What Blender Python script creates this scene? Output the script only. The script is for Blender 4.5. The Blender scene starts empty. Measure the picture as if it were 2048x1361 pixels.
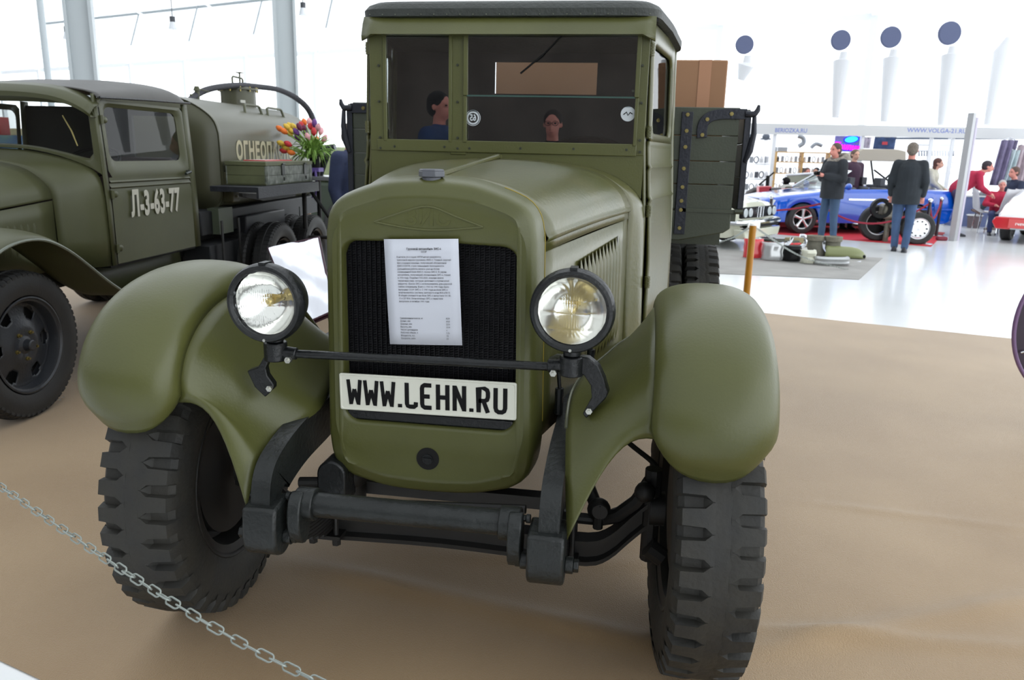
import bpy, bmesh, math, random
from math import sin, cos, pi, radians, sqrt, atan2
from mathutils import Vector as V, Matrix
random.seed(7)
SC = bpy.context.scene
COL = SC.collection
# ---------------------------------------------------------------- camera
CP = V((0.5636, -2.0637, 1.5203)); YAW, PIT, ROL, FPX = -0.15502, 0.23694, 0.02395, 1548.7
_f = V((sin(YAW)*cos(PIT), cos(YAW)*cos(PIT), -sin(PIT))); _r0 = V((cos(YAW), -sin(YAW), 0)); _u0 = _r0.cross(_f)
_r = _r0*cos(ROL) + _u0*sin(ROL); _u = -_r0*sin(ROL) + _u0*cos(ROL)
cd = bpy.data.cameras.new('camera'); cam = bpy.data.objects.new('camera', cd); COL.objects.link(cam)
cam.matrix_world = Matrix(((_r.x, _u.x, -_f.x, CP.x), (_r.y, _u.y, -_f.y, CP.y), (_r.z, _u.z, -_f.z, CP.z), (0, 0, 0, 1)))
cd.sensor_width = 36; cd.lens = FPX*36/2048; cd.clip_end = 300; cd.clip_start = 0.05
cd.dof.use_dof = True; cd.dof.focus_distance = 2.25; cd.dof.aperture_fstop = 6.5
SC.camera = cam
# ---------------------------------------------------------------- world (overcast snow-bright day outside the tent)
w = bpy.data.worlds.new('world'); SC.world = w; w.use_nodes = True
nt = w.node_tree; nt.nodes.clear()
wo = nt.nodes.new('ShaderNodeOutputWorld'); bg = nt.nodes.new('ShaderNodeBackground')
bg.inputs[0].default_value = (0.96, 0.985, 1.0, 1); bg.inputs[1].default_value = 3.0
nt.links.new(bg.outputs[0], wo.inputs[0])
SC.view_settings.view_transform = 'Standard'; SC.view_settings.look = 'None'
SC.view_settings.exposure = 0.0; SC.view_settings.gamma = 1.0; SC.view_settings.use_curve_mapping = False
SC.cycles.max_bounces = 7; SC.cycles.transparent_max_bounces = 16
# ---------------------------------------------------------------- pixel -> real point on a real plane of the place
def ray(px, py): return _f + _r*((px-1024)/FPX) - _u*((py-680.5)/FPX)
def at(px, py, x=None, y=None, z=None):
    d = ray(px, py)
    t = (x-CP.x)/d.x if x is not None else (y-CP.y)/d.y if y is not None else (z-CP.z)/d.z
    return CP + d*t
def atd(px, py, dist): return CP + ray(px, py)*dist
def onfloor(px, py): p = at(px, py, z=0); return p
# ---------------------------------------------------------------- materials
def s2l(c):
    return tuple((v/255/12.92 if v/255 <= 0.04045 else ((v/255+0.055)/1.055)**2.4) for v in c)
MATS = {}
def mat(name, rgb, rough=0.5, metal=0.0, spec=0.5, var=0.0, vscale=6.0, bump=0.0, bscale=80.0, coat=0.0, rgb2=None, trans=0.0, alpha=1.0, emit=None, estr=0.0, det=6.0, sheen=0.0):
    if name in MATS: return MATS[name]
    m = bpy.data.materials.new(name); m.use_nodes = True; t = m.node_tree; N, L = t.nodes, t.links
    b = N['Principled BSDF']; c = s2l(rgb)
    b.inputs['Base Color'].default_value = (*c, 1); b.inputs['Roughness'].default_value = rough
    b.inputs['Metallic'].default_value = metal; b.inputs['Specular IOR Level'].default_value = spec
    b.inputs['Coat Weight'].default_value = coat; b.inputs['Coat Roughness'].default_value = 0.08
    b.inputs['Transmission Weight'].default_value = trans; b.inputs['Alpha'].default_value = alpha
    b.inputs['Sheen Weight'].default_value = sheen
    if emit: b.inputs['Emission Color'].default_value = (*s2l(emit), 1); b.inputs['Emission Strength'].default_value = estr
    if var or bump or rgb2:
        tc = N.new('ShaderNodeTexCoord')
        n = N.new('ShaderNodeTexNoise'); n.inputs['Scale'].default_value = vscale; n.inputs['Detail'].default_value = det
        L.new(tc.outputs['Object'], n.inputs['Vector'])
        r = N.new('ShaderNodeValToRGB'); r.color_ramp.elements[0].position = 0.35; r.color_ramp.elements[1].position = 0.68
        c2 = s2l(rgb2) if rgb2 else tuple(v*(1-var) for v in c)
        r.color_ramp.elements[0].color = (*c2, 1); r.color_ramp.elements[1].color = (*(tuple(min(1, v*(1+var*0.6)) for v in c)), 1)
        L.new(n.outputs['Fac'], r.inputs['Fac']); L.new(r.outputs['Color'], b.inputs['Base Color'])
        if bump:
            n2 = N.new('ShaderNodeTexNoise'); n2.inputs['Scale'].default_value = bscale; n2.inputs['Detail'].default_value = 4
            L.new(tc.outputs['Object'], n2.inputs['Vector'])
            bp = N.new('ShaderNodeBump'); bp.inputs['Strength'].default_value = bump; bp.inputs['Distance'].default_value = 0.01
            L.new(n2.outputs['Fac'], bp.inputs['Height']); L.new(bp.outputs['Normal'], b.inputs['Normal'])
    MATS[name] = m; return m
def membrane(name, tint, fac):
    m = bpy.data.materials.new(name); m.use_nodes = True; t = m.node_tree; N, L = t.nodes, t.links; N.clear()
    o = N.new('ShaderNodeOutputMaterial'); a = N.new('ShaderNodeBsdfTransparent'); b = N.new('ShaderNodeBsdfTranslucent'); x = N.new('ShaderNodeMixShader')
    a.inputs[0].default_value = (*tint, 1); b.inputs[0].default_value = (0.85, 0.87, 0.9, 1); x.inputs[0].default_value = fac
    L.new(a.outputs[0], x.inputs[1]); L.new(b.outputs[0], x.inputs[2]); L.new(x.outputs[0], o.inputs[0]); MATS[name] = m; return m
def glassmat(name, tint, refl, rough=0.0, haze=0.0, mul=1.6):
    m = bpy.data.materials.new(name); m.use_nodes = True; t = m.node_tree; N, L = t.nodes, t.links; N.clear()
    o = N.new('ShaderNodeOutputMaterial'); a = N.new('ShaderNodeBsdfTransparent'); b = N.new('ShaderNodeBsdfGlossy'); x = N.new('ShaderNodeMixShader')
    fr = N.new('ShaderNodeFresnel'); fr.inputs[0].default_value = 1.5; mt = N.new('ShaderNodeMath'); mt.operation = 'MULTIPLY_ADD'
    mt.inputs[1].default_value = mul; mt.inputs[2].default_value = refl; mt.use_clamp = True
    a.inputs[0].default_value = (*tint, 1); b.inputs['Roughness'].default_value = rough; b.inputs[0].default_value = (1, 1, 1, 1)
    L.new(fr.outputs[0], mt.inputs[0]); L.new(mt.outputs[0], x.inputs[0]); L.new(a.outputs[0], x.inputs[1]); L.new(b.outputs[0], x.inputs[2]); L.new(x.outputs[0], o.inputs[0]); MATS[name] = m
    if haze:
        h = N.new('ShaderNodeBsdfTranslucent'); h.inputs[0].default_value = (0.95, 0.95, 0.92, 1); y = N.new('ShaderNodeMixShader'); y.inputs[0].default_value = haze
        d = N.new('ShaderNodeBsdfDiffuse'); d.inputs[0].default_value = (0.9, 0.9, 0.87, 1); z = N.new('ShaderNodeMixShader')
        L.new(h.outputs[0], z.inputs[1]); L.new(d.outputs[0], z.inputs[2]); L.new(x.outputs[0], y.inputs[1]); L.new(z.outputs[0], y.inputs[2]); L.new(y.outputs[0], o.inputs[0])
    return m
def rectmap(cs, ya, yb, za, zb, wy0, wy1, wz0, wz1, r):
    # outer rectangle points matching the rounded opening points cs
    out = []
    for (y, z) in cs:
        cy_ = wy1-r if y > (wy0+wy1)/2 else wy0+r; cz_ = wz1-r if z > (wz0+wz1)/2 else wz0+r; ey = yb if y > (wy0+wy1)/2 else ya; ez = zb if z > (wz0+wz1)/2 else za
        a, b = abs(y-cy_), abs(z-cz_)
        if a >= b: out.append((ey, cz_+(ez-cz_)*(b/max(a, 1e-9))))
        else: out.append((cy_+(ey-cy_)*(a/max(b, 1e-9)), ez))
    return out
OLIVE = mat('olive_paint', (78, 80, 40), 0.38, var=0.10, vscale=3, bump=0.06, bscale=140)
OLIVEB = mat('olive_paint_worn', (82, 80, 44), 0.31, var=0.14, vscale=4, bump=0.10, bscale=60, rgb2=(76, 78, 42), spec=0.65)
OLIVEG = mat('olive_paint_dull', (68, 70, 42), 0.45, var=0.10, vscale=3, bump=0.05, bscale=120)
BEDG = mat('green_planks', (56, 62, 48), 0.5, var=0.12, vscale=5, bump=0.1, bscale=90)
BLK = mat('black_enamel', (22, 24, 25), 0.36, spec=0.4, var=0.2, vscale=20, bump=0.25, bscale=90)
CHAS = mat('chassis_black', (29, 32, 31), 0.40, spec=0.4, var=0.25, vscale=15, bump=0.3, bscale=70)
DARK = mat('underbody_black', (26, 25, 24), 0.55, var=0.2, vscale=12)
RUB = mat('tyre_rubber', (42, 40, 34), 0.66, var=0.25, vscale=9, bump=0.25, bscale=60, rgb2=(36, 36, 34))
RUBD = mat('tyre_rubber_dark', (34, 34, 34), 0.6, var=0.2, vscale=9, bump=0.1)
CORE = mat('radiator_core', (15, 15, 19), 0.55, spec=0.3, var=0.3, vscale=40)
WHT = mat('white_paint', (235, 236, 232), 0.5)
PLATE = mat('plate_white', (214, 214, 200), 0.35)
INK = mat('black_ink', (10, 10, 11), 0.55, spec=0.2)
GREYINK = mat('grey_ink', (84, 84, 88), 0.7)
PAPER = mat('paper_white', (200, 203, 212), 0.8)
STEN = mat('stencil_cream', (170, 166, 138), 0.6)
STENW = mat('stencil_white', (184, 182, 168), 0.6)
ZINC = mat('zinc_steel', (190, 190, 182), 0.3, 0.9)
BRASS = mat('yellow_zinc', (140, 128, 80), 0.3, 0.85)
CHROME = mat('chrome', (215, 218, 222), 0.08, 1.0)
GLS = glassmat('window_glass', (0.62, 0.66, 0.68), 0.085)
GLD = glassmat('side_glass', (0.75, 0.78, 0.78), 0.0, mul=0.45)
LENS = mat('lens_glass', (250, 251, 248), 0.03, trans=1.0); LENS.node_tree.nodes['Principled BSDF'].inputs['IOR'].default_value = 1.35
YEL = mat('yellow_post', (170, 116, 22), 0.35, var=0.1)
# ---------------------------------------------------------------- mesh builder
class M:
    def __init__(s): s.v = []; s.f = []
    def add(s, vs, fs, mx=None):
        o = len(s.v); s.v += [tuple(mx @ V(p)) if mx else tuple(p) for p in vs]; s.f += [tuple(i+o for i in f) for f in fs]; return s
    def box(s, x0, x1, y0, y1, z0, z1, mx=None):
        vs = [(x0, y0, z0), (x1, y0, z0), (x1, y1, z0), (x0, y1, z0), (x0, y0, z1), (x1, y0, z1), (x1, y1, z1), (x0, y1, z1)]
        return s.add(vs, [(3, 2, 1, 0), (4, 5, 6, 7), (0, 1, 5, 4), (1, 2, 6, 5), (2, 3, 7, 6), (3, 0, 4, 7)], mx)
    def rings(s, rs, cap=True, closed=True, mx=None):
        n = len(rs[0]); vs = [p for r in rs for p in r]; fs = []
        m = n if closed else n-1
        for i in range(len(rs)-1):
            for j in range(m):
                k = (j+1) % n; fs.append((i*n+j, i*n+k, (i+1)*n+k, (i+1)*n+j))
        if cap: fs.append(tuple(range(n-1, -1, -1))); fs.append(tuple((len(rs)-1)*n+j for j in range(n)))
        return s.add(vs, fs, mx)
    def tube(s, pts, r, n=8, cap=True, closed=False, mx=None):
        pts = [V(p) for p in pts]; R = r if isinstance(r, (list, tuple)) else [r]*len(pts)
        rs = []; up = None; N = len(pts)
        for i, p in enumerate(pts):
            a = pts[(i-1) % N] if (closed or i > 0) else p; b = pts[(i+1) % N] if (closed or i < N-1) else p
            t = (b-a).normalized()
            if up is None: up = V((0, 0, 1)) if abs(t.z) < 0.9 else V((0, 1, 0))
            x = t.cross(up)
            if x.length < 1e-5: x = t.orthogonal()
            x.normalize(); y = x.cross(t).normalized(); up = y
            rs.append([p + (x*cos(2*pi*k/n) + y*sin(2*pi*k/n))*R[i] for k in range(n)])
        if closed: rs.append(rs[0]); return s.rings(rs, False, mx=mx)
        return s.rings(rs, cap, mx=mx)
    def cyl(s, p0, p1, r0, r1=None, n=16, cap=True, mx=None): return s.tube([p0, p1], [r0, r0 if r1 is None else r1], n, cap, mx=mx)
    def sph(s, c, rx, ry=None, rz=None, nu=12, nv=8, mx=None):
        ry = rx if ry is None else ry; rz = rx if rz is None else rz; rs = []
        for i in range(nv+1):
            a = pi*i/nv; a = min(max(a, 0.02), pi-0.02)
            rs.append([(c[0]+rx*sin(a)*cos(2*pi*k/nu), c[1]+ry*sin(a)*sin(2*pi*k/nu), c[2]+rz*cos(a)) for k in range(nu)][::-1])
        return s.rings(rs, True, mx=mx)
    def lathe(s, prof, axis='x', n=32, mx=None, cap=False):
        rs = []
        for (h, r) in prof:
            ring = []
            for k in range(n):
                a = 2*pi*k/n; c_, s_ = r*cos(a), r*sin(a)
                ring.append({'x': (h, c_, s_), 'y': (s_, h, c_), 'z': (c_, s_, h)}[axis])
            rs.append(ring)
        return s.rings(rs, cap, mx=mx)
    def grid(s, P, mx=None, wrap=False):
        n = len(P[0]); vs = [p for r in P for p in r]; fs = []
        for i in range(len(P)-1):
            for j in range(n if wrap else n-1):
                k = (j+1) % n; fs.append((i*n+j, i*n+k, (i+1)*n+k, (i+1)*n+j))
        return s.add(vs, fs, mx)
    def prism(s, poly, off, mx=None):
        off = V(off); a = [V(p) for p in poly]; b = [p+off for p in a]; n = len(a)
        fs = [tuple(range(n-1, -1, -1)), tuple(range(n, 2*n))] + [(i, (i+1) % n, n+(i+1) % n, n+i) for i in range(n)]
        return s.add(a+b, fs, mx)
    def build(s, name, m, parent=None, bev=0, sharp=35, solid=0, sub=0, solidoff=-1, kind=None, label=None, fix=True, seg=2):
        me = bpy.data.meshes.new(name); me.from_pydata([tuple(p) for p in s.v], [], s.f); me.update()
        if fix:
            b = bmesh.new(); b.from_mesh(me); bmesh.ops.recalc_face_normals(b, faces=b.faces); b.to_mesh(me); b.free()
        me.polygons.foreach_set('use_smooth', [True]*len(me.polygons))
        me.set_sharp_from_angle(angle=radians(sharp))
        o = bpy.data.objects.new(name, me); COL.objects.link(o)
        if m: me.materials.append(m)
        if parent: o.parent = parent
        if sub: q = o.modifiers.new('s', 'SUBSURF'); q.levels = sub; q.render_levels = sub
        if solid: q = o.modifiers.new('t', 'SOLIDIFY'); q.thickness = solid; q.offset = solidoff
        if bev: q = o.modifiers.new('b', 'BEVEL'); q.width = bev; q.segments = seg; q.limit_method = 'ANGLE'; q.angle_limit = radians(40)
        if kind: o['kind'] = kind
        if label: o['label'] = label
        return o
def tag(o, label, cat, group=None, kind=None):
    o['label'] = label; o['category'] = cat
    if group: o['group'] = group
    if kind: o['kind'] = kind
    return o
def thing(name, label, cat, loc=(0, 0, 0), rz=0, group=None, rot=None):
    o = bpy.data.objects.new(name, None); COL.objects.link(o); o.empty_display_size = 0.1
    o.location = loc; o.rotation_euler = rot if rot else (0, 0, rz); return tag(o, label, cat, group)
def struct(o): o['kind'] = 'structure'; return o
def dup(o, parent=None, loc=None, rz=None, label=None):
    c = o.copy(); COL.objects.link(c)
    if parent is not None: c.parent = parent
    if loc is not None: c.location = loc
    if rz is not None: c.rotation_euler = (0, 0, rz)
    if label: c['label'] = label
    for ch in list(o.children): dup(ch, c)
    return c
def text(name, s, m, parent, size, mx, sx=1.0, off=0.0, ext=0.0006, align='CENTER', gap=1.0, res=3):
    cu = bpy.data.curves.new(name, 'FONT'); cu.body = s; cu.size = size; cu.align_x = align; cu.align_y = 'CENTER'
    cu.offset = off; cu.extrude = ext; cu.resolution_u = res; cu.space_character = gap; cu.space_line = 1.0
    t = bpy.data.objects.new('t', cu); COL.objects.link(t); bpy.context.view_layer.update()
    me = bpy.data.meshes.new_from_object(t.evaluated_get(bpy.context.evaluated_depsgraph_get())); COL.objects.unlink(t); bpy.data.objects.remove(t)
    me.transform(Matrix.Diagonal((sx, 1, 1, 1))); me.transform(mx); me.materials.clear(); me.materials.append(m); me.name = name
    o = bpy.data.objects.new(name, me); COL.objects.link(o)
    if parent: o.parent = parent
    return o
def frame(o, ex, ey, ez): # matrix from origin and axes
    ex, ey, ez = V(ex).normalized(), V(ey).normalized(), V(ez).normalized(); o = V(o)
    return Matrix(((ex.x, ey.x, ez.x, o.x), (ex.y, ey.y, ez.y, o.y), (ex.z, ey.z, ez.z, o.z), (0, 0, 0, 1)))
def T(x, y, z): return Matrix.Translation((x, y, z))
def RX(a): return Matrix.Rotation(a, 4, 'X')
def RY(a): return Matrix.Rotation(a, 4, 'Y')
def RZ(a): return Matrix.Rotation(a, 4, 'Z')
def bolt(mb, p, d, r=0.008, h=0.006, hexa=True, n=6):
    p = V(p); d = V(d).normalized(); mb.cyl(p, p+d*h, r, n=n if hexa else 10); mb.cyl(p+d*h, p+d*h*1.6, r*0.5, n=6); return mb
def catmull(P, k=6):
    P = [V(p) for p in P]; out = []
    for i in range(len(P)-1):
        a, b, c, d = P[max(i-1, 0)], P[i], P[i+1], P[min(i+2, len(P)-1)]
        for j in range(k):
            t = j/k; out.append(0.5*((2*b)+(c-a)*t+(2*a-5*b+4*c-d)*t*t+(3*b-a-3*c+d)*t**3))
    out.append(P[-1]); return out
# ================================================================ HALL
A0 = atd(1994, 331, 24); A0.z = 0; B0 = atd(264, 290, 47); B0.z = 0
WE = (B0-A0).normalized(); WN = V((WE.y, -WE.x, 0))
if WN.dot(CP-A0) < 0: WN = -WN
P0 = A0 - WE*16; WL = (B0-A0).length + 34
EAVE = 6.15; SLOPE = 0.36; RIDGE = 26.0
def hp(e, n, z): return P0 + WE*e + WN*n + V((0, 0, z))
def roofz(n): return EAVE + SLOPE*(n if n < RIDGE else 2*RIDGE-n)
floorm = mat('hall_floor', (236, 238, 238), 0.16, var=0.03, vscale=1.2, spec=0.6)
struct(M().add([hp(-1, -2, 0), hp(WL+1, -2, 0), hp(WL+1, 53, 0), hp(-1, 53, 0)], [(0, 1, 2, 3)]).build('floor', floorm))
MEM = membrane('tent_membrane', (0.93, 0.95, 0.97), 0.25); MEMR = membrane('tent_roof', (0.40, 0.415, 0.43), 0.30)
CLAD = mat('dim_cladding', (92, 84, 78), 0.9, var=0.3, vscale=0.6)
struct(M().add([hp(0, 0, 0), hp(WL, 0, 0), hp(WL, 0, EAVE), hp(0, 0, EAVE)], [(0, 1, 2, 3)]).build('wall_far', MEM))
struct(M().add([hp(0, 52, 0), hp(WL, 52, 0), hp(WL, 52, EAVE), hp(0, 52, EAVE)], [(0, 1, 2, 3)]).build('wall_back', CLAD))
for nm, e, mm in (('wall_right', 0, MEM), ('wall_left', WL, CLAD)):  # unseen left wall made opaque so light comes mainly from the right
    struct(M().add([hp(e, 0, 0), hp(e, 52, 0), hp(e, 52, EAVE), hp(e, 26, roofz(26)), hp(e, 0, EAVE)], [(0, 1, 2, 3, 4)]).build(nm, mm))
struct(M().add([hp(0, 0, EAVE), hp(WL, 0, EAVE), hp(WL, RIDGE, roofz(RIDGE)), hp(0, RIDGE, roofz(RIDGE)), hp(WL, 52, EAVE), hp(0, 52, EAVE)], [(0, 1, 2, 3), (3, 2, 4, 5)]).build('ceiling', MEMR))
clg = bpy.data.objects['ceiling']; clg.data.materials.append(membrane('tent_roof_dim', (0.16, 0.165, 0.17), 0.25)); clg.data.polygons[1].material_index = 1  # unseen rear roof half darkened to weaken light from behind the camera
PALE = mat('pale_frame', (236, 239, 242), 0.5); GREYP = mat('grey_column', (176, 183, 186), 0.4)
def beam(mb, a, b, w, h):
    a, b = V(a), V(b); t = (b-a).normalized(); x = t.cross(V((0, 0, 1))).normalized(); y = x.cross(t)
    mb.rings([[p+x*w/2*i+y*h/2*j for i, j in ((1, 1), (-1, 1), (-1, -1), (1, -1))] for p in (a, b)])
m = M(); beam(m, hp(0, 0.15, EAVE-0.1), hp(WL, 0.15, EAVE-0.1), 0.16, 0.22); struct(m.build('trim_1', PALE))
k = 0
for i in range(0, int(WL/5.0)+1):
    m = M(); beam(m, hp(i*5, 0.2, 0), hp(i*5, 0.2, EAVE), 0.2, 0.3) if False else m.box(-0.12, 0.12, -0.12, 0.12, 0, EAVE+0.15, T(*hp(i*5, 0.25, 0)) @ RZ(atan2(WE.y, WE.x)))
    beam(m, hp(i*5, 0.2, EAVE-0.05), hp(i*5, RIDGE, roofz(RIDGE)-0.25), 0.16, 0.22)
    struct(m.build('trim_%d' % (i+2), PALE))
# pillars seen over the tank truck
def pillar(px0, px1, py, depth, label):
    a, b = atd(px0, py, depth), atd(px1, py, depth); wd = (b-a).length; c = (a+b)/2; c.z = 0; ang = -YAW+0.35
    z1 = roofz((c-P0).dot(WN))-0.15
    t = thing('steel_column', label, 'column', c, ang); h = wd*0.5
    M().box(-h, -h+0.12*wd, -h*0.8, h*0.8, 0, z1).box(h-0.12*wd, h, -h*0.8, h*0.8, 0, z1).box(-h+0.12*wd, h-0.12*wd, -0.15*wd, 0.15*wd, 0, z1).build('steel_profile', GREYP, t)
    M().box(-h*1.4, h*1.4, -h*1.4, h*1.4, 0, 0.03).build('base_plate', GREYP, t)
pillar(136, 186, 60, 12.5, 'pale grey steel column rising behind the dark cab roof of the tank truck')
pillar(548, 590, 60, 15.0, 'pale grey steel column rising behind the tank and its black hose')
m = M(); p = atd(86, 60, 22); p.z = 0; m.cyl(p, p+V((0, 0, roofz((p-P0).dot(WN))-0.4)), 0.09, n=12)
tag(m.build('thin_mast', GREYP), 'thin pale vertical pipe at far left behind the tank truck', 'column')
# roof purlins and struts
def roofpt(px, py, below=0.5):
    d = ray(px, py); a = (CP-P0).dot(WN); b = d.dot(WN)
    t = (EAVE-below+SLOPE*a-CP.z)/(d.z-SLOPE*b); return CP+d*t
TUBE = mat('roof_tube', (150, 158, 162), 0.4)
pa, pb = roofpt(85, 48), roofpt(560, -4); e_ = (pb-pa).normalized()
m = M().cyl(pa, pa+e_*40, 0.06, n=8); struct(m.build('trim_40', TUBE))
for q, (x0, y0, x1, y1) in enumerate(((277, 30, 262, 90), (395, 12, 378, 82), (524, 0, 507, 68), (664, 0, 652, 55))):
    a = roofpt(x0, y0); dd = (a-CP).dot(_f); b = atd(x1, y1, dd*0.98)
    struct(M().cyl(a, b, 0.035, n=6).build('trim_%d' % (41+q), TUBE))
for q, (x0, y0, x1, y1) in enumerate(((0, 23, 139, 94), (88, -5, 262, 92), (225, -5, 379, 84), (392, -5, 508, 72), (1490, 2, 1533, 28))):
    a, b = roofpt(x0, y0, 0.9), roofpt(x1, y1, 0.9); struct(M().cyl(a, b, 0.05, n=6).build('trim_%d' % (50+q), PALE))
# small spot lamps under the roof
lk = mat('lamp_dark', (70, 72, 78), 0.5); lw = mat('lamp_pale', (225, 228, 232), 0.4)
for q, (x, y, lb) in enumerate(((134, 62, 'small dark-topped lamp hanging left of the first steel column'), (345, 42, 'small dark-topped lamp hanging between the two steel columns'), (606, 14, 'small dark-topped lamp hanging right of the second steel column'))):
    p = atd(x, y, 15); t = thing('hanging_lamp', lb, 'lamp', p, group='small hanging lamps')
    M().cyl((0, 0, -0.02), (0, 0, 0.08), 0.05, n=12).cyl((0, 0, 0.08), (0, 0, roofz((p-P0).dot(WN))-p.z), 0.008, n=5).build('lamp_housing', lk, t)
    M().cyl((0, 0, -0.02), (0, 0, -0.15), 0.05, 0.085, n=12).build('lamp_shade', lw, t)
# round dark discs and pale fabric tubes on the far wall
dk = mat('disc_blue_grey', (84, 92, 122), 0.7); sock = mat('sock_fabric', (216, 217, 219), 0.8)
for q, (x, y, r, yb, lb) in enumerate(((1488, 90, 18, 160, 'dark round duct disc just right of the cardboard box, leftmost of the four'), (1680, 81, 19.5, 235, 'dark round duct disc second from left, above the neon sign'), (1780, 75, 20.5, 243, 'dark round duct disc third from left, above the man seen from behind'), (1897, 67, 22.5, 250, 'largest dark round duct disc, rightmost, left of the leaning pole top'))):
    D = 21; p = atd(x, y, D); r_ = r/FPX*D*1.0
    t = thing('fabric_duct', lb, 'duct', p, YAW*-1, group='round-ended fabric ducts by the far wall')
    M().cyl((0, 0, 0), (0, -0.10, 0), r_, n=28).build('duct_disc', dk, t, bev=0.02)
    a = atd(x+4, y+r+22, D+1.0)-p; b = atd(x-6-q*3, yb, D+1.2)-p
    c_, s_ = cos(YAW), sin(YAW); a = RZ(YAW) @ a; b = RZ(YAW) @ b
    M().tube([a+V((0.03, 0, 0.25)), a+V((0.02, 0, 0.05)), a, b], [0.10, 0.12, 0.24, 0.10], n=16).build('fabric_tube', sock, t)
p = atd(2005, 105, 22); a = atd(1975, 250, 22.2)-p
t = thing('fabric_duct', 'pale fabric tube without a visible disc at the far right of the wall', 'duct', p); M().tube([V((0.1, 0, 0.4)), V((0, 0, 0)), a], [0.08, 0.24, 0.1], n=16).build('fabric_tube', sock, t)
# ---------------- brown carpet around the trucks
carp = mat('brown_carpet', (156, 129, 92), 0.56, var=0.08, vscale=1.3, bump=0.35, bscale=220, sheen=0.30, rgb2=(146, 118, 80), spec=0.55)
e1, e2 = onfloor(1540, 628), onfloor(2040, 680); n1, n2 = onfloor(1, 1325), onfloor(64, 1361)
ex = (e2-e1).normalized(); ey = V((-ex.y, ex.x, 0)); far = e1.dot(ey); near = n1.dot(ey)
folds = [((1500, 1262), (2048, 1300), 0.012, 0.035), ((1510, 1305), (2048, 1205), 0.015, 0.05), ((620, 1135), (1290, 1285), 0.012, 0.05), ((1560, 830), (2048, 870), 0.005, 0.03), ((1640, 1010), (2048, 1060), 0.004, 0.03), ((880, 1110), (1300, 1130), 0.005, 0.05), ((1600, 740), (1980, 760), 0.004, 0.03)]
FS = [(onfloor(*a), onfloor(*b), h, wd) for a, b, h, wd in folds]
def carpet_h(p):
    z = 0
    for a, b, h, wd in FS:
        d = b-a; L = d.length; d = d/L; t = (p-a).dot(d); q = (p-a)-d*t; q.z = 0
        if -0.2 < t < L+0.3:
            en = min(1, max(0, (t+0.2)/0.4))*min(1, max(0, (L+0.3-t)/0.5)); x = (q.length)/wd
            if x < 3: z += 1.6*h*en*math.exp(-x*x)*(0.8+0.2*sin(t*7))
    return z
us = []; u = -9.0
while u < 6.0: us.append(u); u += 0.035 if -1.2 < u < 3.4 else 0.35
vs_ = []; v = near
while v < far: vs_.append(v); v += 0.03 if v < 2.6 else 0.25
vs_.append(far)
G = [[None]*len(us) for _ in vs_]
for i, v in enumerate(vs_):
    for j, u in enumerate(us):
        p = ex*u+ey*v; p.z = 0.004+carpet_h(p); G[i][j] = p
c = M().grid(G); tag(c.build('carpet', carp, sharp=180), 'large brown carpet with folds under both old trucks', 'carpet')
# grey mat under the bumpers, red mat under the blue car
q = [onfloor(1718, 560), onfloor(1765, 517), onfloor(1240, 490), onfloor(1240, 540)]
for p in q: p.z = 0.003
tag(M().prism(q, (0, 0, 0.004)).build('floor_mat', mat('grey_mat', (150, 148, 144), 0.9, var=0.1, vscale=3)), 'grey-beige mat under the bumpers on display', 'mat')
q = [onfloor(1490, 464), onfloor(1862, 494), onfloor(1890, 466), onfloor(1580, 436)]
for p in q: p.z = 0.003
tag(M().prism(q, (0, 0, 0.004)).build('red_mat', mat('red_mat', (196, 40, 52), 0.8, var=0.1)), 'bright red carpet under the blue convertible', 'mat')
# ================================================================ OLD SIX-WHEEL ARMY TRUCK (front centre)
TR = thing('army_truck', 'old olive flatbed truck in the centre, WWW.LEHN.RU plate, paper on its grille', 'truck')
def smooth2(P, k=5): return [(p.x, p.y) for p in catmull([V((a, b, 0)) for a, b in P], k)]
def mirror_outline(h): # h goes from top centre down the +x side to bottom centre
    return h + [(-x, z) for x, z in h[-2:0:-1]]
def seg(P, n): # resample polyline to n+1 points
    L = [0]
    for i in range(1, len(P)): L.append(L[-1]+math.dist(P[i], P[i-1]))
    out = []
    for k in range(n+1):
        s = L[-1]*k/n; i = 1
        while i < len(P)-1 and L[i] < s: i += 1
        t = (s-L[i-1])/max(1e-9, L[i]-L[i-1]); out.append((P[i-1][0]+(P[i][0]-P[i-1][0])*t, P[i-1][1]+(P[i][1]-P[i-1][1])*t))
    return out
def half(parts, ns):
    o = []
    for P, n in zip(parts, ns): o += seg(P, n)[(1 if o else 0):]
    return o
NS = (10, 8, 12, 8, 10)
def shell_outline(g): # g = growth outward of the outline
    top = smooth2([(0, 1.443+g), (0.12, 1.434+g), (0.215, 1.405+g)])
    c1 = smooth2([(0.215, 1.405+g), (0.262+g*.5, 1.382+g*.8), (0.288+g*.9, 1.345+g*.4), (0.298+g, 1.29)])
    side = [(0.298+g, 1.29), (0.303+g, 1.0), (0.308+g, 0.70)]
    c2 = smooth2([(0.308+g, 0.70), (0.300+g, 0.635), (0.278+g*.8, 0.59-g*.5), (0.235+g*.5, 0.562-g)])
    bot = smooth2([(0.235+g*.5, 0.562-g), (0.13, 0.537-g), (0, 0.530-g)])
    return mirror_outline(half((top, c1, side, c2, bot), NS))
def open_outline(g):
    x, zt, zb, r = 0.252-g, 1.272-g, 0.742+g, 0.045
    arc = lambda cx, cz, a0, a1: [(cx+r*cos(radians(a0+(a1-a0)*i/6)), cz+r*sin(radians(a0+(a1-a0)*i/6))) for i in range(7)]
    return mirror_outline(half(([(0, zt+0.006), (x-r, zt)], arc(x-r, zt-r, 90, 0), [(x, zt-r), (x, zb+r)], arc(x-r, zb+r, 0, -90), [(x-r, zb), (0, zb)]), NS))
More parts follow.
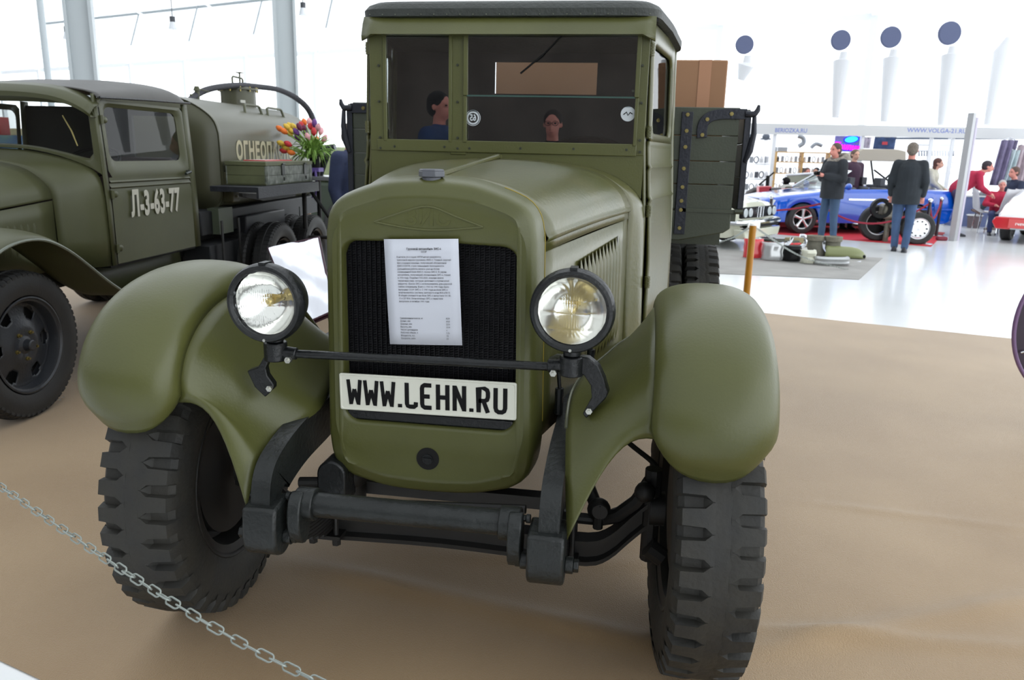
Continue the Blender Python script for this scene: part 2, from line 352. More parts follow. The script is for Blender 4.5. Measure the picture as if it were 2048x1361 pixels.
def ring(o, y): return [V((x, y, z)) for x, z in o]
def mixo(a, b, t): return [(p[0]*(1-t)+q[0]*t, p[1]*(1-t)+q[1]*t) for p, q in zip(a, b)]
so, oo = shell_outline(0), open_outline(0)
rs = [ring(open_outline(0.0), 0.05), ring(open_outline(0.0), 0.012), ring(open_outline(-0.004), 0.004), ring(open_outline(-0.012), 0.001), ring(mixo(oo, so, 0.5), -0.002)]
so_in = shell_outline(-0.045)
rs += [ring(shell_outline(-0.05), 0.0), ring(shell_outline(-0.042), -0.004), ring(shell_outline(-0.034), 0.001), ring(shell_outline(-0.014), 0.004), ring(shell_outline(-0.004), 0.012), ring(shell_outline(0.003), 0.028), ring(shell_outline(0.010), 0.06), ring(shell_outline(0.014), 0.105), ring(shell_outline(0.004), 0.107)]
sh = M().rings(rs, cap=False).build('radiator_shell', OLIVE, TR, sharp=60)
M().rings([ring(shell_outline(0.0105), 0.104), ring(shell_outline(0.0115), 0.105), ring(shell_outline(0.0115), 0.1095), ring(shell_outline(0.0105), 0.110)], cap=False).build('shell_gap_shade', INK, sh)  # black ring painted in as the shade of the gap behind the shell
M().tube([V((x, 0.104, z)) for x, z in shell_outline(0.0145)[9:30]], 0.0016, 5).build('trim_seam', mat('ochre_seam', (150, 130, 44), 0.6), sh)
if False: M().rings([ring(shell_outline(0.0135), 0.099), ring(shell_outline(0.0148), 0.100), ring(shell_outline(0.0148), 0.103), ring(shell_outline(0.0135), 0.105)], cap=False).build('trim_seam', mat('ochre_seam', (112, 98, 34), 0.6), sh)
# embossed badge
em = M(); ZC = 1.343; EXX = 0.0
lens = [(-0.15, -0.016), (-0.09, 0.006), (0.0, 0.031), (0.08, 0.006), (0.155, -0.019)]
low = [(-0.15, -0.016), (-0.06, -0.029), (0.03, -0.032), (0.155, -0.019)]
for P in (lens, low): em.tube([V((a, -0.0015, ZC+b)) for a, b in smooth2(P)], 0.0032, 6)
eb = em.build('embossed_badge', OLIVE, sh)
text('badge_lettering', 'ЗИС', OLIVE, eb, 0.058, frame((0.0, -0.001, ZC-0.002), (1, 0, 0), (0, 0, 1), (0, -1, 0)), 1.1, 0.0015, 0.0016)
# radiator core with vertical tubes and fins
cm = M(); cm.box(-0.255, 0.255, 0.055, 0.06, 0.735, 1.28)
ncol = 35
for i in range(ncol+1):
    x = -0.252+0.504*i/ncol; cm.box(x-0.0009, x+0.0009, 0.045, 0.056, 0.74, 1.275)
    if i < ncol:
        z = 0.745
        while z < 1.27:
            j = random.uniform(-0.0012, 0.0012); cm.add([(x+0.0015, 0.050+j, z), (x+0.0128, 0.050-j, z+0.003+j), (x+0.0128, 0.056, z+0.0045), (x+0.0015, 0.056, z+0.0015)], [(0, 1, 2, 3)]); z += 0.0075
cm.build('radiator_core', CORE, TR, sharp=20, fix=False, kind='stuff')
M().cyl((0, 0.002, 0.643), (0, -0.004, 0.643), 0.034, n=24).build('crank_hole', mat('hole_black', (8, 8, 8), 0.9), TR)
cr = M(); cr.cyl((0, 0, 0.643), (0, -0.008, 0.643), 0.016, n=14); cr.box(-0.013, 0.013, -0.012, -0.006, 0.638, 0.648); cr.build('crank_nut', BLK, TR)
M().box(-0.25, 0.25, 0.012, 0.045, 0.742, 0.775).build('lower_sill', BLK, TR, bev=0.006)
# number plate
def quadframe(tl, tr, br, bl, y):
    a, b, c, d = (at(*p, y=y) for p in (tl, tr, br, bl)); ex = ((b-a)+(c-d)); ez = ((a-d)+(b-c)); ex.y = 0; ez.y = 0; ex.normalize(); ez = (ez-ex*ez.dot(ex)).normalized()
    return (a+b+c+d)/4, ex, ez
c, ex, ez = quadframe((679, 748), (1034, 768), (1030, 840), (683, 817), -0.006)
pm = frame(c, ex, ez, (0, -1, 0))
pl = M()
def rrect(w_, h_, r, n=4): return [(sx*(w_/2-r)+r*cos(a), sy*(h_/2-r)+r*sin(a)) for sx, sy, a0 in ((1, 1, 0), (-1, 1, 90), (-1, -1, 180), (1, -1, 270)) for a in [radians(a0+90*i/n) for i in range(n+1)]]
pl.prism([(x, y, -0.004) for x, y in rrect(0.522, 0.110, 0.006)], (0, 0, 0.005), pm)
npl = pl.build('number_plate', PLATE, TR, label='white plate with black WWW.LEHN.RU lettering')
m = M(); o1, o2 = rrect(0.522, 0.110, 0.006), rrect(0.510, 0.098, 0.008)
m.rings([[(x, y, 0.0008) for x, y in o1], [(x, y, 0.0028) for x, y in mixo(o1, o2, 0.3)], [(x, y, 0.0028) for x, y in mixo(o1, o2, 0.7)], [(x, y, 0.0008) for x, y in o2]], cap=False, mx=pm); m.build('plate_rim', PLATE, npl)
# plate characters drawn as rounded strokes
def stroke(mb, pts, w_, mx, z=0.001, th=0.0015):
    pts = [V((p[0], p[1], 0)) for p in pts]; L, R = [], []
    for i, p in enumerate(pts):
        t = (pts[min(i+1, len(pts)-1)]-pts[max(i-1, 0)]).normalized(); n = V((-t.y, t.x, 0))
        k = 1.0
        if 0 < i < len(pts)-1:
            a, b = (p-pts[i-1]).normalized(), (pts[i+1]-p).normalized(); k = 1/max(0.45, sqrt((1+a.dot(b))/2))
        L.append(p+n*w_/2*k); R.append(p-n*w_/2*k)
    for i in range(len(pts)-1): mb.prism([V((q.x, q.y, z)) for q in (L[i], R[i], R[i+1], L[i+1])], (0, 0, th), mx)
    return mb
def glyph(ch, H):
    h = H; w_ = 0.040; r = 0.009
    if ch == 'W': return 0.046, [[(0.002, h), (0.010, 0.0)], [(0.010, 0.002), (0.023, h*0.62)], [(0.023, h*0.62), (0.036, 0.002)], [(0.036, 0.0), (0.044, h)]]
    if ch == 'L': return 0.040, [[(0.006, h), (0.006, 0.012), (0.009, 0.006), (0.015, 0.004), (0.030, 0.004), (0.036, 0.008), (0.037, 0.018)]]
    if ch == 'E': return 0.042, [[(0.038, h-0.004), (0.014, h-0.004), (0.008, h-0.008), (0.006, h-0.014), (0.006, 0.014), (0.008, 0.008), (0.014, 0.004), (0.038, 0.004)], [(0.006, h/2), (0.032, h/2)]]
    if ch == 'H': return 0.044, [[(0.006, h), (0.006, 0)], [(0.038, h), (0.038, 0)], [(0.006, h/2), (0.038, h/2)]]
    if ch == 'N': return 0.044, [[(0.006, h), (0.006, 0)], [(0.038, h), (0.038, 0)], [(0.007, h-0.004), (0.037, 0.006)]]
    if ch == 'R': return 0.044, [[(0.006, 0), (0.006, h-0.004), (0.026, h-0.004), (0.034, h-0.008), (0.037, h-0.016), (0.037, h*0.62), (0.034, h*0.5+0.001), (0.026, h*0.46), (0.006, h*0.46)], [(0.022, h*0.46), (0.037, 0)]]
    if ch == 'U': return 0.044, [[(0.006, h), (0.006, 0.016), (0.009, 0.008), (0.016, 0.004), (0.028, 0.004), (0.035, 0.008), (0.038, 0.016), (0.038, h)]]
    if ch == '.': return 0.012, [[(0.006, 0.0), (0.006, 0.010)]]
lt = M(); H = 0.075; sc_ = []; x = 0
for ch in 'WWW.LEHN.RU': sc_.append(x); x += glyph(ch, H)[0]+0.0125
k_ = 0.470/(x-0.0125)
for ch, gx in zip('WWW.LEHN.RU', sc_):
    for si_, st in enumerate(glyph(ch, H)[1]): stroke(lt, [(-0.236+(gx+a)*k_, b-0.0375) for a, b in st], 0.0122 if ch != 'W' else 0.0105, pm, 0.001, 0.0015+0.0003*si_)
lt.build('plate_lettering', INK, npl, fix=True, sharp=3)
# paper information sheet taped on the grille
c, ex, ez = quadframe((767, 474), (919, 475), (927, 694), (776, 693), -0.012)
sheet = thing('info_sheet', 'white printed A4 paper sheet taped to the dark grille of the central truck', 'paper sheet', c)
sm = frame((0, 0, 0), ex, ez, (0, -1, 0))
rows = []
for i in range(9):
    zz = -0.1485+0.297*i/8; rows.append([sm @ V((-0.105+0.21*j/8, zz, 0.003*sin(j/8*pi)*0.6+0.002*sin(i/8*pi))) for j in range(9)])
M().grid(rows).build('paper', PAPER, sheet, solid=0.0004, sharp=180)
body = ['В начале 30-х годов НАТИ начал разработку', 'трехосной версии грузовика АМО-3. Главной задачей', 'при создании машины, получившей обозначение', 'АМО-3-НАТИ, стало повышение проходимости.', 'Дальнейшие работы велись уже на более', 'совершенной базе АМО-5, позже ЗИС-5. В серию', 'автомобиль, получивший обозначение ЗИС-6, пошел', 'в 1933 году. Подобно ГАЗ-ААА, машина имела', 'червячную пару, которую дополнял 2-ступенчатый', 'редуктор. Шасси ЗИС-6 использовались для широкой', 'гаммы спецмашин. Всего с 1933 по 1941 годы было', 'выпущено 21239 ЗИС-6. С 1941 года на базе ЗИС-6', 'монтировались системы залпового огня М-8 и М-13.', 'В общей сложности на базе ЗИС-6 выпустили 501 М-', '13 и 259 М-8. Окончательно ЗИС-6 перестали', 'выпускать в октябре 1941 года.']
TM = lambda x, y: sm @ T(x, y, 0.0045)
def line(s, x, y, size=0.0068, al='LEFT', off=0.0, sx=0.86, m=GREYINK, nm='printed_line'): return text(nm, s, m, sheet, size, TM(x, y), sx, off, 0.0001, al, res=1)
line('Грузовой автомобиль ЗИС-6', 0.008, 0.1215, 0.0082, 'CENTER', 0.00022, m=mat('dark_ink', (70, 70, 74), 0.7)); line('СССР', 0.008, 0.1135, 0.0066, 'CENTER', 0.00012)
for i, s in enumerate(body): line(s, -0.070, 0.0995-i*0.00825)
for i, (a, b) in enumerate((('Снаряженная масса, кг', '4230'), ('Длина, мм', '6060'), ('Ширина, мм', '2250'), ('Высота, мм', '2160'), ('Число цилиндров', '6'), ('Рабочий объем, л', '5,56'), ('Мощность, л.с.', '73'), ('Скорость, км/ч', '55'))):
    line(a, -0.070, -0.072-i*0.0083); line(b, 0.062, -0.072-i*0.0083, nm='printed_number')
# ---------------- bonnet
def lerp(a, b, t): return a+(b-a)*t
FR = [(0, 1.449), (0.09, 1.443), (0.17, 1.425), (0.235, 1.397), (0.277, 1.365), (0.302, 1.333), (0.317, 1.298)]
RE = [(0, 1.497), (0.17, 1.492), (0.31, 1.475), (0.41, 1.449), (0.475, 1.412), (0.512, 1.375), (0.534, 1.325)]
Y0, Y1 = 0.108, 1.06
fr, re_ = smooth2(FR, 4), smooth2(RE, 4)
for s in (-1, 1):
    G = []
    for i in range(13):
        t = i/12; y = lerp(Y0, Y1, t); row = []
        for (a, b), (c_, d_) in zip(fr, re_): row.append(V((s*lerp(a, c_, t), y, lerp(b, d_, t)+0.006*sin(pi*t))))
        cx, cz = row[-1].x, row[-1].z
        row += [V((cx+s*0.006, y, cz-0.006)), V((cx+s*0.004, y, cz-0.016)), V((cx-s*0.004, y, cz-0.022)), V((cx-s*0.003, y, cz-0.046))]
        G.append(row)
    M().grid(G).build('bonnet_top', OLIVEB, TR, solid=0.004, sharp=50)
    G = []
    for i in range(13):
        t = i/12; y = lerp(Y0, Y1, t); xa, za = lerp(0.312, 0.528, t), lerp(1.252, 1.279, t)
        G.append([V((s*(xa+0.012*k/6*0.6), y, lerp(za, 0.70, k/6))) for k in range(7)])
    hs = M().grid(G).build('bonnet_side', OLIVEB, TR, solid=0.004, sharp=60)
    for q in range(12):
        y = 0.43+q*0.043; t = (y-Y0)/(Y1-Y0); xa = lerp(0.312, 0.528, t)+0.006; z0, z1 = 0.82, lerp(1.19, 1.225, (y-.43)/.47)
        lv = M(); n = 6; rs = []
        for k in range(9):
            zz = lerp(z0, z1, k/8); b_ = 0.012 if 0 < k < 8 else 0.0
            rs.append([V((s*(xa+0.002+b_*sin(pi*j/n)+0.012*0.6*(1.26-zz)/0.55), y-0.0185+0.037*j/n, zz)) for j in range(n+1)])
        lv.grid(rs).build('louver', OLIVEB, hs, sharp=80)
hr = M().cyl((0, 0.10, 1.452), (0, 1.08, 1.506), 0.010, n=10).box(-0.012, 0.012, 1.055, 1.09, 1.49, 1.513)
hr.build('bonnet_hinge', OLIVEB, TR)
cp = M(); cp.cyl((0, 0.045, 1.435), (0, 0.045, 1.452), 0.026, n=16)
cp.cyl((0, 0.045, 1.452), (0, 0.045, 1.468), 0.037, n=6); cp.cyl((0, 0.045, 1.468), (0, 0.045, 1.473), 0.037, 0.033, n=6)
cp.build('radiator_cap', mat('cap_grey', (84, 86, 92), 0.5), TR, bev=0.002)
# bonnet catches right
for s in (1,):
    for (y, z, x) in ((0.16, 0.93, 0.335), (0.42, 0.99, 0.41)):
        b = M(); b.cyl((s*(x+0.02), y, z), (s*(x+0.03), y-0.01, z-0.09), 0.006, n=8); b.cyl((s*(x+0.03), y-0.01, z-0.09), (s*(x+0.03), y-0.01, z-0.17), 0.013, n=10)
        b.build('bonnet_catch', BLK, TR)
        b = M(); b.tube([V((s*(x-0.01), y+0.01, z-0.01)), V((s*(x+0.02), y, z+0.006)), V((s*(x+0.05), y-0.01, z+0.004)), V((s*(x+0.065), y-0.015, z+0.012))], [0.004, 0.008, 0.010, 0.006], 8); b.build('catch_lever', mat('dull_steel', (120, 122, 116), 0.35, 0.7), TR)
# ---------------- cowl and cab
CY = 1.20
G = []
COW = [(0, 1.499), (0.18, 1.494), (0.33, 1.476), (0.44, 1.448), (0.52, 1.405), (0.565, 1.36), (0.588, 1.31), (0.597, 1.2), (0.602, 1.0), (0.606, 0.86), (0.608, 0.72)]
REF = [(0, 1.494), (0.17, 1.489), (0.31, 1.472), (0.41, 1.446), (0.475, 1.409), (0.512, 1.372), (0.530, 1.322), (0.527, 1.2), (0.530, 1.0), (0.533, 0.86), (0.535, 0.72)]
cw, rf = smooth2(COW, 4), smooth2(REF, 4)
cwf = [(-a, b) for a, b in cw[::-1]]+cw[1:]; rff = [(-a, b) for a, b in rf[::-1]]+rf[1:]
for i in range(6):
    t = i/5; e = sin(t*pi/2); G.append([V((lerp(a, c_, e), lerp(1.055, CY, t), lerp(b, d_, e))) for (a, b), (c_, d_) in zip(rff, cwf)])
M().grid(G).build('cowl', OLIVEB, TR, solid=0.004, sharp=60)
def PX(x, y, d=CY): p = at(x, y, y=d); return p.x, p.z
XL = -0.571; XR = 0.574
wl0, wz0 = PX(776, 277); wl1, _ = PX(900, 278); wr0, _ = PX(935, 280); wr1, wzr = PX(1266, 281); WT = 1.985
cabf = M()
lower = [(a, b) for a, b in cwf if abs(a) < 0.571]
poly = [(XL, 1.355)]+[(a, b) for a, b in lower if abs(a) < 0.55]+[(XR, 1.35), (XR, wz0-0.045), (XL, wz0-0.045)]
cabf.prism([(a, CY-0.012, b) for a, b in poly], (0, 0.02, 0))
cf = cabf.build('cab_front', OLIVE, TR, sharp=30)
fm = M()
fm.box(XL, wl0-0.006, CY-0.014, CY+0.02, wz0-0.05, WT).box(wl1+0.004, wr0-0.004, CY-0.016, CY+0.02, wz0-0.06, WT).box(wr1+0.004, XR, CY-0.014, CY+0.02, wzr-0.06, WT)
fm.box(XL+0.03, XR-0.03, CY-0.02, CY+0.015, wz0-0.05, wz0-0.002)
fm.build('windscreen_frame', OLIVE, TR, bev=0.003)
for a_ in ((wl0-0.012, wl0+0.002, CY-0.022, CY-0.01, wz0-0.01, WT), (wl1-0.002, wl1+0.012, CY-0.022, CY-0.01, wz0-0.01, WT), (wr0-0.014, wr0+0.004, CY-0.03, CY-0.012, 1.745, WT), (wr1-0.004, wr1+0.014, CY-0.03, CY-0.012, 1.745, WT), (wr0-0.014, wr0, CY-0.024, CY-0.012, wz0-0.01, 1.745), (wr1, wr1+0.014, CY-0.024, CY-0.012, wz0-0.01, 1.745)): M().box(*a_).build('glass_bead', OLIVE, TR, bev=0.002)
TILT = 0.02
def pane(name, x0, x1, z0, z1, y):
    return M().add([(x0, y, z0), (x1, y, z0), (x1, y-TILT*(z1-z0), z1), (x0, y-TILT*(z1-z0), z1)], [(0, 1, 2, 3)]).build(name, GLS, TR)
pane('windscreen_pane', wl0, wl1, wz0, 1.98, CY-0.002)
pane('windscreen_pane', wr0, wr1, wz0, 1.742, CY-0.004)
pane('windscreen_pane', wr0, wr1, 1.748, 1.98, CY-0.020)
M().box(wr0, wr1, CY-0.026, CY-0.016, 1.742, 1.748).build('glass_edge', mat('glass_edge', (60, 84, 78), 0.2), TR)
bl = M()
for (x, y) in ((757, 131), (758, 203), (760, 275), (761, 296), (789, 293), (889, 294), (915, 130), (915, 204), (915, 276), (915, 297), (939, 297), (1041, 297), (1147, 298), (1253, 300), (1285, 131), (1283, 206), (1280, 281), (1280, 304), (933, 182), (1266, 182)):
    p = at(x, y, y=CY-0.02); bolt(M(), (p.x, CY-0.016, p.z), (0, -1, 0), 0.0055, 0.005).build('frame_screw', mat('screw_dark', (46, 50, 38), 0.4), TR)
# stickers on the glass (seen mirrored)
stk = mat('sticker_white', (190, 196, 200), 0.8)
def sticker(px, py, r, s):
    p = at(px, py, y=CY-0.006); m = M(); n = 32
    for (ra, rb) in ((r, r*0.93), (r*0.84, r*0.62)) if s else ((r, 0.0001),):
        m.rings([[V((ra*cos(2*pi*k/n), ra*sin(2*pi*k/n), 0)) for k in range(n)], [V((rb*cos(2*pi*k/n), rb*sin(2*pi*k/n), 0)) for k in range(n)]], cap=False, mx=frame((p.x, CY-0.0045-TILT*(p.z-wz0), p.z), (1, 0, 0), (0, 0, 1), (0, -1, 0)))
    o = m.build('round_sticker', stk, TR, label='round white sticker on the windscreen')
    if s: text('sticker_number', s, stk, o, r*1.1, frame((p.x, CY-0.005-TILT*(p.z-wz0), p.z), (-1, 0, 0), (0, 0, 1), (0, -1, 0)), 0.8, 0.0012, 0.0001)
    else: M().tube([V((p.x-r*.6, CY-0.008, p.z-r*.1)), V((p.x-r*.2, CY-0.008, p.z+r*.25)), V((p.x, CY-0.008, p.z-r*.2)), V((p.x+r*.3, CY-0.008, p.z+r*.2)), V((p.x+r*.6, CY-0.008, p.z))], 0.002, 5).build('sticker_script', INK, o)
sticker(946, 236, 0.032, '65'); sticker(1256, 228, 0.029, None)
M().tube([at(1122, 72, y=CY-0.035), at(1085, 110, y=CY-0.035)], 0.0025, 6).cyl(at(1085, 110, y=CY-0.035), at(1041, 147, y=CY-0.03), 0.004, n=6).build('wiper', INK, TR)
# visor strip and roof
vs2 = []
for i in range(25):
    x = lerp(-0.592, 0.592, i/24); e = max(0, abs(x)-0.56)/0.032; vs2.append([V((x, CY+0.02, 2.052)), V((x, CY-0.005, 2.05)), V((x, CY-0.035+0.01*e, 2.02)), V((x, CY-0.065+0.02*e, 1.983-0.01*e)), V((x, CY-0.072+0.03*e, 1.975-0.02*e)), V((x, CY-0.055+0.02*e, 1.972-0.02*e)), V((x, CY+0.0, 1.985))])
M().grid(vs2).build('visor', OLIVE, TR, sharp=50, solid=0.003)
ROOF = mat('roof_vinyl', (46, 50, 46), 0.55, var=0.15, vscale=14, bump=0.4, bscale=60)
def roof_ring(x_of, y, k): pass
CB = 1.98 # cab back
def side_x(y): return 0.578+(y-CY)/(CB-CY)*0.135 if y < CB else 0.713
rs = []
for (in_, z) in ((0.0, 2.045), (-0.012, 2.05), (-0.014, 2.078), (0.002, 2.098), (0.03, 2.112), (0.10, 2.125), (0.35, 2.135)):
    r0 = []
    for k in range(48):
        a = 2*pi*k/48; c_, s_ = cos(a), sin(a); e = 0.16
        ux = math.copysign(abs(c_)**e, c_); uy = math.copysign(abs(s_)**e, s_)
        yy = (CY-0.012+CB)/2+uy*((CB-CY+0.012)/2-in_*(1 if in_ < 0.2 else 1)); yy = max(CY-0.02+in_, min(CB+0.012-in_, yy))
        bow = -0.10*max(0, (yy-CY)/(CB-CY)-0.35)**2
        r0.append(V((ux*(side_x(min(max(yy, CY), CB))+0.012-in_), yy, z+bow)))
    rs.append(r0)
rf_ = M().rings(rs, cap=True).build('cab_roof', ROOF, TR, sharp=40)
for i in range(22): M().sph((lerp(-0.56, 0.565, i/21), CY-0.027, 2.055), 0.0028, nu=6, nv=4).build('roof_tack', mat('tack', (90, 94, 80), 0.4), rf_)
# cab sides with doors
def side_panel(s):
    dm = M(); ya, yb = CY+0.035, CB-0.10
    def X(y, z): return s*(side_x(y)+0.030*min(1, max(0, (1.55-z)/0.4))-0.012*max(0, (z-1.6)/0.4)+0.01)
    ys = [ya, ya+0.03, ya+0.06]+[lerp(ya+0.09, yb-0.09, k/5) for k in range(6)]+[yb-0.06, yb-0.03, yb]
    zs = [0.72, 0.9, 1.1, 1.25, 1.33, 1.345, 1.36, 1.46, 1.475, 1.49, 1.55, 1.58]
    def pt(y, z):
        b = 0.008 if z in (1.345, 1.475) else 0
        return V((X(y, z)+s*b, y, z))
    dm.grid([[pt(y, z) for z in zs] for y in ys])
    zt = [1.58, 1.62, 1.8, 1.93, 1.97, 2.04]
    # window surround
    def surround(y0, y1, z0, z1):
        wy0, wy1, wz_0, wz_1 = ya+0.075, yb-0.05, 1.615, 1.955; n = 5; out, inn = [], []
        cs = []
        for (cy_, cz_, a0) in ((wy1-0.05, wz_1-0.05, 0), (wy0+0.05, wz_1-0.05, 90), (wy0+0.05, wz_0+0.05, 180), (wy1-0.05, wz_0+0.05, 270)):
            for i in range(n+1): a = radians(a0+90*i/n); cs.append((cy_+0.05*cos(a), cz_+0.05*sin(a)))
        os_ = rectmap(cs, y0, y1, z0, z1, wy0, wy1, wz_0, wz_1, 0.05)
        dm.rings([[V((X(y, z), y, z)) for y, z in os_], [V((X(y, z), y, z)) for y, z in mixo(os_, cs, 0.8)], [V((X(y, z)-s*0.012, y, z)) for y, z in cs]], cap=False)
        return cs
    cs = surround(ya, yb, 1.58, 2.035)
    d = dm.build('cab_door', OLIVEB, TR, sharp=40, solid=0.012, solidoff=-1 if s > 0 else 1)
    g = M().add([V((X(y, z)-s*0.018, y, z)) for y, z in cs], [tuple(range(len(cs)))]).build('door_window', GLD, d)
    Xb = lambda y, z: X(y, z)-s*0.014; M().grid([[V((Xb(y, z), y, z)) for z in (0.70, 1.3, 1.6, 2.04)] for y in (CY-0.005, CY+0.031)]).build('cab_pillar', OLIVEB, TR, solid=0.01)
    bm_ = M(); bm_.grid([[V((X(y, z), y, z)) for z in (0.70, 1.3, 1.6, 2.04)] for y in (CB-0.095, CB-0.03)]+[[V((X(CB, z)-s*0.02, CB, z)) for z in (0.70, 1.3, 1.6, 2.04)]])
    bm_.build('cab_pillar', OLIVEB, TR, solid=0.01)
    for z in (1.93, 1.615, 1.30, 1.005):
        hm = M(); x = X(CY+0.02, z); hm.cyl((x, CY+0.012, z-0.024), (x, CY+0.012, z+0.024), 0.012, n=12).box(x-0.006, x+0.006, CY+0.0, CY+0.05, z-0.018, z+0.018)
        for q in (-0.012, 0, 0.012): hm.cyl((x, CY+0.012, z+q-0.002), (x, CY+0.012, z+q+0.002), 0.0135, n=12)
        hm.build('door_hinge', OLIVEB, TR)
side_panel(1); side_panel(-1)
# cab interior
INT = mat('cab_interior', (34, 34, 36), 0.8); SEAT = mat('seat_brown', (52, 36, 34), 0.7)
rw0, rz0 = PX(990, 188, CB); rw1, rz1 = PX(1196, 126, CB)
m = M(); m.box(-0.70, rw0, CB-0.02, CB, 0.7, 2.05).box(rw1, 0.70, CB-0.02, CB, 0.7, 2.05).box(rw0, rw1, CB-0.02, CB, 0.7, rz0).box(rw0, rw1, CB-0.02, CB, rz1, 2.05)
m.build('cab_back', INT, TR)
M().box(-0.60, 0.60, CY+0.02, CB, 2.035, 2.045).build('headlining', INT, TR)
M().box(-0.64, 0.64, CY, CB, 0.68, 0.72).build('cab_floor', INT, TR)
M().box(-0.56, 0.56, CY+0.02, CY+0.10, 1.30, 1.47).build('dashboard', INT, TR, bev=0.02)
m = M(); m.box(-0.58, 0.58, CB-0.5, CB-0.05, 1.02, 1.20).box(-0.58, 0.58, CB-0.16, CB-0.03, 1.2, 1.56); m.build('bench_seat', SEAT, TR, bev=0.04)
sc = V((0.31, CY+0.33, 1.47)); ax = V((0, -0.55, 0.83)).normalized(); e1_ = V((1, 0, 0)); e2_ = ax.cross(e1_)
m = M(); m.tube([sc+(e1_*cos(a)+e2_*sin(a))*0.225 for a in [2*pi*k/36 for k in range(36)]], 0.014, 8, closed=True)
for a in (0.5, 2.6, 4.71): m.cyl(sc, sc+(e1_*cos(a)+e2_*sin(a))*0.225, 0.008, n=6)
m.cyl(sc, sc-ax*0.5, 0.018, n=8); m.build('steering_wheel', mat('wheel_black', (18, 18, 19), 0.2), TR)
# ---------------- front wings (crown + splash apron)
PTH = [(-0.268, 0.790), (-0.290, 0.83), (-0.298, 0.885), (-0.283, 0.95), (-0.235, 1.03), (-0.15, 1.10), (-0.03, 1.148), (0.12, 1.167), (0.28, 1.155), (0.45, 1.09), (0.63, 0.97), (0.82, 0.82), (1.02, 0.68), (1.25, 0.60), (1.5, 0.575)]
pth = smooth2(PTH, 4)
def tang(P, i):
    a, b = P[max(i-1, 0)], P[min(i+1, len(P)-1)]; d = math.dist(a, b); return ((b[0]-a[0])/d, (b[1]-a[1])/d)
def wing(s):
    XC, HW = 0.782, 0.152; G = []; edge = []
    for i, (y, z) in enumerate(pth):
        ty, tz = tang(pth, i); ny, nz = -tz, ty # outward normal (up/forward)
        if i == 0: pass
        fl = max(0, 1-i/7.0); row = []; NN = 18
        for j in range(NN+1):
            a = lerp(-pi/2, pi/2, j/NN); ca, sa = cos(a), sin(a)
            dx = HW*math.copysign(abs(sa)**0.8, sa)*(1-0.16*fl*fl); dr = -0.125*(1-abs(ca)**0.75)
            if sa < 0: dr *= 0.62
            lip = 0.05*fl*(1-abs(sa)**1.6) # snout hangs lower in the middle
            px_ = XC+dx; py_ = y+ny*dr-ty*lip*0.8; pz_ = z+nz*dr-tz*lip
            row.append(V((s*px_, py_, pz_)))
        G.append(row); edge.append(row[0].copy())
    # close the outer/inner lower skirt a little inward
    cr = M().grid(G).build('wing_crown', OLIVE, TR, sharp=70, solid=0.003, solidoff=0)
    # apron
    Bp = [(0.437, -0.262, 0.565), (0.425, -0.215, 0.66), (0.415, -0.15, 0.75), (0.408, -0.07, 0.825), (0.412, 0.03, 0.868), (0.435, 0.16, 0.885), (0.485, 0.33, 0.895), (0.535, 0.50, 0.905), (0.595, 0.68, 0.90), (0.63, 0.85, 0.86), (0.64, 1.0, 0.80), (0.64, 1.25, 0.72), (0.64, 1.5, 0.70)]
    Bp = [(a_-(0.065 if s < 0 and 0.0 < b_ < 0.9 else 0.0), b_, c_-(0.0 if s > 0 or b_ < -0.16 else 0.075 if b_ < -0.1 else 0.115)) for a_, b_, c_ in Bp]; bp = catmull(Bp, 6); n = len(edge); G = []
    for i in range(n):
        t = i/(n-1); u = t*(len(bp)-1); k = min(int(u), len(bp)-2); b = bp[k].lerp(bp[k+1], u-k); b = V((s*b.x, b.y, b.z)); a = edge[i]
        row = []; NU = 12
        for j in range(NU+1):
            w_ = j/NU; p = a.lerp(b, w_); f = max(0, 1-t*2.6)
            bulge = sin(pi*w_)*(0.075*f*f+0.0*t); p.z += bulge*(1.25-w_*0.2); p.y += bulge*0.35
            hol = -0.03*sin(pi*w_)*min(1, t*3)*(1-t); p.z += hol
            row.append(p)
        G.append(row)
    M().grid(G).build('wing_apron', OLIVE, TR, sharp=70, solid=0.003, solidoff=0)
    # bead where apron meets the bonnet side
    if s > 0: M().tube([V((s*p.x, p.y-0.002, p.z+0.004)) for p in bp[16:60]], 0.0045, 6).build('wing_bead', mat('bead_steel', (96, 98, 82), 0.25, 0.3), TR)
wing(1); wing(-1)
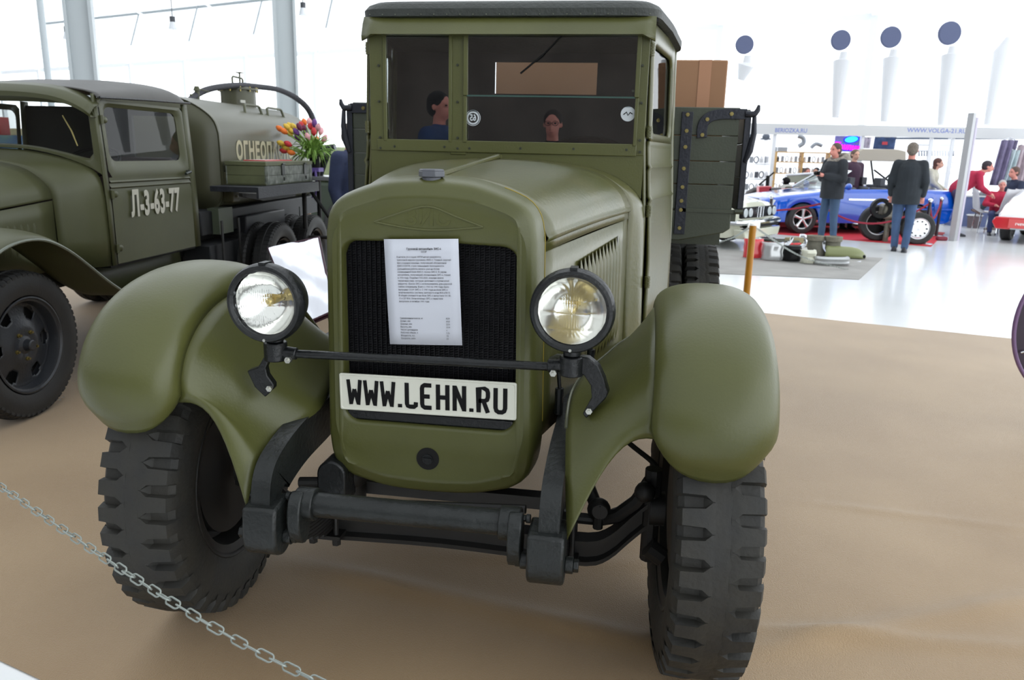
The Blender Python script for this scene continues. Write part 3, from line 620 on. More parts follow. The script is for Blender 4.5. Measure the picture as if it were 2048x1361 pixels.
# ---------------- wheels
def lugtyre(R, W, nl, mt, mxs=None):
    m = M(); r0 = R-0.022
    prof = [(-W*0.36, R*0.600), (-W*0.42, R*0.63), (-W*0.48, R*0.72), (-W*0.495, R*0.82), (-W*0.46, R*0.905), (-W*0.40, r0*0.985), (-W*0.2, r0), (-W*0.12, R-0.002), (W*0.12, R-0.002), (W*0.2, r0), (W*0.40, r0*0.985), (W*0.46, R*0.905), (W*0.495, R*0.82), (W*0.48, R*0.72), (W*0.42, R*0.63), (W*0.36, R*0.600)]
    m.lathe(prof, 'x', 72)
    for side in (-1, 1):
        for k in range(nl):
            a = 2*pi*(k+(0.5 if side > 0 else 0))/nl; da = 2*pi/nl
            # lug outline across: centre narrow -> wide shoulder -> down the shoulder
            st = [(W*0.08, R-0.001, 0.53, 0.0), (W*0.12, R, 0.50, 0.0), (W*0.19, R, 0.32, 0.0), (W*0.43, R-0.006, 0.285, 0.0), (W*0.475, R*0.93, 0.26, 0.0), (W*0.49, R*0.895, 0.22, 0.0)]
            top, bot = [], []
            for (x, r, hw, sh_) in st:
                a0, a1 = a-da*hw+da*sh_, a+da*hw-da*0.05+da*sh_; rb = r-0.03 if x < W*0.45 else r-0.012
                top.append([V((side*x, r*sin(a0), r*cos(a0))), V((side*x, r*sin(a1), r*cos(a1)))])
                a0 -= da*0.06; a1 += da*0.06
                bot.append([V((side*x, rb*sin(a0), rb*cos(a0))), V((side*x, rb*sin(a1), rb*cos(a1)))])
            rs = [[t[0], t[1], b[1], b[0]] for t, b in zip(top, bot)]; m.rings(rs, True)
    return m
def make_wheel(name, R, W, out, steer, loc, tyrefn, holes=6):
    o = tyrefn.build(name, RUB, TR, sharp=28); o.location = loc; o.rotation_euler = (0, 0, steer)
    s = out
    rim = M().lathe([(-s*W*0.40, R*0.615), (-s*W*0.39, R*0.60), (-s*W*0.36, R*0.55), (-s*W*0.1, R*0.52), (s*W*0.36, R*0.55), (s*W*0.39, R*0.60), (s*W*0.40, R*0.615)], 'x', 48)
    rim.lathe([(-s*W*0.415, R*0.60), (-s*W*0.43, R*0.625), (-s*W*0.41, R*0.64)], 'x', 48)
    rim.lathe([(-s*0.02, R*0.53), (s*0.03, R*0.40), (s*0.045, R*0.2), (s*0.045, 0.001)], 'x', 40); rim.build('rim', DARK, o, solid=0.004)
    M().lathe([(-s*W*0.30, 0.001), (-s*W*0.30, R*0.42), (-s*W*0.28, R*0.46), (-s*0.02, R*0.46)], 'x', 40).build('brake_drum', DARK, o)
    return o
base = lugtyre(0.472, 0.232, 38, RUB)
FWL, FWR = (-0.799, 0.190, 0.474), (0.796, 0.168, 0.474)
make_wheel('front_wheel', 0.472, 0.232, -1, 0.050, FWL, base)
w0 = make_wheel('front_wheel', 0.472, 0.232, 1, 0.050, FWR, base)
rt = None
for y in (3.36, 4.44):
    for x in (-1.0, -0.76, 0.76, 1.0):
        if rt is None: rt = make_wheel('rear_wheel', 0.472, 0.225, 1, 0, (x, y, 0.477), base)
        else: dup(rt, TR, (x, y, 0.477))
# ---------------- chassis front
def bar(mb, P, w_, h_): # rectangular bar in y-z plane path at fixed x
    rs = []
    for i, (x, y, z) in enumerate(P):
        a, b = P[max(i-1, 0)], P[min(i+1, len(P)-1)]; d = math.hypot(b[1]-a[1], b[2]-a[2]); ty, tz = (b[1]-a[1])/d, (b[2]-a[2])/d; ny, nz = -tz, ty
        hh = h_[i] if isinstance(h_, list) else h_
        rs.append([V((x-w_/2, y, z)), V((x+w_/2, y, z)), V((x+w_/2, y-ny*hh, z-nz*hh)), V((x-w_/2, y-ny*hh, z-nz*hh))])
    mb.rings(rs, True)
rail = [(-0.275, 0.585), (-0.262, 0.645), (-0.225, 0.69), (-0.15, 0.72), (-0.04, 0.742), (0.10, 0.752), (0.3, 0.76), (1.2, 0.76), (5.2, 0.76)]
for s in (-1, 1):
    P = [(s*0.390, a, b) for a, b in smooth2(rail, 4)]; P = [p for i, p in enumerate(P) if i % 1 == 0]
    hh = [min(0.125, 0.045+0.02*i**0.8) for i in range(len(P))]
    m = M(); bar(m, P, 0.054, hh); m.build('frame_rail', CHAS, TR, bev=0.004, sharp=30)
    m = M(); c = V((s*0.385, -0.245, 0.52)); n = 12
    prof = [(-0.052, 0.062), (-0.06, 0.0)]+[(-0.0+0.055*cos(a)-0.005, -0.03+0.055*sin(a)) for a in [pi+pi*k/n for k in range(n+1)]]+[(0.05, 0.04), (0.04, 0.075)]
    m.prism([V((c.x-0.048, c.y+a, c.z+b)) for a, b in prof], (0.096, 0, 0))
    m.build('spring_hanger', CHAS, TR, bev=0.008)
    m = M(); m.prism([V((c.x-s*0.085-0.018, c.y+a*0.9+0.01, c.z+b+0.02)) for a, b in [(0.045*cos(q), 0.075*sin(q)) for q in [2*pi*k/16 for k in range(16)]]], (0.036, 0, 0)); m.build('tube_bracket', CHAS, TR, bev=0.004)
    for (dy, dz, r, e) in ((0.0, -0.035, 0.022, 0.035), (0.02, 0.075, 0.012, 0.02)):
        for q in (-1, 1): m = M(); m.cyl((c.x+q*0.048, c.y+dy, c.z+dz), (c.x+q*(0.048+e*0.6), c.y+dy, c.z+dz), r, n=16).cyl((c.x+q*(0.048+e*0.6), c.y+dy, c.z+dz), (c.x+q*(0.048+e), c.y+dy, c.z+dz), r*0.8, n=6).build('hanger_bolt', CHAS, TR, bev=0.002)
    # leaf spring
    m = M()
    for k in range(8):
        L = 0.50-0.05*k; P = [(s*0.385, 0.18+(-0.42 if t < 0 else 0.42)*abs(t)*L/0.5, 0.405-0.0115*k+0.085*(t*L/0.5)**2) for t in [-1+q/6 for q in range(13)]]
        bar(m, P, 0.062, 0.0095)
    m.build('leaf_spring', DARK, TR)
    m = M()
    for q in (-1, 1):
        for dy in (-0.05, 0.05):
            x = s*0.385+q*0.04; m.tube([(x, 0.18+dy, 0.27), (x, 0.18+dy, 0.44), (x-q*0.02, 0.18+dy, 0.455), (x-q*0.04, 0.18+dy, 0.458)], 0.009, 8)
            m.cyl((x, 0.18+dy, 0.26), (x, 0.18+dy, 0.285), 0.015, n=6)
    m.box(s*0.385-0.06, s*0.385+0.06, 0.11, 0.25, 0.283, 0.296); m.build('spring_clamps', DARK, TR)
m = M(); m.cyl((-0.30, -0.215, 0.572), (0.30, -0.215, 0.572), 0.034, n=28)
for s in (-1, 1): m.cyl((s*0.255, -0.215, 0.572), (s*0.31, -0.215, 0.572), 0.045, n=28)
m.build('front_cross_tube', CHAS, TR, bev=0.003)
M().box(-0.36, 0.36, 0.12, 0.17, 0.455, 0.495).build('cross_member', DARK, TR)
M().cyl((-0.33, 0.0, 0.475), (0.30, -0.05, 0.535), 0.013, n=10).build('thin_rod', DARK, TR)
# axle beam
ax_ = [(-0.70, 0.47), (-0.655, 0.455), (-0.60, 0.40), (-0.54, 0.335), (-0.47, 0.305), (-0.30, 0.31), (0, 0.318), (0.30, 0.31), (0.47, 0.305), (0.54, 0.335), (0.60, 0.40), (0.655, 0.455), (0.70, 0.47)]
m = M(); rs = []
for i, (x, z) in enumerate(smooth2(ax_, 3)):
    prof = [(-0.032, -0.042), (0.032, -0.042), (0.032, -0.028), (0.012, -0.02), (0.012, 0.02), (0.032, 0.028), (0.032, 0.042), (-0.032, 0.042), (-0.032, 0.028), (-0.012, 0.02), (-0.012, -0.02), (-0.032, -0.028)]
    rs.append([V((x, 0.18+a, z+b)) for a, b in prof])
m.rings(rs).build('front_axle', DARK, TR, sharp=20)
# steering linkage right, brake pipe, drop arm
m = M(); m.tube([at(1150, 880, y=0.42), at(1172, 960, y=0.32), at(1192, 1012, y=0.24)], 0.021, 12); m.sph(at(1198, 1020, y=0.22), 0.038, nu=14)
m.build('drag_link', DARK, TR)
m = M(); p = at(1200, 1022, y=0.18); m.cyl(p, p+V((0, -0.012, 0)), 0.024, n=18).box(p.x-0.003, p.x+0.003, p.y-0.016, p.y-0.01, p.z-0.02, p.z+0.02); m.cyl(p+V((-0.005, 0.02, -0.07)), p+V((-0.005, 0.02, 0)), 0.016, n=8); m.build('ball_joint', DARK, TR)
m = M(); m.cyl(at(1140, 1035, y=0.24), at(1190, 1040, y=0.24), 0.018, n=10).tube([at(1200, 1040, y=0.22), at(1240, 1030, y=0.2), at(1275, 1005, y=0.18), at(1305, 965, y=0.17)], [0.02, 0.026, 0.026, 0.03], 10); m.build('steering_arm', DARK, TR)
m = M(); m.tube(catmull([at(1225, 855, y=0.35), at(1262, 890, y=0.30), at(1305, 925, y=0.22), at(1312, 945, y=0.2), at(1308, 990, y=0.19)], 5), 0.0085, 8); m.build('brake_pipe', DARK, TR)
m = M(); m.cyl((0.655, 0.17, 0.47), (0.70, 0.17, 0.47), 0.05, n=16).cyl((0.66, 0.17, 0.60), (0.66, 0.17, 0.30), 0.026, n=10).sph(at(1290, 985, y=0.12), 0.032).cyl((0.655, 0.13, 0.36), (0.70, 0.13, 0.33), 0.03, n=10); m.build('steering_knuckle', DARK, TR)
m = M(); m.cyl((-0.655, 0.19, 0.47), (-0.70, 0.19, 0.47), 0.05, n=16).cyl((-0.66, 0.19, 0.60), (-0.66, 0.19, 0.30), 0.026, n=10); m.build('steering_knuckle', DARK, TR)
# damper casting left, seen between rail and radiator
m = M(); c = at(662, 965, y=-0.02); n = 14
m.prism([V((c.x-0.045, c.y, c.z-0.07)), V((c.x+0.045, c.y, c.z-0.07))]+[V((c.x+0.045*cos(a), c.y, c.z+0.02+0.045*sin(a))) for a in [pi*k/n for k in range(n+1)]], (0, 0.09, 0))
m.build('damper_body', BLK, TR, bev=0.006)
m = M(); c = at(700, 960, y=0.1); m.sph((c.x, c.y, c.z+0.03), 0.06, 0.06, 0.075).cyl((c.x, c.y, c.z+0.03), (c.x, c.y, c.z-0.1), 0.05, n=14).cyl(at(600, 965, y=0.0), at(650, 965, y=0.0), 0.016, n=10); m.build('steering_box', DARK, TR)
# engine, gearbox and underbody so the view below is not empty
m = M(); m.box(-0.20, 0.20, 0.25, 1.15, 0.56, 1.2).box(-0.14, 0.14, 1.15, 1.8, 0.5, 0.8); m.build('engine_block', DARK, TR, bev=0.03)
m = M()
for y in (3.36, 4.44): m.cyl((-0.7, y, 0.47), (0.7, y, 0.47), 0.06, n=12).sph((0, y, 0.47), 0.2, nu=16)
m.cyl((0, 1.8, 0.62), (0, 4.4, 0.5), 0.03, n=8); m.build('rear_axles', DARK, TR)
for s in (-1, 1): M().box(s*0.62 if s > 0 else -1.0, 1.0 if s > 0 else -0.62, 1.15, 2.3, 0.56, 0.585).build('running_board', DARK, TR)
# ---------------- headlamps
def lamp(s, cx, cz, ty):
    cy_ = -0.175; r = 0.107; mx = T(cx, cy_, cz)
    m = M().lathe([(-0.012, 0.086), (-0.018, 0.093), (-0.016, 0.101), (-0.006, 0.106), (0.008, 0.1075), (0.020, 0.106), (0.030, 0.1), (0.034, 0.099), (0.045, 0.097), (0.075, 0.088), (0.105, 0.070), (0.125, 0.045), (0.135, 0.018), (0.136, 0.001)], 'y', 56, mx)
    m.box(-0.009, 0.009, -0.012, 0.03, 0.098, 0.1095, mx) if s else None
    hb = m.build('headlamp', BLK, TR, sharp=30)
    M().lathe([(-0.004, 0.086), (0.006, 0.082), (0.03, 0.066), (0.05, 0.045), (0.062, 0.015), (0.063, 0.001)], 'y', 48, mx).build('reflector', mat('reflector', (240, 240, 236), 0.14, 0.95), hb)
    G = []; NR = 26
    for i in range(NR+1):
        rr = 0.0865*i/NR; row = []
        for k in range(96):
            a = 2*pi*k/96; x, z = rr*cos(a), rr*sin(a); d = -0.013-0.006*(1-(rr/0.0865)**2)
            fl = 0.0018*math.cos(x*2*pi/0.0062) if (z > -0.06) else 0
            if abs(z-0.03) < 0.0012 or abs(z-0.052) < 0.0012 or abs(z+0.004) < 0.0012 or abs(z+0.045) < 0.0014: fl = -0.0022
            if abs(x) < 0.03 and -0.03 < z < 0.0: fl *= 0.4
            row.append(V((x, d+(fl if i < NR else 0), z)))
        G.append(row)
    M().grid(G, mx, wrap=True).build('lamp_lens', LENS, hb, sharp=180, fix=False)
    b = M(); b.cyl((0, 0.06, 0), (0, 0.02, 0), 0.011, n=12, mx=mx).sph((0, 0.012, 0), 0.011, nu=12, mx=mx).box(-0.02, 0.02, 0.028, 0.032, 0.008, 0.016, mx); b.build('bulb', mat('bulb_amber', (200, 180, 120), 0.25, 0.5), hb)
    M().cyl((0, -0.017, -0.097), (0, -0.021, -0.097), 0.004, n=10, mx=mx).build('rim_screw', ZINC, hb)
lamp(1, -0.395, 1.118, 0); lamp(1, 0.418, 1.142, 0)
for s, (cx, cz) in ((-1, (-0.40, 0.972)), (1, (0.418, 0.985))):
    y = -0.12; m = M()
    m.cyl((cx, y, cz-0.024), (cx, y, cz+0.028), 0.032, n=20).cyl((cx, y, cz+0.028), (cx, y, cz+0.055), 0.023, n=16).cyl((cx, y, cz+0.045), (cx, y, cz+0.06), 0.029, n=16)
    m.cyl((cx-s*0.02, y, cz), (cx-s*0.062, y, cz-0.003), 0.017, n=14)
    AP = [(530, 710), (516, 735), (494, 743), (509, 775), (530, 795), (547, 779), (547, 770), (534, 752), (531, 737), (540, 716)] if s < 0 else [(1160, 714), (1176, 716), (1196, 732), (1208, 758), (1216, 786), (1211, 798), (1172, 838), (1165, 828), (1183, 795), (1181, 772), (1168, 752), (1152, 742)]
    m.prism([at(a_, b_, y=y-0.012) for a_, b_ in AP], (0.004*s, 0.030, 0))
    br_ = m.build('lamp_bracket', BLK, TR, bev=0.003, sharp=40)
    bolt(M(), (cx-s*0.045, y-0.012, cz-0.016), (0, -1, 0.0), 0.0095, 0.014).build('bracket_bolt', ZINC, br_); bolt(M(), at(540, 777, y=y-0.012) if s < 0 else at(1178, 822, y=y-0.012), (0, -1, 0), 0.009, 0.008).build('bracket_bolt', ZINC, br_)
M().cyl((-0.345, -0.12, 0.969), (0.365, -0.12, 0.980), 0.0115, n=16).build('lamp_tie_bar', BLK, TR)
# ---------------- wooden bed
BY = 2.40
zt, zs_ = 1.785, [1.785, 1.635, 1.500, 1.375, 1.235]
for i in range(4):
    M().box(-1.10, 1.075, BY, BY+0.04, zs_[i+1]+0.003, zs_[i]).build('plank', BEDG, TR, bev=0.004)
M().prism([V((x, BY-0.005, z)) for x, z in ((-1.10, 1.232), (1.075, 1.232), (1.075, 1.14), (1.04, 1.115), (0.80, 1.065), (-0.80, 1.065), (-1.04, 1.115), (-1.10, 1.14))], (0, 0.05, 0)).build('bed_sill', BEDG, TR, bev=0.006)
M().box(0.80, 1.11, BY-0.012, BY+0.0, 1.225, 1.245).cyl((1.09, BY-0.006, 1.235), (1.135, BY-0.006, 1.235), 0.014, n=10).build('bed_hinge_rod', BEDG, TR)
for s in (-1, 1):
    for i in range(3): M().box(s*1.10 if s > 0 else -1.13, 1.13 if s > 0 else -1.10, BY+0.0, BY+3.2, 1.24+i*0.18, 1.24+(i+1)*0.18-0.004).build('plank', BEDG, TR, bev=0.004)
M().box(-1.1, 1.1, BY, BY+3.2, 1.18, 1.23).build('bed_floor', BEDG, TR)
for y in (2.7, 3.4, 4.1, 4.8): M().box(-1.05, 1.05, y-0.05, y+0.05, 1.02, 1.18).build('bed_crossbeam', BEDG, TR)
SB = mat('strap_steel', (32, 35, 44), 0.4, 0.3, bump=0.2, bscale=60, var=0.1)
for s, xa in ((1, 0.80), (-1, -0.80)):
    m = M().box(xa-0.03, xa+0.03, BY-0.012, BY-0.001, 1.10, 1.76); st = m.build('bed_strap', SB, TR, bev=0.002)
    for z in (1.745, 1.66, 1.575, 1.46, 1.36, 1.285, 1.235, 1.135): bolt(M(), (xa, BY-0.012, z), (0, -1, 0), 0.011, 0.007).build('strap_bolt', BRASS, st)
    P = smooth2([(0.885, 1.625), (0.882, 1.67), (0.892, 1.71), (0.925, 1.738), (0.98, 1.75), (1.05, 1.752), (1.11, 1.752)], 4); m = M(); rs = []
    for i, (x, z) in enumerate(P):
        ty, tz = tang(P, i); w_ = 0.027; rs.append([V((s*(x+tz*w_), BY-0.012, z-ty*w_)), V((s*(x-tz*w_), BY-0.012, z+ty*w_)), V((s*(x-tz*w_), BY-0.001, z+ty*w_)), V((s*(x+tz*w_), BY-0.001, z-ty*w_))])
    m.rings(rs); st = m.build('corner_strap', SB, TR, bev=0.002)
    for x, z in ((0.885, 1.64), (0.905, 1.722), (1.03, 1.752)): bolt(M(), (s*x, BY-0.012, z), (0, -1, 0), 0.011, 0.007).build('strap_bolt', BRASS, st)
    m = M(); m.tube([V((s*1.10, BY-0.01, 1.752)), V((s*1.15, BY-0.01, 1.752)), V((s*1.165, BY-0.01, 1.775)), V((s*1.168, BY-0.01, 1.80))], [0.018, 0.018, 0.014, 0.008], 8)
    m.tube([V((s*1.15, BY-0.01, 1.74)), V((s*1.155, BY-0.01, 1.65)), V((s*1.14, BY-0.01, 1.56)), V((s*1.12, BY-0.01, 1.50))], [0.012, 0.016, 0.02, 0.012], 8)
    m.box(s*1.102 if s > 0 else -1.135, 1.135 if s > 0 else -1.102, BY-0.01, BY+0.05, 1.25, 1.765); m.build('corner_post', SB, TR, bev=0.003)
# cardboard box on the bed
CARD = mat('cardboard', (150, 112, 82), 0.8, var=0.06, vscale=2)
q0, q1 = at(1457, 120, y=2.72), at(992, 125, y=2.72)
t = thing('cardboard_box', 'big brown cardboard box standing on the bed of the central truck', 'box', ((q0.x+q1.x)/2, 3.1, 1.232))
hw = (q0.x-q1.x)/2; hz = q0.z-1.232
M().box(-hw, hw, -0.38, 0.38, 0, hz).build('carton', CARD, t, bev=0.008)
M().box(-hw-0.002, hw+0.002, -0.004, 0.004, hz, hz+0.003).build('top_seam', mat('tape', (150, 116, 84), 0.4), t)
m = M(); m.box(hw-0.16, hw-0.09, -0.383, -0.381, 0, hz); m.build('packing_tape', mat('tape2', (166, 120, 88), 0.35), t)
# ================================================================ TANK TRUCK (left)
GA = radians(4); GO = V((-3.52, 1.65, 0)); GX = V((cos(GA), sin(GA), 0)); GY = V((-sin(GA), cos(GA), 0))
TK = thing('tank_truck', 'olive old tank truck at left with Л-3-63-77 on its door', 'truck', GO, GA)
def L(px, py, x=None, y=None, z=None):
    d = ray(px, py); c_ = CP-GO
    t = (x-c_.dot(GX))/d.dot(GX) if x is not None else (y-c_.dot(GY))/d.dot(GY) if y is not None else -c_.z/d.z
    p = c_+d*t; return V((p.dot(GX), p.dot(GY), p.z))
# bonnet
GF = [(0, 1.27), (0.12, 1.262), (0.24, 1.235), (0.34, 1.19), (0.385, 1.14), (0.40, 1.08)]
GRr = [(0, 1.40), (0.15, 1.392), (0.30, 1.36), (0.40, 1.30), (0.455, 1.24), (0.475, 1.17)]
a_, b_ = smooth2(GF, 4), smooth2(GRr, 4)
for s in (-1, 1):
    G = [[V((s*lerp(p[0], q[0], t), lerp(-0.35, 0.70, t), lerp(p[1], q[1], t))) for p, q in zip(a_, b_)] for t in [k/10 for k in range(11)]]
    M().grid(G).build('bonnet_top', OLIVEG, TK, solid=0.004, sharp=50)
    hs = M().grid([[V((s*(lerp(0.40, 0.473, t)), lerp(-0.35, 0.70, t), lerp(lerp(1.07, 1.16, t), 0.72, k/4))) for k in range(5)] for t in [k/8 for k in range(9)]]).build('bonnet_side', OLIVEG, TK, solid=0.004, sharp=60)
    for q in range(14):
        y = -0.15+q*0.052; xa = lerp(0.40, 0.473, (y+0.35)/1.05); lv = M(); rs = []
        for k in range(7):
            zz = lerp(0.84, 1.04, k/6); b = 0.010 if 0 < k < 6 else 0.0; rs.append([V((s*(xa-0.002+b*sin(pi*j/5)), y-0.013+0.026*j/5, zz)) for j in range(6)])
        lv.grid(rs).build('louver', OLIVEG, hs, sharp=80)
M().rings([[V((x*1.02, -0.36, z)) for x, z in a_[::-1]]+[V((-x*1.02, -0.36, z)) for x, z in a_[1:]]+[V((-0.40, -0.36, 0.62)), V((0.40, -0.36, 0.62))], [V((x*1.02, -0.44, z-0.01)) for x, z in a_[::-1]]+[V((-x*1.02, -0.44, z-0.01)) for x, z in a_[1:]]+[V((-0.40, -0.44, 0.62)), V((0.40, -0.44, 0.62))]]).build('radiator', OLIVEG, TK, bev=0.01)
# cowl
G = []
c1 = [(x*1.0, z) for x, z in smooth2(GRr, 3)]+[(0.478, 1.1), (0.48, 0.9), (0.48, 0.72)]
c2 = [(x, z) for x, z in smooth2([(0, 1.475), (0.20, 1.465), (0.40, 1.43), (0.55, 1.385), (0.64, 1.33), (0.672, 1.25)], 3)]+[(0.682, 1.15), (0.685, 0.9), (0.68, 0.72)]
for i in range(7):
    t = i/6; e = sin(t*pi/2)**1.3; row = [V((lerp(p[0], q[0], e), lerp(0.70, 0.93, t), lerp(p[1], q[1], t))) for p, q in zip(c1, c2)]
    G.append([V((-p.x, p.y, p.z)) for p in row[::-1]]+row[1:])
M().grid(G).build('cowl', OLIVEG, TK, solid=0.004, sharp=55)
# windscreen frame with rounded opening
WSB, WSTp = 1.50, 1.765
def wsout(): 
    top = smooth2([(0, 1.885), (0.3, 1.876), (0.52, 1.845), (0.63, 1.79), (0.668, 1.70)], 4); side = [(0.672, 1.6), (0.68, 1.45), (0.685, 1.30)]; bot = smooth2([(0.685, 1.30), (0.60, 1.36), (0.4, 1.43), (0.2, 1.468), (0, 1.478)], 4)
    return mirror_outline(half((top, [(0.668, 1.70)]+side, bot), (12, 8, 12)))
def wsin(): 
    return mirror_outline(half((smooth2([(0, 1.775), (0.3, 1.772), (0.50, 1.762), (0.585, 1.75), (0.61, 1.72)], 4), [(0.61, 1.72), (0.615, 1.6), (0.62, 1.455)], smooth2([(0.62, 1.455), (0.59, 1.42), (0.4, 1.462), (0.2, 1.495), (0, 1.505)], 4)), (12, 8, 12)))
wo_, wi_ = wsout(), wsin()
M().rings([[V((x, 0.955, z)) for x, z in wo_], [V((x, 0.925, z)) for x, z in mixo(wo_, wi_, 0.15)], [V((x, 0.925, z)) for x, z in mixo(wo_, wi_, 0.75)], [V((x, 0.945, z)) for x, z in wi_], [V((x, 0.97, z)) for x, z in wi_]], cap=False).build('windscreen_frame', OLIVEG, TK, sharp=40)
M().add([(x, 0.95, z) for x, z in wi_], [tuple(range(len(wi_)))]).build('windscreen_pane', GLD, TK)
M().tube([L(125, 231, y=0.935), L(143, 262, y=0.93), L(155, 292, y=0.93)], [0.004, 0.005, 0.004], 6).build('wiper', BRASS, TK)
# peak over the windscreen and roof
G = []
for i in range(33):
    t = -1+2*i/32; x = t*0.685; zc = 1.885-0.03*t*t-0.10*abs(t)**5
    G.append([V((x, 0.96, zc+0.012)), V((x*1.0, 0.90-0.04*(1-t*t), zc-0.01)), V((x*0.99, 0.86-0.05*(1-t*t), zc-0.055)), V((x*0.985, 0.865-0.05*(1-t*t), zc-0.085+0.01*t*t)), V((x*0.97, 0.95, zc-0.075))])
M().grid(G).build('visor', OLIVEG, TK, sharp=45, solid=0.003)
rs = []
RG = mat('roof_cloth', (66, 64, 60), 0.5, var=0.12, vscale=6)
def rr(u, v): # u across -1..1, v 0 front ..1 back
    x = u*0.69; y = lerp(0.955, 2.13, v); e = (1-abs(u)**3.2)**0.5; f = min(1, (1-v)*7); f = sqrt(max(0, 1-(1-f)**2))
    base = lerp(1.825-0.02, 1.842, v); crown = lerp(0.075, 0.145, min(1, v*1.6)); z = base+crown*max(0, e)*lerp(0.35, 1, f)
    return V((x*(1-0.04*(1-f)), y, z))
M().grid([[rr(-1+2*i/28, j/20) for j in range(21)] for i in range(29)]).build('cab_roof', RG, TK, sharp=180, solid=0.006)
for s in (-1, 1): M().tube([V((s*0.696, y, z)) for y, z in ((0.95, 1.806), (1.5, 1.826), (2.13, 1.842))], 0.009, 6).build('roof_gutter', BLK, TK)
# door and pillars
def gx(y, z): return 0.685+0.012*sin((y-0.9)*1.2)-0.05*max(0, (z-1.35))/0.5*0.6+ (0.0 if z > 1.2 else 0.008)
for s in (-1, 1):
    ya, yb, za, zb = 0.985, 2.04, 0.725, 1.80; wy0, wy1, wz0_, wz1_ = 1.055, 1.965, 1.405, 1.755; cs = []; n = 5
    for (cy_, cz_, a0) in ((wy1-0.06, wz1_-0.06, 0), (wy0+0.06, wz1_-0.06, 90), (wy0+0.06, wz0_+0.06, 180), (wy1-0.06, wz0_+0.06, 270)):
        for i in range(n+1): a = radians(a0+90*i/n); cs.append((cy_+0.06*cos(a), cz_+0.06*sin(a)))
    os_ = rectmap(cs, ya, yb, 1.30, zb, wy0, wy1, wz0_, wz1_, 0.06)
    d = M().rings([[V((s*gx(y, z), y, z)) for y, z in os_], [V((s*(gx(y, z)+0.002), y, z)) for y, z in mixo(os_, cs, 0.45)], [V((s*(gx(y, z)-0.012), y, z)) for y, z in mixo(os_, cs, 0.75)], [V((s*(gx(y, z)-0.02), y, z)) for y, z in cs]], cap=False)
    zs = [0.725, 0.80, 0.95, 1.1, 1.18, 1.225, 1.235, 1.245, 1.26, 1.27, 1.28, 1.30]
    d.grid([[V((s*(gx(y, z)+(0.010 if z in (1.235, 1.27) else 0)-(0.004 if z in (1.26,) else 0)), y, z)) for z in zs] for y in [lerp(ya, yb, k/8) for k in range(9)]])
    dr = d.build('cab_door', OLIVEG, TK, sharp=40)
    M().add([(s*(gx(y, z)-0.025), y, z) for y, z in cs], [tuple(range(len(cs)))]).build('door_window', GLD, dr)
    for y0, y1 in ((0.93, 0.975), (2.05, 2.13)): M().grid([[V((s*(gx(y, z)), y, z)) for z in (0.72, 1.1, 1.3, 1.5, 1.83)] for y in (y0, y1)]).build('cab_pillar', OLIVEG, TK, solid=0.01)
    for z in (1.67, 1.19, 0.83): M().cyl((s*(gx(1, z)+0.006), 0.985, z-0.028), (s*(gx(1, z)+0.006), 0.985, z+0.028), 0.012, n=10).sph((s*(gx(1, z)+0.004), 1.02, z), 0.012, 0.028, 0.022).build('door_hinge', OLIVEG, dr)
    M().tube([V((s*(gx(1.95, 1.3)+0.005), 2.0, 1.315)), V((s*(gx(1.95, 1.3)+0.035), 1.99, 1.318)), V((s*(gx(1.95, 1.3)+0.04), 1.91, 1.305))], [0.016, 0.013, 0.011], 8).build('door_handle', mat('handle_dark', (50, 56, 52), 0.25, 0.5), dr)
    if s > 0:
        text('door_number', 'Л-3-63-77', STENW, dr, 0.235, frame((gx(1.5, 1.1)+0.0095, 1.50, 1.105), (0, 1, 0.00), (0.02, 0, 1), (1, 0, 0)), 0.62, 0.009, 0.0006, gap=1.08)
m = M(); m.box(-0.67, 0.67, 2.10, 2.13, 0.72, 1.42).box(-0.67, 0.22, 2.10, 2.13, 1.42, 1.80).box(0.62, 0.67, 2.10, 2.13, 1.42, 1.80).box(0.22, 0.62, 2.10, 2.13, 1.74, 1.80); m.build('cab_back', mat('cab_back_in', (40, 42, 38), 0.7), TK)
M().box(-0.66, 0.66, 0.95, 2.12, 0.70, 0.73).build('cab_floor', INT, TK)
m = M(); m.box(-0.58, 0.58, 1.6, 2.05, 1.0, 1.15).box(-0.58, 0.58, 1.97, 2.08, 1.15, 1.42); m.build('bench_seat', SEAT, TK, bev=0.03)
c_ = V((0.33, 1.32, 1.38)); ax2 = V((0, -0.5, 0.86)).normalized(); e2b = ax2.cross(V((1, 0, 0)))
m = M(); m.tube([c_+(V((1, 0, 0))*cos(a)+e2b*sin(a))*0.21 for a in [2*pi*k/32 for k in range(32)]], 0.012, 8, closed=True).cyl(c_, c_-ax2*0.4, 0.015, n=8)
for a in (0.5, 2.6, 4.71): m.cyl(c_, c_+(V((1, 0, 0))*cos(a)+e2b*sin(a))*0.21, 0.007, n=6)
m.build('steering_wheel', INK, TK)
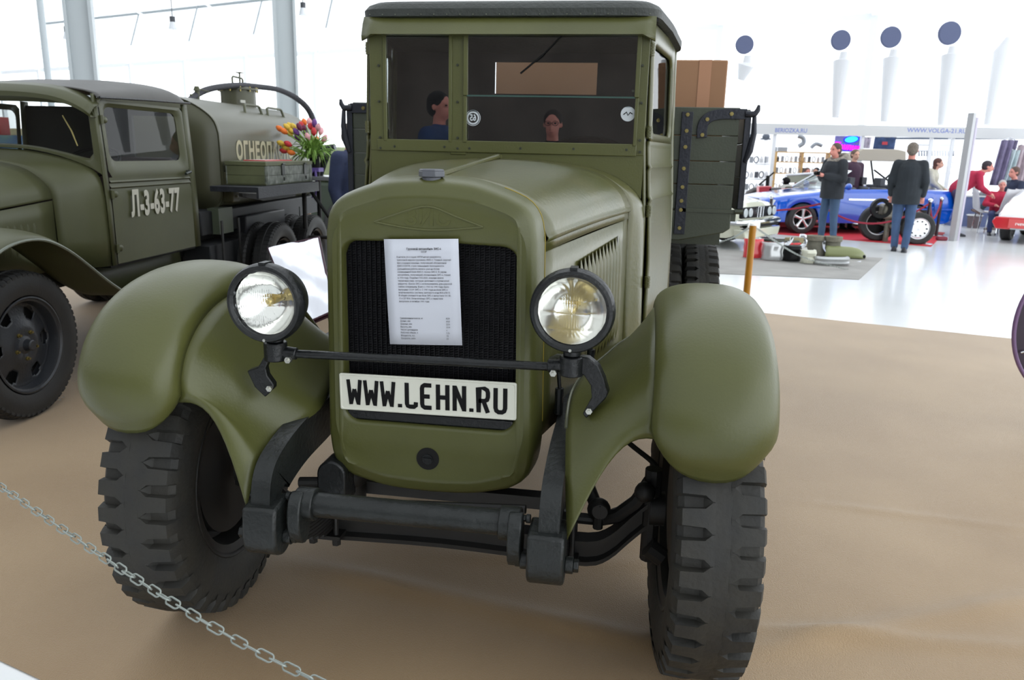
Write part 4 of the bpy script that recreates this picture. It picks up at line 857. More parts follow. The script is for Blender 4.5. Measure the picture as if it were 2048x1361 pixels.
# wings
GP = [(-0.62, 0.66), (-0.60, 0.78), (-0.52, 0.92), (-0.38, 1.02), (-0.2, 1.065), (0.0, 1.055), (0.2, 0.975), (0.42, 0.83), (0.66, 0.655), (0.86, 0.545), (1.05, 0.50), (1.3, 0.49), (2.2, 0.49)]
gp = smooth2(GP, 4)
for s in (-1, 1):
    G = []
    for i, (y, z) in enumerate(gp):
        ty, tz = tang(gp, i); ny, nz = -tz, ty; row = []
        flat = min(1, max(0, (y-0.5)/0.5))
        for j in range(13):
            w_ = j/12; x = lerp(0.50, 0.905, w_); dr = -0.07*(1-sqrt(max(0, 1-((w_-0.42)/0.60)**2)))*(1-flat)-0.012*flat*(w_ > 0.95)
            row.append(V((s*x, y+ny*dr, z+nz*dr)))
        G.append(row)
    wg = M().grid(G).build('front_wing', OLIVEG, TK, sharp=70, solid=0.004)
    M().tube([V((p[-1].x, p[-1].y, p[-1].z-0.004)) for p in G], 0.008, 6).build('wing_edge', mat('edge_grey', (98, 104, 92), 0.35), wg)
    # valance between wing and body, dark underneath
    G2 = [[V((s*0.50, y, z-0.01)), V((s*0.47, y, max(z, 0.74)))] for y, z in gp]
    M().grid(G2).build('wing_valance', OLIVEG, TK, solid=0.003)
    M().box(s*0.5 if s > 0 else -0.9, 0.9 if s > 0 else -0.5, 2.2, 2.5, 0.44, 0.49).build('step', DARK, TK)
# wheels of the tank truck
def plaintyre(R, W, n=60):
    m = M(); prof = [(-W*0.34, R*0.655), (-W*0.42, R*0.68), (-W*0.49, R*0.77), (-W*0.50, R*0.86), (-W*0.44, R*0.955), (-W*0.36, R*0.988), (0, R), (W*0.36, R*0.988), (W*0.44, R*0.955), (W*0.50, R*0.86), (W*0.49, R*0.77), (W*0.42, R*0.68), (W*0.34, R*0.655)]
    m.lathe(prof, 'x', 72)
    for s in (-1, 1):
        for k in range(n):
            a = 2*pi*(k+0.25*s)/n; da = 2*pi/n; rs = []
            for x, r in ((W*0.06, R*1.004), (W*0.34, R*0.998), (W*0.46, R*0.965)):
                a0, a1 = a-da*0.3, a+da*0.3; rs.append([V((s*x, r*sin(a0), r*cos(a0))), V((s*x, r*sin(a1), r*cos(a1))), V((s*x*0.99, (r-.02)*sin(a1), (r-.02)*cos(a1))), V((s*x*0.99, (r-.02)*sin(a0), (r-.02)*cos(a0)))])
            m.rings(rs)
    m.tube([V((0, (R+0.0)*sin(a), (R+0.0)*cos(a))) for a in [2*pi*k/72 for k in range(72)]], 0.008, 6, closed=True)
    return m
pt = plaintyre(0.412, 0.175)
RIMB = mat('rim_black', (40, 42, 46), 0.38, var=0.15, vscale=10, bump=0.15)
gw = pt.build('front_wheel', RUBD, TK, sharp=30); gw.location = (0.715, -0.06, 0.417)
R = 0.412; W = 0.175
m = M().lathe([(-W*0.4, R*0.665), (-W*0.3, R*0.58), (W*0.1, R*0.57), (W*0.36, R*0.60), (W*0.40, R*0.655), (W*0.43, R*0.66), (W*0.44, R*0.64), (W*0.36, R*0.62), (W*0.30, R*0.60)], 'x', 60); m.build('rim', RIMB, gw, sharp=40)
# pressed disc with six openings
m = M(); n = 120; rp = [(R*0.59, 0.012), (R*0.55, 0.004), (R*0.52, 0.004), (R*0.49, 0.006), (R*0.46, 0.008), (R*0.43, 0.010), (R*0.40, 0.013), (R*0.37, 0.017), (R*0.34, 0.021), (R*0.31, 0.026), (R*0.27, 0.032), (R*0.23, 0.038), (R*0.20, 0.036), (0.0, 0.036)]
vs = [(h, r*sin(2*pi*k/n), r*cos(2*pi*k/n)) for r, h in rp for k in range(n)]; fs = []
for i in range(len(rp)-1):
    for k in range(n):
        rm = (rp[i][0]+rp[i+1][0])/2/R; da = ((k+0.5)/n*360) % 60 - 30
        if i > 0 and (da/13.5)**2+((rm-0.455)/0.085)**2 < 1: continue
        k2 = (k+1) % n; fs.append((i*n+k, i*n+k2, (i+1)*n+k2, (i+1)*n+k))
m.add(vs, fs); m.build('wheel_disc', RIMB, gw, solid=0.006, sharp=50)
M().lathe([(-0.03, R*0.56), (-0.035, R*0.4), (-0.035, 0.001)], 'x', 40).build('brake_drum', DARK, gw)
M().lathe([(0.030, 0.075), (0.045, 0.045), (0.052, 0.034), (0.085, 0.03), (0.09, 0.024), (0.09, 0.001)], 'x', 28).build('hub', RIMB, gw)
for k in range(5):
    a = radians(90-36-72*k); y, z = 0.0, 0.0; y, z = 0.078*cos(a), 0.078*sin(a)
    M().cyl((0.036, y, z), (0.050, y, z), 0.012, n=6).cyl((0.05, y, z), (0.062, y, z), 0.007, n=8).build('wheel_nut', BRASS, gw)
dup(gw, TK, (-0.715, -0.06, 0.417))
rwh = pt.build('rear_wheel', RUBD, TK, sharp=30); rwh.location = (0.91, 3.2, 0.417)
M().lathe([(-W*0.4, R*0.665), (-W*0.3, R*0.58), (W*0.36, R*0.60), (W*0.44, R*0.64)], 'x', 40).lathe([(0.0, R*0.57), (-0.02, R*0.3), (-0.02, 0.001)], 'x', 30).build('rim', RIMB, rwh)
for x, y in ((0.69, 3.2), (0.91, 4.14), (0.69, 4.14), (-0.91, 3.2), (-0.69, 3.2), (-0.91, 4.14), (-0.69, 4.14)): dup(rwh, TK, (x, y, 0.417))
# chassis of the tank truck
for s in (-1, 1): M().box(s*0.42-0.03, s*0.42+0.03, -0.4, 5.3, 0.60, 0.74).build('frame_rail', DARK, TK)
m = M()
for y in (3.2, 4.14): m.cyl((-0.6, y, 0.412), (0.6, y, 0.412), 0.05, n=12).sph((0, y, 0.412), 0.16)
m.cyl((-0.6, -0.06, 0.40), (0.6, -0.06, 0.40), 0.035, n=10).box(-0.2, 0.2, -0.3, 0.9, 0.5, 1.0).cyl((0, 1.0, 0.6), (0, 3.2, 0.45), 0.03, n=8); m.build('axles_and_engine', DARK, TK)
m = M(); m.box(0.45, 0.66, 2.25, 5.2, 0.78, 0.98).box(0.45, 0.70, 2.3, 2.9, 0.50, 0.70); m.build('side_beam', mat('beam_black', (19, 21, 25), 0.6, var=0.3, vscale=8), TK, bev=0.01)
M().box(0.62, 0.72, 2.45, 2.72, 0.78, 1.0).build('beam_bracket', mat('bracket_green', (70, 78, 62), 0.5), TK)
M().box(0.45, 0.74, 2.95, 3.9, 0.72, 0.9).build('tool_box', mat('toolbox', (26, 28, 34), 0.5, var=0.2), TK, bev=0.01)
for y in (2.42, 2.75, 4.3): M().box(0.745, 0.755, y, y+0.03, 0.5, 0.9).build('hanger_strap', DARK, TK)
# tank
TANKM = mat('tank_paint', (74, 74, 54), 0.38, var=0.10, vscale=2)
TS = smooth2([(0, 1.955), (0.22, 1.94), (0.42, 1.885), (0.57, 1.80), (0.645, 1.72), (0.675, 1.62)], 3)+[(0.68, 1.45), (0.68, 1.22)]+smooth2([(0.675, 1.10), (0.64, 1.02), (0.56, 0.98)], 3)+[(0.3, 0.96), (0, 0.96)]
full = TS+[(-x, z) for x, z in TS[-2:0:-1]]
def sc2(o, k): return [(x*k, 1.45+(z-1.45)*k) for x, z in o]
rs = [[V((x, y, z)) for x, z in sc2(full, k)] for y, k in ((2.66, 0.0), (2.60, 0.3), (2.57, 0.6), (2.585, 0.85), (2.62, 0.95), (2.635, 0.985), (2.625, 1.012), (2.65, 1.016), (2.675, 1.012), (2.68, 1.0), (3.3, 1.0), (4.5, 1.0), (5.12, 1.0), (5.16, 0.98), (5.18, 0.9), (5.2, 0.5), (5.2, 0.0))]
rs[0] = [p+V((0.001*cos(i), 0, 0.001*sin(i))) for i, p in enumerate(rs[0])]
tk = M().rings(rs[1:-1]).build('tank', TANKM, TK, sharp=45)
text('tank_lettering', 'ОГНЕОПАСНО', STEN, tk, 0.215, frame((0.6815, 3.66, 1.475), (0, 1, 0.0), (0, 0, 1), (1, 0, 0)), 0.86, 0.009, 0.0006, gap=1.12)
# stencil bridges
c0 = L(478, 214, x=0.0); c0.z = 1.93
mh = M().cyl(c0, c0+V((0, 0, 0.19)), 0.185, n=36).cyl(c0+V((0, 0, 0.19)), c0+V((0, 0, 0.21)), 0.215, n=36).sph(c0+V((0, 0, 0.205)), 0.17, 0.17, 0.03, 24, 8).build('manhole_neck', TANKM, TK, sharp=40)
for k in range(12): a = 2*pi*k/12; m = M().cyl(c0+V((0.203*cos(a), 0.203*sin(a), 0.17)), c0+V((0.203*cos(a), 0.203*sin(a), 0.222)), 0.010, n=6).build('neck_bolt', BRASS, mh)
m = M().tube([c0+V((-0.0, -0.13, 0.20)), c0+V((0, -0.13, 0.31)), c0+V((0, -0.11, 0.325)), c0+V((0, 0.11, 0.325)), c0+V((0, 0.13, 0.31)), c0+V((0, 0.13, 0.20))], 0.010, 8).cyl(c0+V((0, 0.06, 0.2)), c0+V((0, 0.06, 0.38)), 0.010, n=8).box(c0.x-0.03, c0.x+0.03, c0.y+0.03, c0.y+0.09, c0.z+0.375, c0.z+0.385).build('lid_handle', OLIVEG, mh)
M().box(c0.x+0.165, c0.x+0.18, c0.y-0.10, c0.y-0.03, c0.z+0.05, c0.z+0.08, T(c0.x, c0.y, 0) @ RZ(-0.55) @ T(-c0.x, -c0.y, 0)).build('data_plate', mat('plate_grey', (180, 180, 170), 0.5), mh)
for (x0, x1) in ((492, 530), (537, 573)):
    a, b = L(x0, 247, x=0.50), L(x1-4, 245, x=0.50); a.z = b.z = 1.83
    M().tube([a, a+V((-0.03, 0.05, 0.085)), a+V((-0.03, 0.09, 0.095)), b+V((-0.03, -0.04, 0.095)), b+V((-0.03, 0.0, 0.085)), b], 0.013, 8).build('grab_handle', OLIVEG, TK)
m = M(); p = L(396, 214, x=0.1); p.z = 1.95; m.cyl(p, p+V((0, 0, 0.08)), 0.022, n=10).cyl(p+V((0, 0, 0.08)), p+V((0, 0, 0.12)), 0.034, 0.02, n=10).cyl(p+V((0, 0, 0.1)), p+V((0.05, 0.16, 0.08)), 0.005, n=5); p2 = L(384, 213, x=0.1); p2.z = 1.95; m.cyl(p2, p2+V((0, 0, 0.04)), 0.014, n=8); m.build('tank_valve', OLIVEG, TK)
hp_ = catmull([L(366, 220, x=0.15), L(385, 196, x=0.1), L(410, 181, x=0.08), L(440, 174, x=0.08), L(478, 171, x=0.08), L(520, 174, x=0.1), L(558, 180, x=0.15), L(592, 196, x=0.22), L(615, 217, x=0.28), L(626, 240, x=0.34), L(630, 262, x=0.4)], 4)
M().tube(hp_, [0.030+0.006*sin(min(1, max(0, (i-24)/8))*pi/2) for i in range(len(hp_))], 12).build('suction_hose', mat('hose_black', (38, 38, 44), 0.7, var=0.2, vscale=30, bump=0.5, bscale=60), TK)
m = M(); m.box(0.66, 0.76, 2.66, 2.80, 1.04, 1.30).build('shelf_bracket', mat('bracket_brown', (74, 72, 48), 0.5), TK, bev=0.01)
for z in (1.24, 1.165, 1.09): bolt(M(), (0.76, 2.74, z), (1, 0, 0), 0.012, 0.01).build('bracket_bolt', ZINC, TK)
# shelf board beside the tank
SX = 1.10; s0_, s1_ = L(533, 373, x=SX-0.02), L(625, 361, x=SX-0.02); SZ = (s0_.z+s1_.z)/2
m = M().box(0.69, SX, s0_.y-0.25, s1_.y+0.06, SZ-0.05, SZ-0.004); m.box(SX, SX+0.02, s0_.y-0.27, s1_.y+0.08, SZ-0.10, SZ-0.004).build('side_shelf', mat('shelf_black', (28, 31, 38), 0.5, var=0.3, vscale=30, bump=0.4, bscale=90), TK, bev=0.003)
m = M(); m.prism([V((0.94, 2.45, SZ-0.06)), V((0.94, 3.0, SZ-0.10)), V((0.94, 3.7, SZ-0.10)), V((0.94, 3.7, SZ-0.15)), V((0.94, 2.9, SZ-0.15)), V((0.94, 2.45, SZ-0.09))], (-0.03, 0, 0)); m.build('shelf_gusset', DARK, TK)
# ammunition crate on the shelf
def GW(x, y, z): return GO+GX*x+GY*y+V((0, 0, z))
CRG = mat('crate_green', (88, 92, 62), 0.55, var=0.2, vscale=6); CRW = mat('crate_worn', (112, 116, 108), 0.55, var=0.45, vscale=18, rgb2=(70, 76, 66))
ct = thing('wooden_crate', 'worn green wooden crate on the shelf beside the tank', 'crate', GW(SX-0.20, (s0_.y+s1_.y)/2, SZ), GA)
w2, l2, h2 = 0.18, (s1_.y-s0_.y)/2, 0.165
for i in range(2):
    z0, z1 = i*0.082, (i+1)*0.082-0.002
    M().box(w2-0.012, w2, -l2, l2, z0, z1).build('plank', CRW, ct, bev=0.002); M().box(-w2, -w2+0.012, -l2, l2, z0, z1).build('plank', CRW, ct, bev=0.002)
    for s in (-1, 1): M().box(-w2+0.012, w2-0.012, s*l2-(0.012 if s > 0 else 0), s*l2+(0 if s > 0 else 0.012), z0, z1).build('plank', CRG, ct, bev=0.002)
M().box(-w2-0.004, w2+0.004, -l2-0.004, l2+0.004, 0.165, 0.200).build('lid', CRG, ct, bev=0.003)
M().box(-w2, w2, -l2, l2, 0.0, 0.012).build('bottom', CRG, ct)
for y in (-l2*0.35, l2*0.62): M().box(w2, w2+0.012, y-0.035, y+0.035, 0.08, 0.18).cyl((w2+0.014, y-0.03, 0.178), (w2+0.014, y+0.03, 0.178), 0.007, n=8).cyl((w2+0.014, y, 0.06), (w2+0.014, y, 0.03), 0.008, n=6).build('latch', mat('latch_dark', (46, 50, 44), 0.4, 0.4), ct)
for y in (-l2+0.05, l2-0.05): M().box(w2, w2+0.003, y-0.025, y+0.025, 0.0, 0.165).build('corner_iron', CRW, ct)
bk = thing('booklet', 'flat red and white booklet lying on the wooden crate', 'booklet', GW(SX-0.22, (s0_.y+s1_.y)/2-0.02, SZ+0.201), GA)
M().box(-0.10, 0.10, -0.33, 0.33, 0, 0.008).build('cover', mat('booklet_red', (196, 62, 66), 0.4), bk)
M().box(-0.085, 0.085, -0.31, 0.05, 0.008, 0.0095).build('printed_panel', mat('booklet_white', (214, 190, 188), 0.5), bk)
# ================================================================ bouquet, table and things behind the tank truck
vb = at(634, 352, y=5.75); 
tb = thing('display_table', 'dark metal table with light top beside the bouquet, behind the wooden crate', 'table', (vb.x+0.10, 5.85, 0), 0.1)
tz = vb.z
M().box(-0.25, 0.48, -0.30, 0.30, tz-0.04, tz).build('table_top', mat('table_top', (130, 132, 134), 0.25), tb, bev=0.005)
for x, y in ((-0.2, -0.25), (0.42, -0.25), (-0.2, 0.25), (0.42, 0.25)): M().cyl((x, y, 0), (x, y, tz-0.04), 0.025, n=8).build('leg', DARK, tb)
M().cyl((-0.2, -0.25, tz*0.5), (0.42, -0.25, tz*0.5), 0.018, n=8).cyl((-0.2, -0.25, tz*0.22), (0.42, -0.25, tz*0.22), 0.02, n=8).cyl((-0.2, -0.25, tz-0.05), (0.2, -0.25, tz*0.5), 0.018, n=8).build('brace', DARK, tb)
def vase_and_flowers():
    base = V((vb.x, 5.70, tz)); t = thing('flower_bouquet', 'bouquet of red, orange, yellow and purple tulips in a dark vase with purple ribbon', 'flowers', base)
    M().lathe([(0, 0.001), (0, 0.05), (0.12, 0.055), (0.2, 0.045), (0.22, 0.05)], 'z', 16).build('vase', INK, t)
    m = M(); m.tube([V((0.0, -0.06, 0.06)), V((-0.03, -0.08, -0.02)), V((0.02, -0.09, -0.12)), V((0.0, -0.09, -0.22))], [0.012, 0.014, 0.012, 0.008], 5).tube([V((0.03, -0.06, 0.06)), V((0.05, -0.08, -0.06)), V((0.03, -0.09, -0.24))], [0.012, 0.014, 0.008], 5)
    m.box(-0.06, 0.07, -0.065, 0.06, 0.045, 0.085); m.build('ribbon', mat('ribbon_purple', (118, 98, 170), 0.4), t)
    cols = {'o': mat('tulip_orange', (232, 120, 44), 0.6), 'r': mat('tulip_red', (196, 50, 58), 0.6), 'y': mat('tulip_yellow', (220, 186, 70), 0.6), 'p': mat('tulip_purple', (104, 60, 130), 0.6), 'd': mat('tulip_maroon', (110, 34, 70), 0.6), 'k': mat('tulip_pink', (230, 170, 176), 0.6)}
    GRN = mat('stem_green', (120, 158, 66), 0.6, var=0.25, vscale=20)
    fl = [(567, 263, 'o'), (575, 268, 'o'), (611, 251, 'o'), (620, 252, 'k'), (603, 262, 'd'), (622, 260, 'r'), (614, 270, 'p'), (628, 272, 'r'), (598, 271, 'p'), (588, 268, 'y'), (580, 260, 'y'), (593, 261, 'y'), (586, 258, 'y'), (635, 262, 'k'), (640, 270, 'k'), (645, 284, 'k'), (632, 289, 'o'), (572, 296, 'r'), (566, 293, 'r'), (580, 299, 'y'), (576, 304, 'r'), (570, 290, 'y'), (584, 292, 'r'), (600, 280, 'p'), (610, 262, 'd'), (618, 282, 'k'), (591, 308, 'o'), (629, 255, 'p'), (606, 257, 'r'), (585, 272, 'y')]
    for i, (x, y, c) in enumerate(fl):
        dy = random.uniform(-0.14, 0.14); p = at(x, y, y=5.70+dy)-base; m = M()
        o = thing_part = None
        tip = p; mid = V((p.x*0.45, p.y*0.5, p.z*0.6+0.06)); st = M().tube(catmull([V((0, 0, 0.15)), mid, tip], 4), 0.006, 5)
        s_ = st.build('stem', GRN, t); dirv = (tip-mid).normalized(); q = frame(tip, dirv.orthogonal(), dirv.cross(dirv.orthogonal()), dirv)
        for k in range(6):
            a = 2*pi*k/6; pet = [[V((0.029*sin(pi*min(1, v_*0.8+0.1))*cos(a+u_*0.6), 0.029*sin(pi*min(1, v_*0.8+0.1))*sin(a+u_*0.6), v_*0.085)) for u_ in (-1, 0, 1)] for v_ in (0, 0.3, 0.6, 0.85, 1)]
            m.grid(pet, q)
        m.build('blossom', cols[c], s_, sharp=180, solid=0.001)
    lf = M()
    for i in range(110):
        a = random.uniform(0, 2*pi); r = random.uniform(0.10, 0.30); z = random.uniform(-0.12, 0.22); w_ = random.uniform(0.007, 0.013)
        P = catmull([V((0, 0, 0.12)), V((cos(a)*r*0.35, sin(a)*r*0.35, 0.26+z*0.3)), V((cos(a)*r*0.8, sin(a)*r*0.6, 0.24+z*0.75)), V((cos(a)*r*1.0, sin(a)*r*0.7, 0.18+z))], 3)
        sd = V((-sin(a), cos(a), 0.3)).normalized(); lf.grid([[p-sd*w_*sin(pi*(0.12+0.88*j/len(P))), p+V((0, 0, -0.004)), p+sd*w_*sin(pi*(0.12+0.88*j/len(P)))] for j, p in enumerate(P)])
    lf.build('leaves', GRN, t, sharp=180, kind='stuff')
vase_and_flowers()
# weapon-like tripod with sloping strut on the table
t = thing('tripod_mount', 'dark metal tripod mount with sloping struts on the table right of the bouquet', 'tripod', (vb.x+0.25, 5.9, tz))
DG = mat('gun_grey', (66, 70, 76), 0.35, 0.5)
b0 = V((vb.x+0.25, 5.9, tz))
M().cyl(at(643, 352, y=5.9)-b0, at(662, 296, y=5.9)-b0, 0.016, n=8).cyl(at(640, 300, y=5.95)-b0, at(670, 294, y=5.95)-b0, 0.035, n=10).build('sloping_tube', DG, t)
M().cyl(at(655, 300, y=5.95)-b0, at(675, 330, y=6.0)-b0, 0.008, n=6).cyl(at(650, 310, y=5.95)-b0, at(640, 350, y=6.0)-b0, 0.03, n=8).build('rear_leg', DARK, t)
M().box(-0.12, -0.02, 0, 0.08, 0.08, 0.26).build('mount_body', DARK, t, bev=0.01)
# olive hull far behind
p = atd(668, 330, 13); p.z = 0
t = thing('green_vehicle', 'pale green vehicle roof far behind the bouquet table', 'vehicle', p)
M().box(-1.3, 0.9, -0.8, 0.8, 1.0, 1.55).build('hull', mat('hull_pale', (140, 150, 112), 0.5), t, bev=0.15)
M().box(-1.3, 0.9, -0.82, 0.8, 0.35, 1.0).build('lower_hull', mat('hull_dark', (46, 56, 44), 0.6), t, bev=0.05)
for x in (-0.9, 0.5):
    for s in (-1, 1): M().cyl((x, s*0.62, 0.36), (x, s*0.88, 0.36), 0.36, n=24).build('wheel', RUBD, t, bev=0.03)
# silver framed board wrapped in film
a, b, c, d = (at(*q, y=yy) for q, yy in (((537, 497), 2.9), ((638, 475), 2.95), ((668, 622), 2.35), ((600, 652), 2.30)))
t = thing('display_board', 'film-wrapped mirror-like info board tilted behind the left headlamp', 'board', ((a+b+c+d)/4).to_tuple()); o_ = (a+b+c+d)/4
P = [q-o_ for q in (a, b, c, d)]; n_ = (P[1]-P[0]).cross(P[3]-P[0]).normalized(); G = []
if n_.y > 0: n_ = -n_
for i in range(15):
    row = []
    for j in range(11):
        u_, v_ = i/14, j/10; q = P[0].lerp(P[1], v_).lerp(P[3].lerp(P[2], v_), u_); row.append(q+n_*(0.006+0.007*sin(u_*5+v_*3)*sin(v_*7+u_*4)+0.0035*sin(u_*17+v_*4)*cos(v_*13)))
    G.append(row)
M().grid(G).build('film_sheet', mat('film_silver', (226, 228, 234), 0.14, 0.95), t, sharp=180)
M().prism([q-n_*0.032 for q in P], n_*0.016).build('backing', mat('board_back', (70, 40, 60), 0.6), t)
m = M()
for i in range(4): m.cyl(P[i], P[(i+1) % 4], 0.008, n=6)
m.build('edge_frame', mat('edge_maroon', (72, 34, 52), 0.5), t)
for q_, kx, dy in ((P[0], 0.8, 0.25), (P[1], 0.8, 0.25), (P[3], 0.9, 0.0), (P[2], 0.9, 0.0)): M().cyl(q_*kx, V((q_.x*(0.8 if dy else 1), q_.y+dy, -o_.z)), 0.015, n=8).build('easel_leg', DARK, t)
# stall seen through the cab windows at far left
p = atd(20, 270, 14); p.z = 0
t = thing('market_stall', 'colourful stall of goods seen through the tank truck windscreen', 'stall', p, 0.2)
M().box(-1.6, 2.2, -0.3, 0.3, 0, 1.62).build('counter', mat('stall_print', (112, 140, 130), 0.6, var=0.4, vscale=3, rgb2=(60, 90, 140)), t)
for i in range(9):
    x = -1.4+i*0.38; M().box(x, x+0.22, -0.2, 0.1, 1.62, 1.62+0.12+0.2*random.random()).build('goods_box', mat('goods_%d' % (i % 3), ((176, 60, 60), (206, 190, 150), (120, 150, 130))[i % 3], 0.6), t, bev=0.01)
# yellow posts and chains
def post(px, py_top, depth, h, label):
    p = atd(px, py_top, depth); p.z = 0; t = thing('barrier_post', label, 'post', p); m = M().cyl((0, 0, 0), (0, 0, h), 0.036, n=20); m.build('pole', YEL, t)
    M().cyl((0, 0, h), (0, 0, h+0.02), 0.037, 0.03, n=20).build('cap', WHT, t); M().cyl((0, 0, 0), (0, 0, 0.015), 0.12, n=28).build('foot', mat('post_foot', (60, 60, 60), 0.5), t)
    M().tube([V((-0.034, 0, h-0.04)), V((-0.055, 0, h-0.03)), V((-0.034, 0, h-0.015))], 0.004, 6).tube([V((0.034, 0, h-0.04)), V((0.055, 0, h-0.03)), V((0.034, 0, h-0.015))], 0.004, 6).build('hook', WHT, t); return p, h
pp, hh = post(1505, 462, 7.9, 0.86, 'yellow barrier post standing right of the wooden truck bed'); 
post(615, 408, 9.3, 0.80, 'yellow barrier post between the tank truck rear and the central truck')
bp_ = onfloor(-14, 1440); np_t = thing('barrier_post', 'yellow barrier post at the bottom left corner holding the near chain', 'post', bp_)
NH = at(-92, 915, x=bp_.x).z; NH = max(0.5, min(0.95, NH)); M().cyl((0, 0, 0), (0, 0, NH+0.03), 0.024, n=20).build('pole', YEL, np_t); M().cyl((0, 0, 0), (0, 0, 0.012), 0.05, n=24).build('foot', mat('post_foot', (60, 60, 60), 0.5), np_t)
CHN = mat('chain_zinc', (150, 156, 150), 0.38, 0.7)
def link_mesh(Lk, Wk, r):
    n = 7; pts = [V((Lk/2-Wk/2+Wk/2*cos(a), Wk/2*sin(a), 0)) for a in [-pi/2+pi*k/n for k in range(n+1)]]+[V((-Lk/2+Wk/2+Wk/2*cos(a), Wk/2*sin(a), 0)) for a in [pi/2+pi*k/n for k in range(n+1)]]
    m = M().tube(pts, r, 7, closed=True); me = bpy.data.meshes.new('link'); me.from_pydata([tuple(v) for v in m.v], [], m.f); me.polygons.foreach_set('use_smooth', [True]*len(me.polygons)); me.materials.append(CHN); return me
def chain(name, P, Lk, label):
    pitch = Lk*0.80; t = tag(bpy.data.objects.new(name, None), label, 'chain'); COL.objects.link(t); t.location = P[0]; me = link_mesh(Lk, Lk*0.42, Lk*0.050)
    D = [0]
    for i in range(1, len(P)): D.append(D[-1]+(P[i]-P[i-1]).length)
    s = 0; k = 0; i = 1
    while s < D[-1]:
        while i < len(P)-1 and D[i] < s: i += 1
        q = P[i-1].lerp(P[i], (s-D[i-1])/(D[i]-D[i-1])); d = (P[i]-P[i-1]).normalized(); up = V((0, 0, 1)); y = up.cross(d).normalized(); z = d.cross(y)
        ang = pi/4+(pi/2 if k % 2 else 0)+0.25*sin(k*1.7); y2 = y*cos(ang)+z*sin(ang)
        o = bpy.data.objects.new('link', me); COL.objects.link(o); o.parent = t; o.matrix_local = frame(q-P[0], d, y2, d.cross(y2)); s += pitch; k += 1
def cat(a, b, sag, n=60): return [a.lerp(b, i/n)-V((0, 0, sag*4*(i/n)*(1-i/n))) for i in range(n+1)]
ca = bp_+V((0.024, 0, NH)); cm_ = atd(330, 1196, 1.46); cb = atd(665, 1378, 1.34)
pts = catmull([ca, cm_, cb, cb+(cb-cm_)*1.0+V((0, 0, 0.05))], 24)
chain('near_chain', pts, 0.0345, 'thin zinc chain crossing the bottom left foreground')
top = pp+V((0.045, 0, 0.83)); e_ = at(2060, 545, z=0.35); mid = at(1760, 548, z=0.10)
def farchain(name, P, label):
    chain(name, P, 0.05, label)
farchain('far_chain', catmull([top, at(1600, 512, y=9.0), at(1690, 538, y=9.6), at(1780, 552, y=10.0), at(1900, 558, y=10.2), at(2060, 556, y=10.2)], 14), 'thin chain hanging low over the white floor at right')
farchain('far_chain', catmull([pp+V((-0.045, 0, 0.83)), at(1465, 476, y=8.3), at(1420, 489, y=9.0), at(1395, 486, y=9.6)], 10), 'thin chain running left from the yellow post towards the white coupe')
# litter
SCR = mat('clear_film', (220, 226, 232), 0.15)
for q, (x, y) in enumerate(((1303, 1213), (470, 1185), (108, 806))):
    p = onfloor(x, y); m = M(); 
    for k in range(7):
        a = V((random.uniform(-.03, .03), random.uniform(-.03, .03), random.uniform(0.006, .03))); m.add([a, a+V((.02, .006, .008)), a+V((.012, .02, -.004))], [(0, 1, 2)])
    o = m.build('plastic_scrap', SCR, None, fix=False); o.location = p+V((0, 0, 0.004)); tag(o, ('crumpled clear film scrap beside the right front tyre', 'clear film scrap under the left front tyre of the central truck', 'clear film scrap beside the tank truck front tyre')[q], 'litter')
# dark purple wheel arch at the right frame edge
t = thing('purple_disc', 'dark purple round edge cut off by the right frame border', 'wheel', at(2160, 655, y=2.6)); ce = at(2160, 655, y=2.6)
RR = (at(2160, 655, y=2.6)-at(2029, 655, y=2.6)).length
ring_ = [V((RR*cos(a), 0.0, RR*1.25*sin(a))) for a in [2*pi*k/64 for k in range(64)]]
M().tube(ring_, 0.012, 10, closed=True).build('rim_edge', mat('rim_purple', (118, 92, 130), 0.3), t)
M().rings([[p*0.99 for p in ring_], [p*0.9+V((0, 0.06, 0)) for p in ring_], [p*0.2+V((0, 0.08, 0)) for p in ring_]]).build('disc', mat('disc_purple', (44, 30, 50), 0.4), t)
m = M()
for z in (0.12, -0.16): m.cyl((-RR*0.86, -0.02, z), (-RR*0.78, -0.02, z+0.01), 0.006, n=6)
m.cyl((0, 0.08, 0), (0, 0.1, -ce.z), 0.03, n=8); m.build('stud', CHROME, t)
